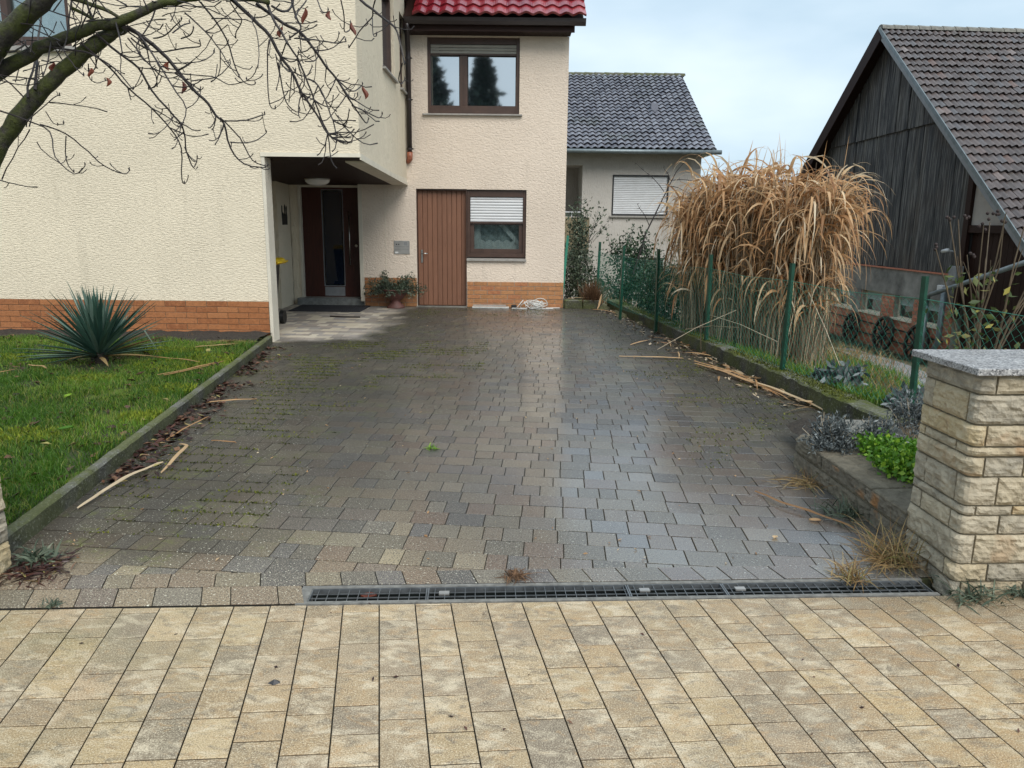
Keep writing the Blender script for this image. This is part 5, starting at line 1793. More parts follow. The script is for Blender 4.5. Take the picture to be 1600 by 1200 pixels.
def ribbons(name, base, dirs, length, droop, width, mat, parent=None, seg=7, kind=None, twist=0.6, z_floor=None, taper=0.5, rnd=None, fold=0.0):
    """long leaves: start at base, leave along dirs, bend over under their weight"""
    n = len(base)
    base, dirs = np.asarray(base, float), np.asarray(dirs, float)
    dirs = dirs / np.linalg.norm(dirs, axis=1)[:, None]
    P_ = np.empty((n, seg + 1, 3)); P_[:, 0] = base
    dcur = dirs.copy()
    st = (length / seg)[:, None]
    for i in range(seg):
        P_[:, i + 1] = P_[:, i] + dcur * st
        dcur = dcur + np.array([0, 0, -1.0]) * (droop[:, None] * (0.6 + 0.8 * i / seg)) + rng.normal(size=(n, 3)) * 0.03
        dcur /= np.linalg.norm(dcur, axis=1)[:, None]
    if z_floor is not None: P_[:, :, 2] = np.maximum(P_[:, :, 2], z_floor)
    side0 = np.cross(dirs, np.array([0, 0, 1.0])); side0 /= (np.linalg.norm(side0, axis=1)[:, None] + 1e-6)
    up0 = np.cross(side0, dirs)
    a0 = (rng.random(n) - 0.5) * 2 * twist
    tw = (rng.random(n) - 0.5) * 2 * twist
    V = np.empty((n, (seg + 1) * 2, 3))
    for i in range(seg + 1):
        t = i / seg
        an = (a0 + tw * t * 2)[:, None]
        sd = side0 * np.cos(an) + up0 * np.sin(an)
        w_ = width[:, None] * 0.5 * (min(1, 0.55 + t * 3) * (1 - t ** (1 / taper)) + 0.03)
        V[:, 2 * i] = P_[:, i] + sd * w_; V[:, 2 * i + 1] = P_[:, i] - sd * w_
    b = np.arange(n)[:, None] * (seg + 1) * 2
    q = np.concatenate([b + np.array([2 * i, 2 * i + 1, 2 * i + 3, 2 * i + 2]) for i in range(seg)])
    r = rng.random(n) * 0.99 + 0.005 if rnd is None else rnd
    return np_mesh(name, V.reshape(-1, 3), q, None, mat, np.tile(r, seg), None, parent, kind)

# ------------------------------------------------------------------ bare tree at the upper left
LIMBS=[[(-3.752,4.9,1.374,0.125),(-3.397,4.85,2.063,0.1168),(-3.101,4.8,2.448,0.1088),(-2.883,4.75,2.617,0.1009),(-2.719,4.7,2.711,0.0932),(-2.578,4.65,2.799,0.0856),(-2.409,4.6,2.949,0.0782)],[(-3.682,4.9,1.571,0.0833),(-3.353,4.892,2.179,0.0783),(-3.129,4.883,2.363,0.0733),(-2.918,4.875,2.478,0.0684),(-2.749,4.867,2.55,0.0634),(-2.582,4.858,2.606,0.0585),(-2.453,4.85,2.651,0.0536),(-2.323,4.842,2.668,0.0487),(-2.194,4.833,2.716,0.0438),(-2.033,4.825,2.77,0.039),(-1.804,4.817,2.805,0.0341),(-1.579,4.808,2.798,0.0293),(-1.429,4.8,2.77,0.0245)],[(-3.692,4.95,1.212,0.0926),(-3.48,4.945,1.534,0.0887),(-3.304,4.94,1.77,0.0848),(-3.174,4.935,1.977,0.081),(-3.07,4.93,2.094,0.0771),(-2.944,4.925,2.229,0.0733),(-2.816,4.92,2.336,0.0694),(-2.661,4.915,2.456,0.0656),(-2.525,4.91,2.55,0.0618),(-2.421,4.905,2.611,0.058),(-2.334,4.9,2.653,0.0541)],[(-2.61,4.7,2.779,0.018),(-2.442,4.75,2.74,0.0162),(-2.343,4.8,2.706,0.0143),(-2.279,4.85,2.656,0.0124)],[(-2.554,4.75,2.719,0.0141),(-2.493,4.8,2.691,0.0133),(-2.448,4.85,2.661,0.0124)]]
TWIGS=[[(-2.31,4.85,2.642,0.0186),(-2.232,4.86,2.61,0.0173),(-2.147,4.87,2.546,0.0161),(-2.078,4.88,2.477,0.0148),(-2.002,4.89,2.379,0.0136),(-1.932,4.9,2.294,0.0123),(-1.863,4.91,2.226,0.011),(-1.825,4.92,2.161,0.0098),(-1.781,4.93,2.115,0.0085),(-1.755,4.941,1.973,0.0072),(-1.681,4.951,1.879,0.0059),(-1.55,4.961,1.858,0.0046)],[(-1.773,4.85,2.138,0.0062),(-1.686,4.923,2.028,0.0056),(-1.643,4.995,1.906,0.005),(-1.571,5.068,1.873,0.0043)],[(-1.774,4.85,2.12,0.0062),(-1.664,4.983,2.141,0.0057),(-1.584,5.116,2.193,0.0052)],[(-1.721,4.85,1.998,0.0052),(-1.688,4.983,2.008,0.0049),(-1.65,5.115,2.036,0.0047),(-1.624,5.248,2.094,0.0045)],[(-2.473,4.85,2.602,0.0103),(-2.355,4.874,2.498,0.0097),(-2.263,4.898,2.425,0.0091),(-2.204,4.922,2.302,0.0085),(-2.09,4.946,2.158,0.0079),(-2.061,4.97,2.113,0.0073),(-2.058,4.994,2.07,0.0067),(-2.058,5.018,1.95,0.006),(-2.034,5.042,1.862,0.0054),(-2.015,5.066,1.919,0.0047)],[(-2.572,4.85,2.555,0.0082),(-2.446,4.904,2.435,0.0077),(-2.364,4.959,2.317,0.0072),(-2.254,5.013,2.21,0.0067),(-2.172,5.067,2.1,0.0062),(-2.135,5.121,1.985,0.0056),(-2.169,5.176,1.789,0.005),(-2.173,5.23,1.767,0.0044)],[(-2.28,4.85,2.646,0.0093),(-2.175,4.765,2.575,0.0081),(-2.037,4.68,2.397,0.007),(-1.94,4.596,2.277,0.0059),(-1.835,4.511,2.146,0.0048),(-1.836,4.426,2.041,0.0038)],[(-1.668,4.85,2.801,0.0165),(-1.546,4.847,2.697,0.0151),(-1.445,4.843,2.593,0.0137),(-1.39,4.84,2.487,0.0123),(-1.325,4.836,2.401,0.011),(-1.269,4.833,2.279,0.0096),(-1.189,4.829,2.163,0.0082),(-1.124,4.826,2.05,0.0068),(-1.04,4.822,2.003,0.0055),(-0.978,4.819,1.999,0.0041)],[(-1.519,4.85,2.778,0.0144),(-1.384,4.894,2.682,0.0134),(-1.296,4.939,2.644,0.0124),(-1.223,4.983,2.553,0.0113),(-1.163,5.027,2.467,0.0102),(-1.116,5.072,2.404,0.0091),(-1.065,5.116,2.313,0.008),(-1.027,5.16,2.254,0.0068),(-0.969,5.205,2.163,0.0057),(-0.956,5.249,2.18,0.0045)],[(-0.966,4.85,2.212,0.0054),(-0.89,4.895,2.182,0.005),(-0.833,4.939,2.159,0.0046),(-0.82,4.984,2.18,0.0042)],[(-1.056,4.85,2.36,0.0058),(-1.014,4.97,2.325,0.0055),(-0.998,5.091,2.34,0.0052),(-0.98,5.211,2.39,0.0049)],[(-1.049,4.85,2.349,0.0058),(-0.967,4.734,2.249,0.0051),(-0.918,4.618,2.218,0.0044),(-0.873,4.502,2.219,0.0038)],[(-1.354,4.85,2.57,0.0082),(-1.29,4.846,2.478,0.0076),(-1.251,4.842,2.385,0.0071),(-1.199,4.838,2.244,0.0065),(-1.147,4.834,2.102,0.0059),(-1.095,4.83,2.029,0.0053),(-0.998,4.826,2.003,0.0047),(-0.974,4.822,2.022,0.0041)],[(-1.235,4.85,2.365,0.0072),(-1.166,4.812,2.323,0.0067),(-1.112,4.774,2.214,0.0062),(-1.069,4.736,2.12,0.0057),(-1.006,4.698,2.088,0.0053),(-0.967,4.66,2.119,0.0048),(-0.95,4.622,2.149,0.0043)],[(-1.452,4.85,2.58,0.0062),(-1.474,4.863,2.458,0.0054),(-1.48,4.876,2.225,0.0046),(-1.447,4.889,2.198,0.0037)],[(-1.409,4.85,2.456,0.0062),(-1.395,4.867,2.323,0.0056),(-1.381,4.883,2.238,0.005),(-1.33,4.9,2.186,0.0044),(-1.307,4.917,2.196,0.0038)],[(-1.304,4.85,2.588,0.0062),(-1.152,4.704,2.551,0.0053),(-1.007,4.558,2.505,0.0045),(-0.909,4.412,2.481,0.0038)],[(-1.071,4.85,2.566,0.0041),(-1.024,4.723,2.557,0.0038),(-0.988,4.595,2.553,0.0035)],[(-0.927,4.85,2.815,0.0113),(-0.833,4.81,2.74,0.01),(-0.724,4.771,2.656,0.0087),(-0.679,4.731,2.596,0.0074),(-0.646,4.691,2.461,0.0062),(-0.631,4.652,2.413,0.0049)],[(-0.669,4.85,2.46,0.0054),(-0.711,4.975,2.391,0.0049),(-0.714,5.1,2.379,0.0045),(-0.71,5.225,2.426,0.004)],[(-0.815,4.85,2.816,0.0062),(-0.85,4.91,2.765,0.0058),(-0.869,4.97,2.733,0.0055),(-0.952,5.029,2.671,0.0051),(-1.034,5.089,2.587,0.0048)],[(-0.841,4.85,2.705,0.0041),(-0.813,4.697,2.58,0.0038),(-0.769,4.544,2.54,0.0035)],[(-1.024,4.85,2.814,0.0058),(-1.02,4.917,2.716,0.0054),(-1.036,4.984,2.66,0.0051),(-1.018,5.051,2.682,0.0047),(-1.023,5.117,2.734,0.0043)],[(-1.166,4.85,2.813,0.0049),(-1.094,4.687,2.697,0.0044),(-1.028,4.525,2.658,0.0038)],[(-1.845,4.85,2.782,0.0082),(-1.77,4.871,2.684,0.0074),(-1.72,4.892,2.586,0.0065),(-1.687,4.913,2.451,0.0056),(-1.65,4.935,2.357,0.0047),(-1.587,4.956,2.346,0.0038)],[(-1.939,4.85,2.722,0.0066),(-1.795,4.766,2.603,0.0057),(-1.686,4.682,2.487,0.0048),(-1.604,4.598,2.383,0.0039),(-1.526,4.514,2.308,0.0031)],[(-2.286,4.85,2.579,0.0062),(-2.11,4.76,2.397,0.0055),(-1.951,4.671,2.358,0.0049),(-1.706,4.581,2.325,0.0043),(-1.584,4.491,2.27,0.0037),(-1.45,4.402,2.277,0.0032)],[(-1.938,4.85,2.344,0.0049),(-1.825,4.961,2.389,0.0046),(-1.782,5.073,2.469,0.0043),(-1.807,5.184,2.516,0.004)],[(-2.267,4.85,2.579,0.0066),(-2.113,4.785,2.493,0.006),(-1.901,4.719,2.503,0.0054),(-1.795,4.654,2.497,0.0048),(-1.761,4.589,2.504,0.0043)],[(-1.784,4.85,2.692,0.0054),(-1.664,4.786,2.678,0.0048),(-1.507,4.722,2.644,0.0043),(-1.458,4.658,2.501,0.0038),(-1.448,4.594,2.374,0.0033)],[(-2.184,4.85,2.452,0.0049),(-2.086,4.995,2.473,0.0047),(-1.98,5.139,2.509,0.0044),(-1.946,5.284,2.588,0.004)],[(-1.669,4.85,2.784,0.0049),(-1.653,4.934,2.731,0.0049),(-1.663,5.018,2.719,0.0049),(-1.727,5.101,2.679,0.0049),(-1.762,5.185,2.657,0.0048)],[(-3.169,4.85,2.183,0.0074),(-3.074,4.818,2.161,0.0068),(-2.905,4.787,2.105,0.0061),(-2.753,4.755,2.037,0.0055),(-2.72,4.724,1.896,0.0048),(-2.6,4.692,1.793,0.0042),(-2.514,4.66,1.839,0.0036)],[(-2.865,4.85,2.091,0.0062),(-2.759,4.933,2.045,0.0058),(-2.68,5.016,1.947,0.0054),(-2.631,5.099,1.868,0.0049),(-2.546,5.182,1.822,0.0045),(-2.546,5.265,1.851,0.004)],[(-2.714,4.85,2.026,0.0049),(-2.739,4.868,1.885,0.0043),(-2.706,4.885,1.811,0.0037)],[(-2.944,4.85,2.104,0.0049),(-2.808,4.93,2.253,0.0042),(-2.813,5.01,2.276,0.0034)],[(-2.818,4.85,2.161,0.0041),(-2.703,4.717,2.08,0.0036),(-2.569,4.584,2.062,0.0031)],[(-2.916,4.85,2.24,0.0103),(-2.96,4.949,2.35,0.0095),(-2.972,5.048,2.464,0.0086),(-2.964,5.148,2.741,0.0077),(-2.993,5.247,2.903,0.0067)],[(-2.869,4.85,2.284,0.0134),(-2.892,4.936,2.433,0.011),(-2.939,5.022,2.536,0.0085)],[(-2.516,4.85,2.8,0.0072),(-2.541,4.955,2.671,0.0066),(-2.594,5.06,2.511,0.0059),(-2.663,5.165,2.462,0.0052),(-2.752,5.27,2.465,0.0045)],[(-2.535,4.85,2.435,0.0045),(-2.598,4.968,2.375,0.0042),(-2.615,5.086,2.365,0.0039),(-2.62,5.204,2.4,0.0035)],[(-2.595,4.85,2.799,0.0062),(-2.624,4.805,2.566,0.0055),(-2.622,4.759,2.487,0.0049),(-2.54,4.714,2.392,0.0042),(-2.473,4.669,2.336,0.0036)],[(-2.85,4.85,2.538,0.0093),(-2.616,4.819,2.506,0.008),(-2.489,4.788,2.48,0.0068),(-2.332,4.756,2.391,0.0056),(-2.224,4.725,2.274,0.0044)],[(-2.741,4.85,2.567,0.0062),(-2.687,4.7,2.422,0.005),(-2.635,4.549,2.317,0.0039)],[(-3.051,4.85,2.501,0.0082),(-2.87,4.691,2.47,0.007),(-2.704,4.531,2.479,0.0058)],[(-2.352,4.85,2.683,0.0072),(-2.241,4.654,2.537,0.0058),(-2.141,4.459,2.414,0.0045)],[(-2.08,4.85,2.79,0.0072),(-2.133,4.79,2.637,0.0061),(-2.185,4.731,2.52,0.005),(-2.144,4.671,2.456,0.004)],[(-2.3,4.85,2.631,0.0062),(-2.205,4.873,2.549,0.0056),(-2.187,4.896,2.447,0.005),(-2.168,4.92,2.349,0.0044),(-2.232,4.943,2.309,0.0038)],[(-2.135,4.85,2.58,0.0062),(-2.002,4.701,2.566,0.0055),(-1.886,4.552,2.577,0.0048),(-1.784,4.403,2.576,0.0041)],[(-2.019,4.85,2.61,0.0062),(-1.992,4.93,2.67,0.0057),(-1.976,5.01,2.704,0.0051)],[(-1.973,4.85,2.582,0.0062),(-1.89,4.777,2.584,0.0057),(-1.84,4.704,2.599,0.0052)],[(-1.462,4.85,2.796,0.0124),(-1.413,4.793,2.696,0.0109),(-1.346,4.736,2.598,0.0094),(-1.296,4.679,2.517,0.008)],[(-1.427,4.85,2.762,0.0103),(-1.399,4.946,2.758,0.0098),(-1.379,5.041,2.793,0.0093),(-1.379,5.137,2.857,0.0087)],[(-1.312,4.85,2.804,0.0093),(-1.289,4.844,2.71,0.0082),(-1.261,4.838,2.639,0.0072),(-1.33,4.833,2.584,0.0062)],[(-1.227,4.85,2.798,0.0062),(-1.253,4.767,2.715,0.0055),(-1.247,4.684,2.655,0.0048)],[(-1.392,4.85,2.489,0.0054),(-1.339,4.844,2.46,0.0051),(-1.296,4.839,2.466,0.0048),(-1.281,4.833,2.5,0.0045)],[(-1.328,4.85,2.404,0.0054),(-1.3,4.911,2.393,0.0051),(-1.269,4.973,2.404,0.0049),(-1.255,5.034,2.459,0.0047)],[(-1.289,4.85,2.511,0.0054),(-1.189,4.651,2.479,0.0047),(-1.109,4.451,2.459,0.0042)],[(-1.25,4.85,2.461,0.0054),(-1.232,4.993,2.492,0.0052),(-1.237,5.135,2.546,0.0051),(-1.274,5.278,2.612,0.0049)],[(-1.387,4.85,2.446,0.0054),(-1.291,4.635,2.366,0.0045),(-1.19,4.421,2.328,0.0038)],[(-1.279,4.85,2.332,0.0054),(-1.308,4.925,2.293,0.0052),(-1.299,5,2.263,0.005),(-1.281,5.075,2.301,0.0047)],[(-1.354,4.85,2.567,0.0062),(-1.429,5.005,2.519,0.0053),(-1.473,5.16,2.488,0.0044)]]
HANGING=[(-1.946, 4.75, 2.292), (-1.216, 4.75, 2.688), (-1.357, 4.75, 2.601), (-1.073, 4.75, 2.692), (-0.939, 4.75, 2.622), (-0.883, 4.75, 2.274), (-2.385, 4.75, 2.319), (-2.48, 4.75, 2.371), (-2.693, 4.75, 2.4), (-2.022, 4.75, 2.41)]

tree = thing('bare_tree', (-4.05, 5.0, 0.08), 'bare mossy tree with drooping twigs and a few dead leaves on the lawn', 'tree')
q = MB()
q.tube([(-4.10, 5.0, 0.0), (-4.07, 5.0, 0.15), (-4.02, 4.98, 0.6), (-3.92, 4.96, 1.0), (-3.78, 4.94, 1.3), (-3.70, 4.93, 1.45)], [0.22, 0.16, 0.13, 0.12, 0.11, 0.09], 14)
q.build('trunk', M['bark'], tree, smooth=True)
def refine(pts_, k=3, wob=0.0, seed=0):
    out = []
    n = len(pts_)
    for i in range(n - 1):
        p0, p1, p2, p3 = [np.array(pts_[min(max(i + d, 0), n - 1)]) for d in (-1, 0, 1, 2)]
        for s in range(k):
            t = s / k
            q_ = 0.5 * ((2 * p1) + (-p0 + p2) * t + (2 * p0 - 5 * p1 + 4 * p2 - p3) * t * t + (-p0 + 3 * p1 - 3 * p2 + p3) * t ** 3)
            if wob:
                q_[:3] += np.array([mnoise.noise((q_[0] * 14 + seed, q_[2] * 14, a)) for a in (0, 7, 13)]) * wob
            out.append(q_)
    out.append(np.array(pts_[-1]))
    return out
for i, L in enumerate(LIMBS):
    r_ = refine(L, 4, 0.012 if L[0][3] > 0.03 else 0.004, i)
    q = MB(); q.tube([p[:3] for p in r_], [max(0.002, p[3] * (0.56, 0.58, 0.66, 0.7, 0.7)[i] * (1 + 0.12 * mnoise.noise((p[0] * 9, p[2] * 9, i)))) for p in r_], 10)
    q.build('limb', M['bark'], tree, smooth=True)
for i, L in enumerate(TWIGS):
    q = MB()
    r_ = refine(L, 3, 0.005, i * 3.7)
    q.tube([p[:3] for p in r_], [max(0.0022, p[3] * 0.74) for p in r_], 5)
    # small buds and spur shoots along the twig, turned upwards at their tips
    m_ = len(r_)
    nsp = max(1, m_ // 4)
    for k in range(nsp):
        j = random.randrange(m_ // 3, m_)
        p = Vector(r_[min(j, m_ - 1)][:3])
        a = random.random() * 6.283
        l_ = random.uniform(0.02, 0.14)
        d = Vector((math.cos(a), math.sin(a) * 0.6, random.uniform(-0.3, 0.7)))
        q.tube([p, p + d * l_ * 0.5 + Vector((0, 0, -0.005)), p + d * l_ * 0.85 + Vector((0, 0, 0.004)), p + d * l_ + Vector((0, 0, l_ * 0.2))], [0.0028, 0.0024, 0.0026, 0.0034], 4)
    e = Vector(r_[-1][:3])
    q.tube([e, e + Vector((random.uniform(-.006, .006), 0, 0.012)), e + Vector((0, 0, 0.022))], [0.0028, 0.0048, 0.001], 5)
    q.build('twig', M['twig'], tree)
# fine twigs filling the crown
for k in range(150):
    src = LIMBS[random.choice((0, 1, 1, 1, 2))] if k < 75 else TWIGS[random.choice((0, 4, 5, 6, 7, 7, 8, 8, 12, 13, 25, 26))]
    j = random.randrange(2 if k < 75 else 1, len(src) - (0 if k < 75 else 2))
    p = Vector(src[j][:3]) + (Vector((random.uniform(-.1, .1), random.uniform(-.2, .2), 0)) if k < 75 else Vector())
    tg = Vector(src[min(j + 1, len(src) - 1)][:3]) - Vector(src[j - 1][:3])
    a = random.uniform(-0.4, 3.5) if k < 75 else math.atan2(tg.z, tg.x) + random.choice((-1, 1)) * random.uniform(0.35, 1.1)
    d = Vector((math.cos(a), random.uniform(-0.6, 0.6), math.sin(a) * 0.9))
    l_ = random.uniform(0.15, 0.55) if k < 75 else random.uniform(0.08, 0.3)
    pp, pts_ = p.copy(), []
    for s in range(6):
        pts_.append(pp.copy())
        pp += d * l_ / 5
        d += Vector((random.gauss(0, 0.14), random.gauss(0, 0.1), random.gauss(0.02, 0.14) - 0.06))
        d.normalize()
    if k >= 75: pts_ = [a_ + Vector((0, 0, 0.05 * l_ / 0.2 * (i_ / 5) ** 3)) for i_, a_ in enumerate(pts_)]
    q = MB(); q.tube(pts_, [0.0042, 0.0036, 0.0032, 0.003, 0.0030, 0.0042], 4)
    if random.random() < 0.6:
        s = random.randrange(1, 5); dd = Vector((random.gauss(0, 1), random.gauss(0, .6), random.gauss(0.3, .7))).normalized()
        q.tube([pts_[s], pts_[s] + dd * 0.05, pts_[s] + dd * 0.09 + Vector((0, 0, 0.02))], [0.0026, 0.0024, 0.003], 4)
    q.build('twig', M['twig'], tree)
for i, p in enumerate(HANGING):
    p = Vector(p)
    L = [0.07, 0.085, 0.06, 0.05, 0.07, 0.07, 0.05, 0.05, 0.045, 0.05][i]
    a = random.uniform(-0.5, 0.5)
    sd, nn = Vector((math.cos(a), math.sin(a), 0)), Vector((-math.sin(a), math.cos(a), 0))
    q = MB()
    vs = []
    for t_ in range(6):
        f = t_ / 5
        wd = 0.014 * math.sin(math.pi * min(1, f * 0.95 + 0.04)) + 0.001
        c = p + Vector((0.012 * math.sin(f * 4 + i), 0, L * (0.5 - f)))
        vs += [c + sd * wd + nn * 0.008, c, c - sd * wd + nn * 0.008]
    fs = []
    for t_ in range(5):
        fs += [(3 * t_, 3 * t_ + 1, 3 * t_ + 4, 3 * t_ + 3), (3 * t_ + 1, 3 * t_ + 2, 3 * t_ + 5, 3 * t_ + 4)]
    q.add(vs, fs, 0.3 + 0.06 * i)
    q.build('dead_leaf', M['hang'], tree, loc=p)

# ------------------------------------------------------------------ yucca on the lawn
yc = Vector((-4.26, 7.80, lawn_z(-4.26, 7.8)))
yucca = thing('yucca', yc, 'blue green yucca with stiff sword leaves in front of the brick plinth', 'plant')
q = MB(); q.lathe(yc, [(0.09, -0.02), (0.08, 0.06), (0.05, 0.12), (0.001, 0.14)], 10); q.build('stem', M['soil'], yucca)
for i in range(128):
    f = i / 127
    el = R(86) * (1 - f) ** 0.8 + R(2) * f + random.gauss(0, 0.07)
    if i > 98: el = R(random.uniform(2, 20))
    az = i * 2.39996 + random.gauss(0, 0.2)
    if i == 107: az, el = 0.1, 0.55
    L = random.uniform(0.60, 0.80) * (0.9 if el > 1.3 else 1.0)
    d = Vector((math.cos(az) * math.cos(el), math.sin(az) * math.cos(el), math.sin(el)))
    sd = Vector((-math.sin(az), math.cos(az), 0))
    n_ = sd.cross(d).normalized()
    if n_.z < 0: n_ = -n_
    W = random.uniform(0.042, 0.058)
    broken = (i in (107,))
    vs = []
    pp = yc + Vector((0, 0, 0.07)) + d * 0.03
    dd = d.copy()
    kink = random.uniform(0.55, 0.7)
    for s in range(7):
        t_ = s / 6
        wd = W * 0.5 * min(1, 0.5 + 1.6 * t_) * (1 - max(0, (t_ - 0.45) / 0.55) ** 1.3) + 0.0006
        vs += [pp + sd * wd + n_ * wd * 0.45, pp - n_ * 0.002, pp - sd * wd + n_ * wd * 0.45]
        pp = pp + dd * L / 6
        dd = (dd + Vector((0, 0, -0.035 if el > 0.5 else -0.02))).normalized()
        if broken and s == 3: dd = (dd * 0.4 + Vector((0.2, 0, -1.2))).normalized()
        g0 = lawn_z(pp.x, pp.y) + 0.02
        if pp.z < g0: pp.z = g0 + random.random() * 0.01
    fs = []
    for s in range(6):
        fs += [(3 * s, 3 * s + 1, 3 * s + 4, 3 * s + 3), (3 * s + 1, 3 * s + 2, 3 * s + 5, 3 * s + 4)]
    q = MB(); q.add(vs, fs, random.random() * (0.7 if i < 100 else 1.0) + 0.01)
    q.build('leaf', M['dry'] if (i > 98 and i % 5 == 0 and i != 107) else M['yucca'], yucca)

# ------------------------------------------------------------------ dead reed grass clump
rc = Vector((2.98, 9.60, 0))
ax_ = Vector((1.42, -1.75, 0)).normalized()
reed = thing('reed_grass', (rc.x, rc.y, ground_z(rc.x, rc.y)), 'tall clump of dry straw coloured reed grass behind the green fence', 'ornamental grass')
ns = 760
aa, bb = [], []
ta = rng.uniform(-1, 1, ns); tb = rng.uniform(-1, 1, ns)
bx_ = rc.x + ax_.x * ta * 0.94 + 0.40 * tb * (1 - 0.4 * ta ** 2) * -ax_.y + 0.0
by_ = rc.y + ax_.y * ta * 1.02 + 0.40 * tb * (1 - 0.4 * ta ** 2) * ax_.x
for i in range(ns):
    lim = fence_x(by_[i]) + 0.10
    if bx_[i] < lim: bx_[i] = lim + abs(rng.normal(0, 0.12))
bz_ = np.array([ground_z(a, b) for a, b in zip(bx_, by_)])
topz = 1.66 + 0.26 * (1 - np.abs(ta) ** 2.2) + rng.normal(0, 0.13, ns) + 0.10 * np.sin(ta * 9) 
out = np.stack([ax_.x * ta * 0.16 + rng.normal(0, 0.09, ns), ax_.y * ta * 0.16 + rng.normal(0, 0.12, ns)], 1)
sx, sy = bx_ + out[:, 0], by_ + out[:, 1]
V, Q, RR = [], [], []
for i in range(ns):
    hfac = 1.0 if i % 5 else rng.uniform(0.5, 0.95)
    r0 = rng.uniform(0.0035, 0.006)
    b0 = len(V)
    for s in range(5):
        f = s / 4
        x = bx_[i] + out[i, 0] * f ** 1.4 + 0.02 * math.sin(f * 6 + i) + (rng.normal(0, 0.02) if 0 < s < 4 else 0)
        y = by_[i] + out[i, 1] * f ** 1.4
        z = bz_[i] + (topz[i] * hfac - bz_[i]) * f
        for k in range(4):
            V.append((x + r0 * math.cos(k * 1.571), y + r0 * math.sin(k * 1.571), z))
    for s in range(4):
        for k in range(4):
            Q.append((b0 + 4 * s + k, b0 + 4 * s + (k + 1) % 4, b0 + 4 * s + 4 + (k + 1) % 4, b0 + 4 * s + 4 + k)); RR.append(0)
    rv = rng.random() * 0.98 + 0.01
    for s in range(16): RR[-1 - s] = rv
np_mesh('stalks', np.array(V), np.array(Q), None, M['stalk'], np.array(RR), None, reed, 'stuff')
nl = 4300
si = rng.integers(0, ns, nl)
f = 1 - 0.66 * rng.random(nl) ** 1.5
base = np.stack([bx_[si] + out[si, 0] * f ** 1.4, by_[si] + out[si, 1] * f ** 1.4, bz_[si] + (topz[si] - bz_[si]) * f], 1)
az = rng.random(nl) * 2 * np.pi
el = rng.uniform(0.45, 1.35, nl)
dirs = np.stack([np.cos(az) * np.cos(el), np.sin(az) * np.cos(el), np.sin(el)], 1)
ln = rng.uniform(0.40, 0.88, nl) * (0.75 + 0.25 * (f > 0.7))
hang = rng.random(nl) < 0.5
dirs[hang, 2] *= 0.3
dr = rng.uniform(0.28, 0.60, nl); dr[hang] *= 1.5
ribbons('leaves', base, dirs, ln, dr, 0.010 + 0.038 * rng.random(nl) ** 1.6, M['straw'], reed, 8, 'stuff', 0.9, 0.05, 0.45)
# upright spikes
nl = 26
si = rng.integers(0, ns, nl); si[:8] = np.argsort(np.abs(ta + 0.05))[:8]
base = np.stack([sx[si], sy[si], topz[si] - 0.1], 1)
dirs = np.stack([rng.normal(0, 0.14, nl), rng.normal(0, 0.14, nl), np.ones(nl)], 1)
ribbons('spikes', base, dirs, rng.uniform(0.35, 0.72, nl), rng.uniform(0.0, 0.04, nl), rng.uniform(0.016, 0.028, nl), M['straw'], reed, 6, 'stuff', 0.5)
# broken stalks leaning at the foot of the clump, over the kerb
q = MB()
for (p0, p1) in (((2.62, 9.0, 0.55), (1.75, 9.15, 0.05)), ((2.55, 8.6, 0.4), (2.15, 9.5, 0.25)), ((2.75, 7.9, 0.35), (2.4, 9.4, 0.45)), ((2.3, 9.5, 0.7), (2.25, 9.05, 0.06)), ((3.0, 8.2, 0.6), (2.72, 7.6, 0.2)), ((3.3, 8.6, 0.8), (3.5, 8.0, 0.02))):
    a, b = Vector(p0), Vector(p1)
    q.tube([a, (a + b) / 2 + Vector((0, 0, 0.03)), b], 0.0038, 5, 0.2 + 0.4 * random.random())
q.build('broken_stalks', M['stalk'], reed)

# ------------------------------------------------------------------ shrubs behind the fence
def shrub(name, c, rad, n, leaf, mat, label, seed, stems=10, sprigs=0, cat='shrub', asp=0.5, clumps=22):
    g0 = ground_z(c[0], c[1])
    t_ = thing(name, (c[0], c[1], g0), label, cat)
    p = blob_points(n, c, rad, clumps, seed)
    p = p[p[:, 2] > g0 + 0.02]
    q = MB()
    r_ = random.Random(seed)
    for k in range(stems):
        e = p[r_.randrange(len(p))]
        b = Vector((c[0] + r_.gauss(0, rad[0] * 0.2), c[1] + r_.gauss(0, rad[1] * 0.2), g0 - 0.02))
        e = Vector(e)
        mid = (b + e) / 2 + Vector((r_.gauss(0, .05), r_.gauss(0, .05), 0.1))
        q.tube([b, mid, e], [0.014, 0.009, 0.003], 5)
    q.build('stems', M['twig'], t_, kind='stuff')
    lp_ = [p]
    if sprigs:
        q = MB()
        for k in range(sprigs):
            b = Vector((c[0] + r_.gauss(0, rad[0] * 0.4), c[1] + r_.gauss(0, rad[1] * 0.3), c[2] + rad[2] * 0.3))
            d = Vector((r_.gauss(0.15, 0.35), r_.gauss(0, 0.2), 1)).normalized()
            L = r_.uniform(0.4, 0.9)
            pts_ = [b + d * L * i / 5 + Vector((r_.gauss(0, .015), 0, -0.05 * (i / 5) ** 2)) for i in range(6)]
            q.tube(pts_, [0.006, 0.005, 0.0045, 0.004, 0.003, 0.002], 4)
            for i in range(2, 6):
                for _ in range(5): lp_.append(np.array([pts_[i] + Vector((r_.gauss(0, .035), r_.gauss(0, .035), r_.gauss(0, .035)))]))
        q.build('sprigs', M['twig'], t_, kind='stuff')
    leaf_cloud('foliage', np.concatenate(lp_), leaf, mat, t_, 'stuff', asp=asp)
    return t_
shrub('evergreen_shrub', (2.62, 12.6, 0.38), (0.52, 1.2, 0.62), 7500, 0.055, M['ever'], 'dark evergreen shrub behind the fence, left of the dry reeds', 3, 12, 5)
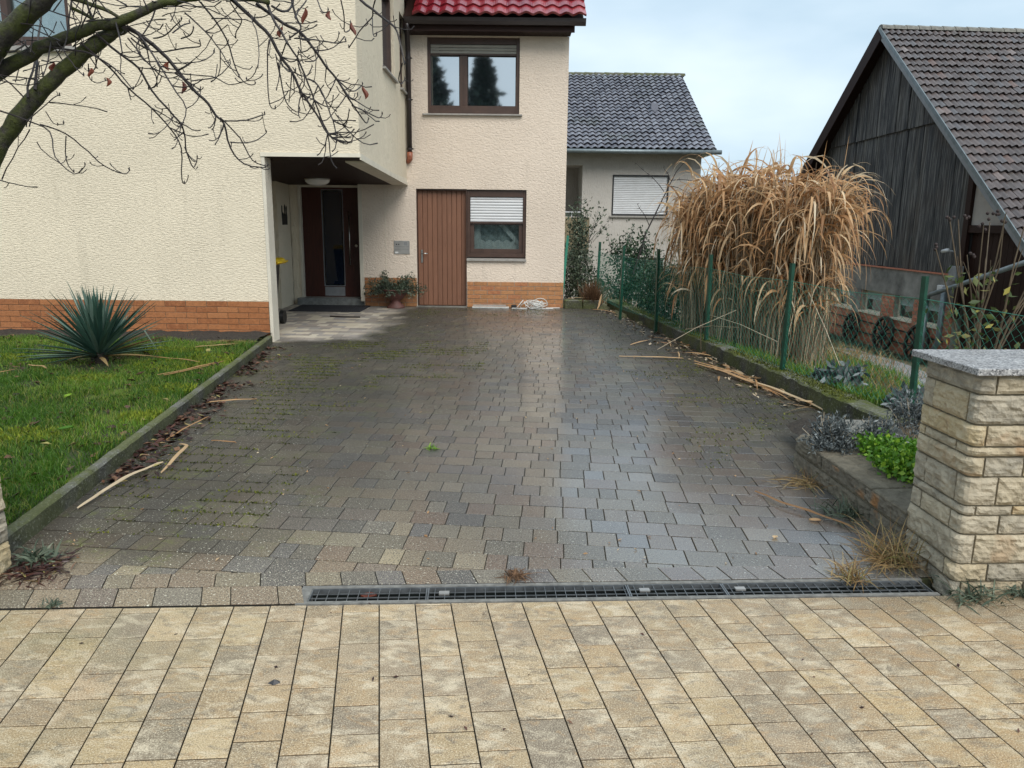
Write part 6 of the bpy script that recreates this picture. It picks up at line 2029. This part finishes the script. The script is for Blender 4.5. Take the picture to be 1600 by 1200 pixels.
shrub('evergreen_shrub', (2.25, 15.6, 0.45), (0.75, 0.8, 0.85), 6000, 0.06, M['ever'], 'dark evergreen shrub with pale twigs beside the far fence posts', 4, 12, 9)
shrub('evergreen_shrub', (1.42, 16.2, 0.75), (0.42, 0.5, 1.25), 4200, 0.065, M['ever2'], 'tall grey green shrub in front of the tan balcony', 5, 14, 12)
# thorny branch rising in front of the neighbour's window
br = thing('thorn_branch', (2.45, 14.6, 0.2), 'bare thorny branch rising in front of the closed shutter', 'branch')
q = MB()
main = [(2.25, 14.5, 0.6), (2.45, 14.5, 1.35), (2.72, 14.5, 1.95), (2.95, 14.5, 2.45), (3.12, 14.5, 2.66)]
q.tube(main, [0.018, 0.014, 0.011, 0.008, 0.004], 6)
for a, b in (((2.75, 14.5, 2.1), (2.22, 14.5, 2.62)), ((2.80, 14.5, 2.2), (3.3, 14.4, 2.05)), ((2.86, 14.5, 2.3), (3.6, 14.3, 2.25)), ((2.6, 14.5, 1.7), (3.1, 14.4, 1.75)), ((2.5, 14.5, 1.5), (2.25, 14.4, 1.9)), ((2.85, 14.5, 2.3), (2.72, 14.5, 2.55)), ((2.55, 14.5, 1.6), (2.95, 14.5, 1.55))):
    a, b = Vector(a), Vector(b)
    pts_ = [a.lerp(b, i / 5) + Vector((0, 0, 0.03 * math.sin(i))) for i in range(6)]
    q.tube(pts_, [0.008, 0.007, 0.006, 0.005, 0.004, 0.002], 5)
    for p in pts_[1:]:
        for _ in range(3):
            d = Vector((random.gauss(0, 1), random.gauss(0, 1), random.gauss(0, 1))).normalized()
            q.tube([p, p + d * 0.05], [0.004, 0.0015], 4)
q.build('branch_wood', M['twig'], br)
leaf_cloud('foliage', np.array([[x + rng.normal(0, .1), 14.45, z + rng.normal(0, .07)] for x, z in [(3.15, 1.75), (3.35, 1.95), (3.0, 1.5), (2.9, 1.25), (3.25, 1.6), (2.4, 1.2), (2.6, 1.0)] for _ in range(9)]), 0.09, M['ever'], br, 'stuff')
# rust coloured dry plant by the far kerb end
dp_ = thing('dry_plant', (1.48, 14.0, 0.1), 'rust brown dried plant at the far end of the kerb', 'plant')
nb_ = 500
base = np.stack([1.46 + rng.normal(0, .07, nb_), 14.02 + rng.normal(0, .05, nb_), np.full(nb_, 0.1)], 1)
az = rng.random(nb_) * 6.28; el = rng.uniform(0.7, 1.5, nb_)
ribbons('sprigs', base, np.stack([np.cos(az) * np.cos(el), np.sin(az) * np.cos(el), np.sin(el)], 1), rng.uniform(0.25, 0.5, nb_), rng.uniform(0, .08, nb_), np.full(nb_, 0.008), M['rust'], dp_, 4, 'stuff')

# ------------------------------------------------------------------ planter plants
def lavender(c, rad, h, n, label, seed, woody=0.3):
    t_ = thing('lavender', (c[0], c[1], 0.15), label, 'plant', None)
    r_ = np.random.default_rng(seed)
    az = r_.random(n) * 6.283
    el = r_.uniform(0.25, 1.5, n)
    d = np.stack([np.cos(az) * np.cos(el) * rad, np.sin(az) * np.cos(el) * rad, np.sin(el) * h], 1)
    base = np.array([c[0], c[1], 0.15]) + np.stack([r_.normal(0, rad * .15, n), r_.normal(0, rad * .15, n), np.zeros(n)], 1)
    tip = base + d * r_.uniform(0.7, 1.05, n)[:, None]
    q = MB()
    for i in range(0, n, 3): q.tube([base[i], (base[i] + tip[i]) / 2 + np.array([0, 0, .02]), tip[i]], [0.003, 0.0022, 0.0014], 3)
    q.build('stems', M['stalk'], t_, kind='stuff')
    P_ = []
    for i in range(n):
        for k in range(26):
            f = r_.uniform(woody, 1.0)
            P_.append(base[i] + (tip[i] - base[i]) * f + r_.normal(0, 0.008, 3))
    leaf_cloud('foliage', np.array(P_), 0.028, M['lav'], t_, 'stuff', asp=0.28, upb=0.9)
    return t_
lavender((1.99, 4.60), 0.17, 0.25, 190, 'dense silver grey lavender at the far end of the planter wall', 1)
lavender((2.30, 4.62), 0.20, 0.22, 90, 'woody straggling lavender in the middle of the planting bed', 2, 0.55)
lavender((2.27, 3.78), 0.14, 0.30, 120, 'grey lavender growing against the left face of the stone pillar', 3)
lavender((2.66, 4.95), 0.18, 0.33, 70, 'brownish leggy lavender at the foot of the near green fence post', 4, 0.6)
hb = thing('herb_plant', (2.26, 4.1, 0.15), 'bright green low herb between the lavenders in the planting bed', 'plant')
p = blob_points(7500, (2.25, 4.22, 0.22), (0.19, 0.42, 0.10), 26, 8)
leaf_cloud('foliage', p, 0.026, M['fresh'], hb, 'stuff', asp=0.8, rnd=np.clip(0.30 + 0.5 * (p[:, 1] - 3.85) + rng.normal(0, .2, len(p)), 0.01, 0.99))

# rose bush between pillar and barn
rb = thing('rose_bush', (4.1, 6.7, ground_z(4.1, 6.7)), 'leggy rose bush with faded flower heads behind the granite capped pillar', 'shrub')
g0 = ground_z(4.1, 6.7)
tips = [(3.72, 1.62), (3.86, 1.60), (4.0, 1.55), (4.12, 1.66), (4.18, 1.58), (4.33, 1.70), (4.48, 1.42), (4.42, 1.22), (3.62, 1.35), (4.55, 1.05), (3.95, 1.3), (4.05, 1.62)]
q = MB()
for i, (x, z) in enumerate(tips):
    b = Vector((4.12 + random.gauss(0, .05), 6.7 + random.gauss(0, .05), g0))
    e = Vector((x, 6.7 + random.gauss(0, .15), z))
    m1 = b.lerp(e, 0.45) + Vector((random.gauss(0, .04), 0, 0.05)); m2 = b.lerp(e, 0.75) + Vector((random.gauss(0, .03), 0, 0.03))
    q.tube([b, m1, m2, e], [0.012, 0.009, 0.006, 0.004], 6)
    s_ = m2 + Vector((random.gauss(0, .1), 0, random.uniform(.02, .14)))
    q.tube([m1.lerp(m2, .5), s_], [0.005, 0.003], 5)
q.build('canes', M['ever2'] if False else basic('red_green_cane', (0.10, 0.07, 0.04), 0.55, 0.5, 6), rb, kind='stuff')
for i, (x, z) in enumerate(tips):
    q = MB()
    for k in range(3):
        c = Vector((x + random.gauss(0, .018), 6.7, z + random.gauss(0, .018)))
        q.lathe(c, [(0.001, -0.015), (0.013, -0.008), (0.016, 0.004), (0.008, 0.014), (0.001, 0.016)], 6)
    q.build('flower_head', M['flower'], rb, loc=(x, 6.7, z))
p = np.array([[4.0 + rng.normal(0, .2), 6.65 + rng.normal(0, .12), rng.uniform(0.15, 1.15)] for _ in range(160)])
leaf_cloud('foliage', p, 0.075, leafy('rose_leaf', [(0, (0.05, 0.08, 0.02)), (0.6, (0.13, 0.16, 0.045)), (0.85, (0.3, 0.27, 0.1)), (1, (0.5, 0.42, 0.08))], 0.5, 0.3), rb, 'stuff', asp=0.5)
# low garden growth beyond the fence
pts = []
for _ in range(26000):
    y = random.uniform(4.6, 11.5); x = fence_x(y) + 0.15 + random.random() ** 1.4 * 3.2
    if mnoise.noise((x * 1.1, y * 0.8, 2)) < -0.22: continue
    if abs(x - (3.6 + (y - 4.2) * 0.33)) < 0.3 and y > 6.5: continue
    pts.append((x, y, ground_z(x, y)))
tag(blades('garden_grass', np.array(pts), 0.09, 0.7, 0.007, M['grass'], 1.1), 'patchy green grass beyond the chain link fence', 'grass')
pts = []
for _ in range(9000):
    y = random.uniform(5.0, 16); x = fence_x(y) + 0.3 + random.random() * 4.5
    if mnoise.noise((x * 0.9, y * 0.7, 7)) < 0.05: continue
    pts.append((x, y, ground_z(x, y)))
tag(blades('dry_garden_grass', np.array(pts), 0.16, 0.7, 0.007, M['dry'], 1.3), 'yellowed dry grass on the slope towards the barn', 'grass')
for i, (x, y, lab) in enumerate(((3.08, 7.05, 'silvery leafed plant at the foot of the middle green post'), (3.35, 6.1, 'grey green rosette plant left of the near green post'))):
    t_ = thing('silver_plant', (x, y, 0.05), lab, 'plant')
    p = blob_points(420, (x, y, 0.12), (0.28, 0.22, 0.1), 12, 30 + i)
    leaf_cloud('foliage', p, 0.085, M['lav'], t_, 'stuff', asp=0.5)
pts = []
for _ in range(2500):
    u_ = random.uniform(-3.4, 2.0)
    p_ = FB.p(u_, -1.2, 0.15 + abs(random.gauss(0, 0.22)))
    pts.append((p_.x, p_.y, ground_z(p_.x, p_.y) - 0.02))
tag(blades('wall_foot_weeds', np.array(pts), 0.10, 0.7, 0.012, M['ever2'], 1.2), 'weeds growing along the foot of the barn wall', 'weeds')

# ------------------------------------------------------------------ dry tufts and weeds by the pillar and planter
def tuft(c, n, L, label, mat='dry', spread=0.05, lean=(0, 0), elr=(0.15, 1.2), wd=0.005, name='grass_tuft', zf=0.004):
    t_ = thing(name, (c[0], c[1], 0), label, 'grass tuft')
    base = np.stack([c[0] + rng.normal(0, spread, n), c[1] + rng.normal(0, spread, n), np.full(n, 0.004)], 1)
    az = rng.random(n) * 6.283; el = rng.uniform(*elr, n)
    d = np.stack([np.cos(az) * np.cos(el) + lean[0], np.sin(az) * np.cos(el) + lean[1], np.sin(el)], 1)
    ribbons('blades', base, d, L * rng.uniform(0.5, 1.1, n), rng.uniform(0.1, 0.4, n), np.full(n, wd) * rng.uniform(.5, 1.2, n), M[mat], t_, 6, 'stuff', 0.8, zf)
    return t_
tuft((1.80, 3.36), 230, 0.28, 'large dry yellow grass tuft at the foot of the stone pillar', 'dry', 0.05, (-0.35, -0.1))
tuft((1.53, 3.17), 120, 0.14, 'small flattened dry tuft beside the right end of the grating', 'dry', 0.035, (-0.3, 0))
tuft((1.83, 3.95), 130, 0.13, 'green and brown weed tuft at the foot of the planter wall', 'ever2', 0.06, (-0.2, 0), wd=0.008)
tuft((1.80, 4.45), 130, 0.2, 'dry tuft by the far end of the planter wall', 'dry', 0.06, (-0.5, 0.1), (0.05, 0.6))
tuft((1.98, 3.02), 110, 0.11, 'small green weeds under the front of the stone pillar', 'ever2', 0.05, (-0.1, -0.2), wd=0.008)
tuft((2.20, 3.03), 70, 0.08, 'tiny green weeds in the joint before the pillar', 'ever2', 0.03, wd=0.007)
tuft((0.03, 3.17), 90, 0.10, 'brown dry tuft lying behind the middle of the grating', 'rust', 0.02, (0, 0.1), (0.0, 0.5))
tuft((-2.18, 3.28), 90, 0.12, 'green weeds growing between left pillar and kerb', 'ever2', 0.03, wd=0.012)
tuft((-2.12, 3.18), 260, 0.10, 'clump of dark reddish brown debris beside the left pillar', 'litter', 0.07, elr=(0, 0.5), wd=0.009)
tuft((-1.86, 2.86), 40, 0.05, 'tiny weeds in the sidewalk joint near the left pillar', 'ever2', 0.02, wd=0.006)
tuft((-3.35, 9.0), 260, 0.16, 'straw coloured dry grass heap by the corner of the brick plinth', 'dry', 0.12, elr=(0, 0.4), zf=0.115)
tuft((-3.95, 9.4), 90, 0.18, 'small pale weed in the bed below the brick plinth', 'dry', 0.05, elr=(0.8, 1.5), zf=0.1)
tuft((-0.55, 5.1), 40, 0.05, 'tiny green weed in a driveway joint left of the middle', 'fresh', 0.02, wd=0.008)

# ------------------------------------------------------------------ fallen reed leaves
def reed_leaf(pts_, w_, label, shade, zz=0.012):
    q = MB()
    P_ = refine([(x, y, z) for x, y, z in pts_], 4)
    n = len(P_)
    vs = []
    for i, p in enumerate(P_):
        a, b = P_[max(0, i - 1)], P_[min(n - 1, i + 1)]
        d = Vector(b - a); d.z = 0; d.normalize()
        sd = Vector((-d.y, d.x, 0))
        t = i / (n - 1)
        wd = w_ * 0.34 * (math.sin(math.pi * (0.06 + 0.9 * t)) ** 0.6) * (1 + 0.15 * mnoise.noise((i * 0.7, shade * 9, 0)))
        c = Vector(p) + sd * (0.02 * mnoise.noise((i * 0.35, shade * 13, 5)) * min(1, t * 4))
        curl = 0.006 + 0.006 * mnoise.noise((i * 0.5, 3, shade * 7))
        vs += [c + sd * wd + Vector((0, 0, curl)), c, c - sd * wd + Vector((0, 0, curl * 0.7))]
    fs = []
    for i in range(n - 1):
        fs += [(3 * i, 3 * i + 1, 3 * i + 4, 3 * i + 3), (3 * i + 1, 3 * i + 2, 3 * i + 5, 3 * i + 4)]
    q.add(vs, fs, shade)
    o = q.build('fallen_reed_leaf', M['straw'], loc=tuple(P_[n // 2]))
    return tag(o, label, 'fallen leaf', 'fallen reed leaves')
reed_leaf([(-2.33, 3.90, 0.01), (-2.30, 4.2, 0.03), (-2.27, 4.45, 0.03), (-2.22, 4.68, 0.02)], 0.045, 'long tan reed leaf beside the near end of the lawn kerb', 0.55)
reed_leaf([(-2.15, 4.50, 0.01), (-2.17, 4.75, 0.03), (-2.20, 5.0, 0.03), (-2.29, 5.08, 0.02)], 0.038, 'pale curved reed leaf tip on the paving near the lawn kerb', 0.95)
reed_leaf([(-2.43, 5.2, 0.015), (-2.40, 5.5, 0.03), (-2.38, 5.86, 0.015)], 0.018, 'thin pale reed stem beside the brown leaves at the kerb', 0.92)
reed_leaf([(-2.58, 6.3, 0.02), (-2.40, 6.36, 0.03), (-2.20, 6.45, 0.02)], 0.05, 'broad tan reed leaf sticking out from the lawn kerb', 0.6)
reed_leaf([(-2.12, 5.22, 0.006), (-2.03, 5.2, 0.012), (-1.93, 5.17, 0.006)], 0.014, 'short rust coloured leaf lying alone on the driveway', 0.15)
reed_leaf([(1.43, 4.28, 0.01), (1.52, 4.08, 0.02), (1.65, 3.90, 0.02), (1.78, 3.74, 0.012)], 0.032, 'long orange brown reed leaf near the planter wall', 0.3)
reed_leaf([(1.25, 8.86, 0.01), (1.5, 8.8, 0.02), (1.75, 8.76, 0.02), (1.98, 8.74, 0.015)], 0.06, 'straight brown reed leaf lying across the driveway', 0.35)
reed_leaf([(1.51, 9.72, 0.01), (1.66, 9.9, 0.02), (1.80, 10.1, 0.015)], 0.04, 'small dark reed leaf near the middle of the right kerb', 0.1)
reed_leaf([(2.02, 8.4, 0.02), (2.15, 7.95, 0.04), (2.35, 7.3, 0.03), (2.5, 6.9, 0.02)], 0.07, 'wide golden reed leaf along the right hand kerb', 0.75)
reed_leaf([(2.05, 8.55, 0.02), (2.2, 8.1, 0.03), (2.32, 7.7, 0.04), (2.38, 7.45, 0.02)], 0.06, 'brown reed leaf under the golden one by the kerb', 0.4)
reed_leaf([(2.28, 7.7, 0.02), (2.42, 7.1, 0.04), (2.58, 6.5, 0.03), (2.62, 6.3, 0.015)], 0.055, 'tan reed leaf at the near end of the right kerb', 0.85)
reed_leaf([(2.1, 8.15, 0.03), (2.14, 7.95, 0.05), (2.12, 7.85, 0.05)], 0.05, 'short pale reed leaf standing up from the litter', 0.9)
reed_leaf([(1.42, 13.65, 0.02), (1.6, 13.45, 0.03), (1.78, 13.1, 0.02)], 0.06, 'pale reed leaf at the far end of the right kerb', 0.9)
reed_leaf([(1.5, 13.6, 0.03), (1.56, 13.75, 0.15), (1.6, 13.85, 0.27)], 0.05, 'pale reed leaf leaning up at the far kerb end', 0.95)
reed_leaf([(1.0, 14.0, 0.175), (1.25, 14.02, 0.19), (1.55, 14.0, 0.18)], 0.07, 'tan reed leaf lying on the mossy block', 0.6)
for i, (a, b, w_, s_, lab) in enumerate((((-3.23, 6.98), (-2.95, 7.75), 0.03, 0.9, 'pale reed leaf on the lawn nearest the kerb'), ((-3.30, 7.0), (-3.0, 7.65), 0.035, 0.8, 'tan reed leaf crossing another on the lawn'),
        ((-3.72, 7.85), (-3.15, 7.62), 0.025, 0.7, 'straw coloured reed leaf to the right of the yucca'), ((-5.1, 6.9), (-4.72, 7.15), 0.03, 0.6, 'short reed leaf on the left part of the lawn'), ((-4.72, 7.35), (-4.45, 7.2), 0.03, 0.85, 'short pale reed leaf just before the yucca'), ((-3.55, 8.5), (-3.2, 8.75), 0.03, 0.65, 'tan reed leaf at the edge of the soil bed'))):
    (x0, y0), (x1, y1) = a, b
    f_ = lambda x, y: (x, y, lawn_z(x, y) + 0.045)
    reed_leaf([f_(x0, y0), f_((x0 + x1) / 2 + 0.04, (y0 + y1) / 2), f_(x1, y1)], w_, lab, s_)

# reed scraps lying along the right hand kerb
nl = 38
yy = rng.uniform(6.3, 10.4, nl)
base = np.stack([2.635 - 0.1157 * (yy - 6.262) - 0.02 - np.abs(rng.normal(0, 0.15, nl)), yy, rng.uniform(0.008, 0.05, nl)], 1)
az = rng.normal(1.75, 0.55, nl) + np.pi * (rng.random(nl) < 0.5)
tag(ribbons('reed_scraps', base, np.stack([np.cos(az), np.sin(az), rng.normal(0.03, 0.05, nl)], 1), rng.uniform(0.12, 0.55, nl), rng.uniform(0.02, 0.08, nl), rng.uniform(0.012, 0.04, nl), M['straw'], None, 6, 'stuff', 0.35, 0.006),
    'tangle of torn reed scraps lying along the right hand kerb', 'leaf litter')
# leaf litter ------------------------------------------------------------
def litter(name, pts_, size, label, mat='litter'):
    P_ = np.asarray(pts_, float); n = len(P_)
    a = rng.random(n) * 6.283
    s = size * rng.uniform(0.5, 1.3, n)
    d = np.stack([np.cos(a), np.sin(a), rng.normal(0, .25, n)], 1); e = np.stack([-np.sin(a), np.cos(a), rng.normal(0, .25, n)], 1)
    s3 = s[:, None]
    asp = rng.uniform(0.3, 0.6, n)[:, None]
    up = np.array([0, 0, 1.0]) * (s * rng.uniform(0.02, 0.3, n))[:, None]
    V = np.empty((n, 6, 3))
    V[:, 0] = P_ - d * s3 * .5; V[:, 1] = P_ - d * s3 * .05 + e * s3 * asp * .55 + up; V[:, 2] = P_ + d * s3 * .5 + up * 0.6
    V[:, 3] = P_ - e * s3 * asp * .55 + up; V[:, 4] = P_ - d * s3 * .0; V[:, 5] = P_
    V[:, 2, 2] += 0.002
    zmin = P_[:, 2][:, None]
    V[:, :, 2] = np.maximum(V[:, :, 2], zmin)
    b = np.arange(n)[:, None] * 6
    q = np.concatenate([b + np.array([0, 4, 2, 1]), b + np.array([0, 3, 2, 4])])
    r = rng.random(n) * .98 + .01
    return tag(np_mesh(name, V.reshape(-1, 3), q, None, M[mat], np.concatenate([r, r]), None, None, 'stuff'), label, 'leaf litter')
pts = []
for _ in range(620):
    y = 4.2 + 5.0 * random.random() ** 1.1
    if mnoise.noise((y * 1.3, 1, 1)) < -0.28: continue
    pts.append((kerb_l(y) + 0.02 + abs(random.gauss(0, 0.12)), y, 0.004 + 0.02 * random.random()))
litter('kerb_leaf_litter', pts, 0.065, 'dark red brown wet leaves gathered along the lawn kerb')
pts = []
for _ in range(420):
    y = 6.4 + 7.2 * random.random()
    pts.append((kerb_r(y) - 0.02 - abs(random.gauss(0, 0.16)), y, 0.004 + 0.02 * random.random()))
litter('kerb_reed_litter', pts, 0.055, 'scattered reed and leaf scraps along the right hand kerb', 'stalk')
pts = []
for _ in range(520):
    y = 3.6 + 5.6 * random.random(); x = kerb_l(y) - 0.12 - 4.2 * random.random() ** 1.2
    pts.append((x, y, lawn_z(x, y) + 0.012 + 0.018 * random.random()))
litter('lawn_leaf_litter', pts, 0.07, 'brown leaves scattered over the lawn')
pts = []
for _ in range(260):
    y = 3.3 + 9.5 * random.random() ** 1.4; x = random.uniform(-2.3, 2.3)
    pts.append((x, y, 0.003))
litter('paving_scraps', pts, 0.022, 'tiny leaf scraps scattered over the driveway and sidewalk', 'straw')
pts = [(random.uniform(-1.6, 1.9), random.uniform(1.9, 2.95), 0.003) for _ in range(26)]
litter('sidewalk_scraps', pts, 0.018, 'tiny dark leaf scraps lying on the sidewalk paving')
def single_leaf(x, y, z, s, mat, shade, label):
    q = MB()
    a = random.random() * 6.28
    d, e = Vector((math.cos(a), math.sin(a), 0.1)), Vector((-math.sin(a), math.cos(a), 0))
    c = Vector((x, y, z))
    prof = [(-.5, .02), (-.25, .26), (0.05, .32), (.3, .2), (.5, .01)]
    vs = []
    for t, w_ in prof: vs += [c + d * s * t + e * s * w_ + Vector((0, 0, s * .14)), c + d * s * t, c + d * s * t - e * s * w_ + Vector((0, 0, s * .11))]
    fs = []
    for i in range(4): fs += [(3 * i, 3 * i + 1, 3 * i + 4, 3 * i + 3), (3 * i + 1, 3 * i + 2, 3 * i + 5, 3 * i + 4)]
    q.add(vs, fs, shade)
    tag(q.build('fallen_leaf', M[mat], loc=c), label, 'fallen leaf')
single_leaf(-3.06, 5.09, lawn_z(-3.06, 5.09) + 0.045, 0.10, 'fresh', 0.97, 'single pale yellow green leaf lying on the lawn')
single_leaf(-3.62, 6.1, lawn_z(-3.62, 6.1) + 0.045, 0.08, 'fresh', 0.97, 'small yellow leaf on the middle of the lawn')
single_leaf(1.62, 3.85, 0.006, 0.06, 'straw', 0.5, 'small tan leaf beside the long reed leaf by the planter')
single_leaf(1.33, 3.62, 0.006, 0.045, 'straw', 0.7, 'small pale leaf on the driveway right of the middle')
single_leaf(-2.42, 6.25, 0.03, 0.10, 'litter', 0.85, 'pinkish brown broad leaf at the lawn kerb')
single_leaf(-0.60, 3.005, -0.02, 0.07, 'hang', 0.9, 'red leaf caught in the left part of the drain grating')
q = MB()
q.add([(-0.823, 2.345, 0.0), (-0.80, 2.335, 0.0), (-0.778, 2.347, 0.0), (-0.785, 2.36, 0.0), (-0.81, 2.362, 0.0), (-0.80, 2.35, 0.013)], [(0, 1, 5), (1, 2, 5), (2, 3, 5), (3, 4, 5), (4, 0, 5)])
tag(q.build('pebble', M['stone_bit'], loc=(-0.8, 2.35, 0)), 'small dark flat pebble on the sidewalk', 'pebble')

# ------------------------------------------------------------------ things by the house
bn = thing('wheelie_bin', (-3.68, 11.25, 0), 'black wheelie bin with a yellow lid behind the white wall end', 'bin')
q = MB()
q.prism([(-3.900, 11.02, 0.06), (-3.540, 11.02, 0.06), (-3.540, 11.48, 0.06), (-3.900, 11.48, 0.06)], [(-3.960, 10.95, 0.90), (-3.470, 10.95, 0.90), (-3.470, 11.55, 0.90), (-3.960, 11.55, 0.90)])
q.build('body', M['bin'], bn, bevel=0.02)
q = MB()
q.prism([(-3.990, 10.92, 0.90), (-3.360, 10.92, 0.90), (-3.360, 11.56, 0.90), (-3.990, 11.56, 0.90)], [(-3.950, 10.96, 0.985), (-3.400, 10.96, 0.985), (-3.400, 11.52, 0.985), (-3.950, 11.52, 0.985)])
lid = q.build('lid', M['yellow'], bn, bevel=0.02)
q = MB()
q.tube([(-3.345, 11.0, 0.935), (-3.325, 11.1, 0.935), (-3.325, 11.4, 0.935), (-3.345, 11.5, 0.935)], 0.014, 8)
q.build('grip', M['yellow'], lid, smooth=True)
for x in (-3.930, -3.455):
    q = MB(); q.tube([(x - 0.03, 11.50, 0.1), (x + 0.03, 11.50, 0.1)], 0.10, 16)
    q.build('wheel', M['black'], bn)

dm = thing('doormat', (-3.15, 13.4, 0), 'dark rubber doormat in front of the entrance step', 'doormat')
q = MB(); q.prism([(-3.83, 13.05, 0.003), (-2.60, 13.02, 0.003), (-2.58, 13.95, 0.003), (-3.84, 13.98, 0.003)], [(-3.82, 13.06, 0.018), (-2.61, 13.03, 0.018), (-2.59, 13.94, 0.018), (-3.83, 13.97, 0.018)])
q.build('mat', M['rubber'], dm)
q = MB()
for i in range(34):
    x = -3.79 + i * 0.035
    q.bar((x, 13.1, 0.02), (x, 13.9, 0.02), 0.014, 0.005)
q.build('ribs', M['rubber'], dm, kind='stuff')

# iron silhouette ornament on the porch wall
wa = thing('wall_ornament', (-4.045, 13.85, 1.55), 'black cut out iron ornament on the porch wall', 'ornament')
q = MB()
ol = [(-.14, -.16), (.15, -.16), (.16, -.02), (.135, .06), (.15, .14), (.125, .17), (.10, .12), (.105, .04), (.07, -.02), (.05, .04), (.06, .15), (.03, .19), (.0, .15), (.01, .05), (-.03, -.01), (-.07, .05), (-.09, .01), (-.12, .07), (-.12, .16), (-.15, .17), (-.16, .08), (-.15, -.04)]
vs = [(-4.047, 13.86 + a, 1.60 + b) for a, b in ol]
q.prism(vs, [(x + 0.008, y, z) for x, y, z in vs])
q.build('cutout', M['black'], wa)

# potted plant
pt = thing('potted_plant', (-2.10, 13.78, 0), 'dull red urn with a grey green bush beside the garden door', 'potted plant')
q = MB(); q.lathe((-2.10, 13.78, 0.0), [(0.001, 0.0), (0.165, 0.0), (0.16, 0.025), (0.09, 0.10), (0.075, 0.13), (0.12, 0.16), (0.19, 0.24), (0.215, 0.31), (0.235, 0.315), (0.235, 0.335), (0.20, 0.335), (0.19, 0.30), (0.001, 0.29)], 22)
q.build('urn', M['terracotta'], pt, smooth=True)
p = []
q = MB()
for k in range(120):
    az = random.random() * 6.283; el = random.uniform(-0.15, 1.2)
    L = random.uniform(0.25, 0.46)
    b = Vector((-2.10 + 0.08 * math.cos(az), 13.76 + 0.06 * math.sin(az), 0.32))
    d = Vector((math.cos(az) * math.cos(el) * 1.15, math.sin(az) * math.cos(el) * 0.7, math.sin(el) * 0.85))
    pts_ = [b + d * L * t / 4 + Vector((0, 0, -0.05 * (t / 4) ** 2)) for t in range(5)]
    q.tube(pts_, [0.003, 0.0026, 0.0022, 0.0018, 0.001], 3)
    for t in range(1, 5):
        for _ in range(8): p.append(pts_[t] + Vector((random.gauss(0, .016), random.gauss(0, .016), random.gauss(0, .016))))
q.build('stems', M['twig'], pt, kind='stuff')
leaf_cloud('foliage', np.array([tuple(a) for a in p]), 0.045, M['ever2'], pt, 'stuff', asp=0.34)

# white debris at the foot of the rear wall
db = thing('plastic_scraps', (-0.1, 13.85, 0), 'white strip and crumpled plastic cord at the foot of the rear wall', 'rubbish')
q = MB()
q.obb((-0.40, 13.84, 0.018), (0.33, 0.0, 0.0), (0, 0.03, 0.0), (0, -0.004, 0.014)); q.build('strip', M['white_plastic'], db)
q = MB(); q.obb((-0.42, 13.90, 0.05), (0.30, 0.02, 0.0), (0, 0.03, 0.0), (0, 0, 0.009)); q.build('strip', M['sill'], db)
q = MB(); q.box(0.02 - 0.05, 0.02 + 0.05, 13.80, 13.87, 0.003, 0.07); q.build('dark_block', M['black'], db, bevel=0.01)
q = MB()
for k in range(26):
    a0, r_ = random.random() * 6.28, random.uniform(0.04, 0.13)
    c = Vector((0.40 + random.gauss(0, .09), 13.84 + random.gauss(0, .03), 0.05 + abs(random.gauss(0, .028))))
    ax2 = Vector((random.gauss(0, .5), random.gauss(0, .6), 1)).normalized()
    e1 = ax2.cross(Vector((1, 0, 0))).normalized(); e2 = ax2.cross(e1)
    pts_ = [c + (e1 * math.cos(a0 + t) + e2 * math.sin(a0 + t)) * r_ for t in np.linspace(0, 4.4, 11)]
    for p_ in pts_: p_.z = max(p_.z, 0.008); p_.y = min(p_.y, 13.97)
    q.tube(pts_, 0.006, 5)
q.build('cord', M['white_plastic'], db)
q = MB()
for x0, y0, x1, y1 in ((-0.02, 13.80, 0.26, 13.79), (0.5, 13.80, 0.72, 13.83), (0.6, 13.9, 0.85, 13.93)): q.bar((x0, y0, 0.012), (x1, y1, 0.012), 0.03, 0.012)
q.build('fragments', M['white_plastic'], db)
tag(MB().tube([(-2.95, 12.35, 0.012), (-2.75, 12.3, 0.012), (-2.45, 12.28, 0.012)], 0.012, 6).build('stick', M['twig'], loc=(-2.75, 12.3, 0)), 'thin brown stick lying on the dry porch paving', 'stick')

# ------------------------------------------------------------------ conifers across the street, seen in the window panes
def conifer(x, y, h, r0, label, seed):
    t_ = thing('conifer', (x, y, -0.09), label, 'tree', 'conifers across the street')
    q = MB(); q.tube([(x, y, -0.1), (x, y, h * 0.5), (x, y, h)], [0.22, 0.13, 0.02], 8); q.build('trunk', M['bark_con'], t_)
    r_ = np.random.default_rng(seed)
    n = 9000
    f = r_.random(n) ** 0.8
    z = 0.6 + (h - 0.6) * f
    lay_ = 0.75 + 0.25 * np.sin(z * 7.5)
    rr_ = (1 - f) * r0 * lay_ * np.sqrt(r_.uniform(0.15, 1, n)) + 0.05
    a = r_.random(n) * 6.283
    leaf_cloud('crown', np.stack([x + rr_ * np.cos(a), y + rr_ * np.sin(a), z - rr_ * 0.25], 1), 0.42, M['conifer'], t_, None, asp=0.5, upb=-0.5)
conifer(-1.75, -16.5, 10.3, 4.2, 'pointed dark conifer reflected in the right upper pane', 1)
conifer(-4.7, -15.5, 10.8, 4.6, 'broad dark conifer reflected in the left upper pane', 2)
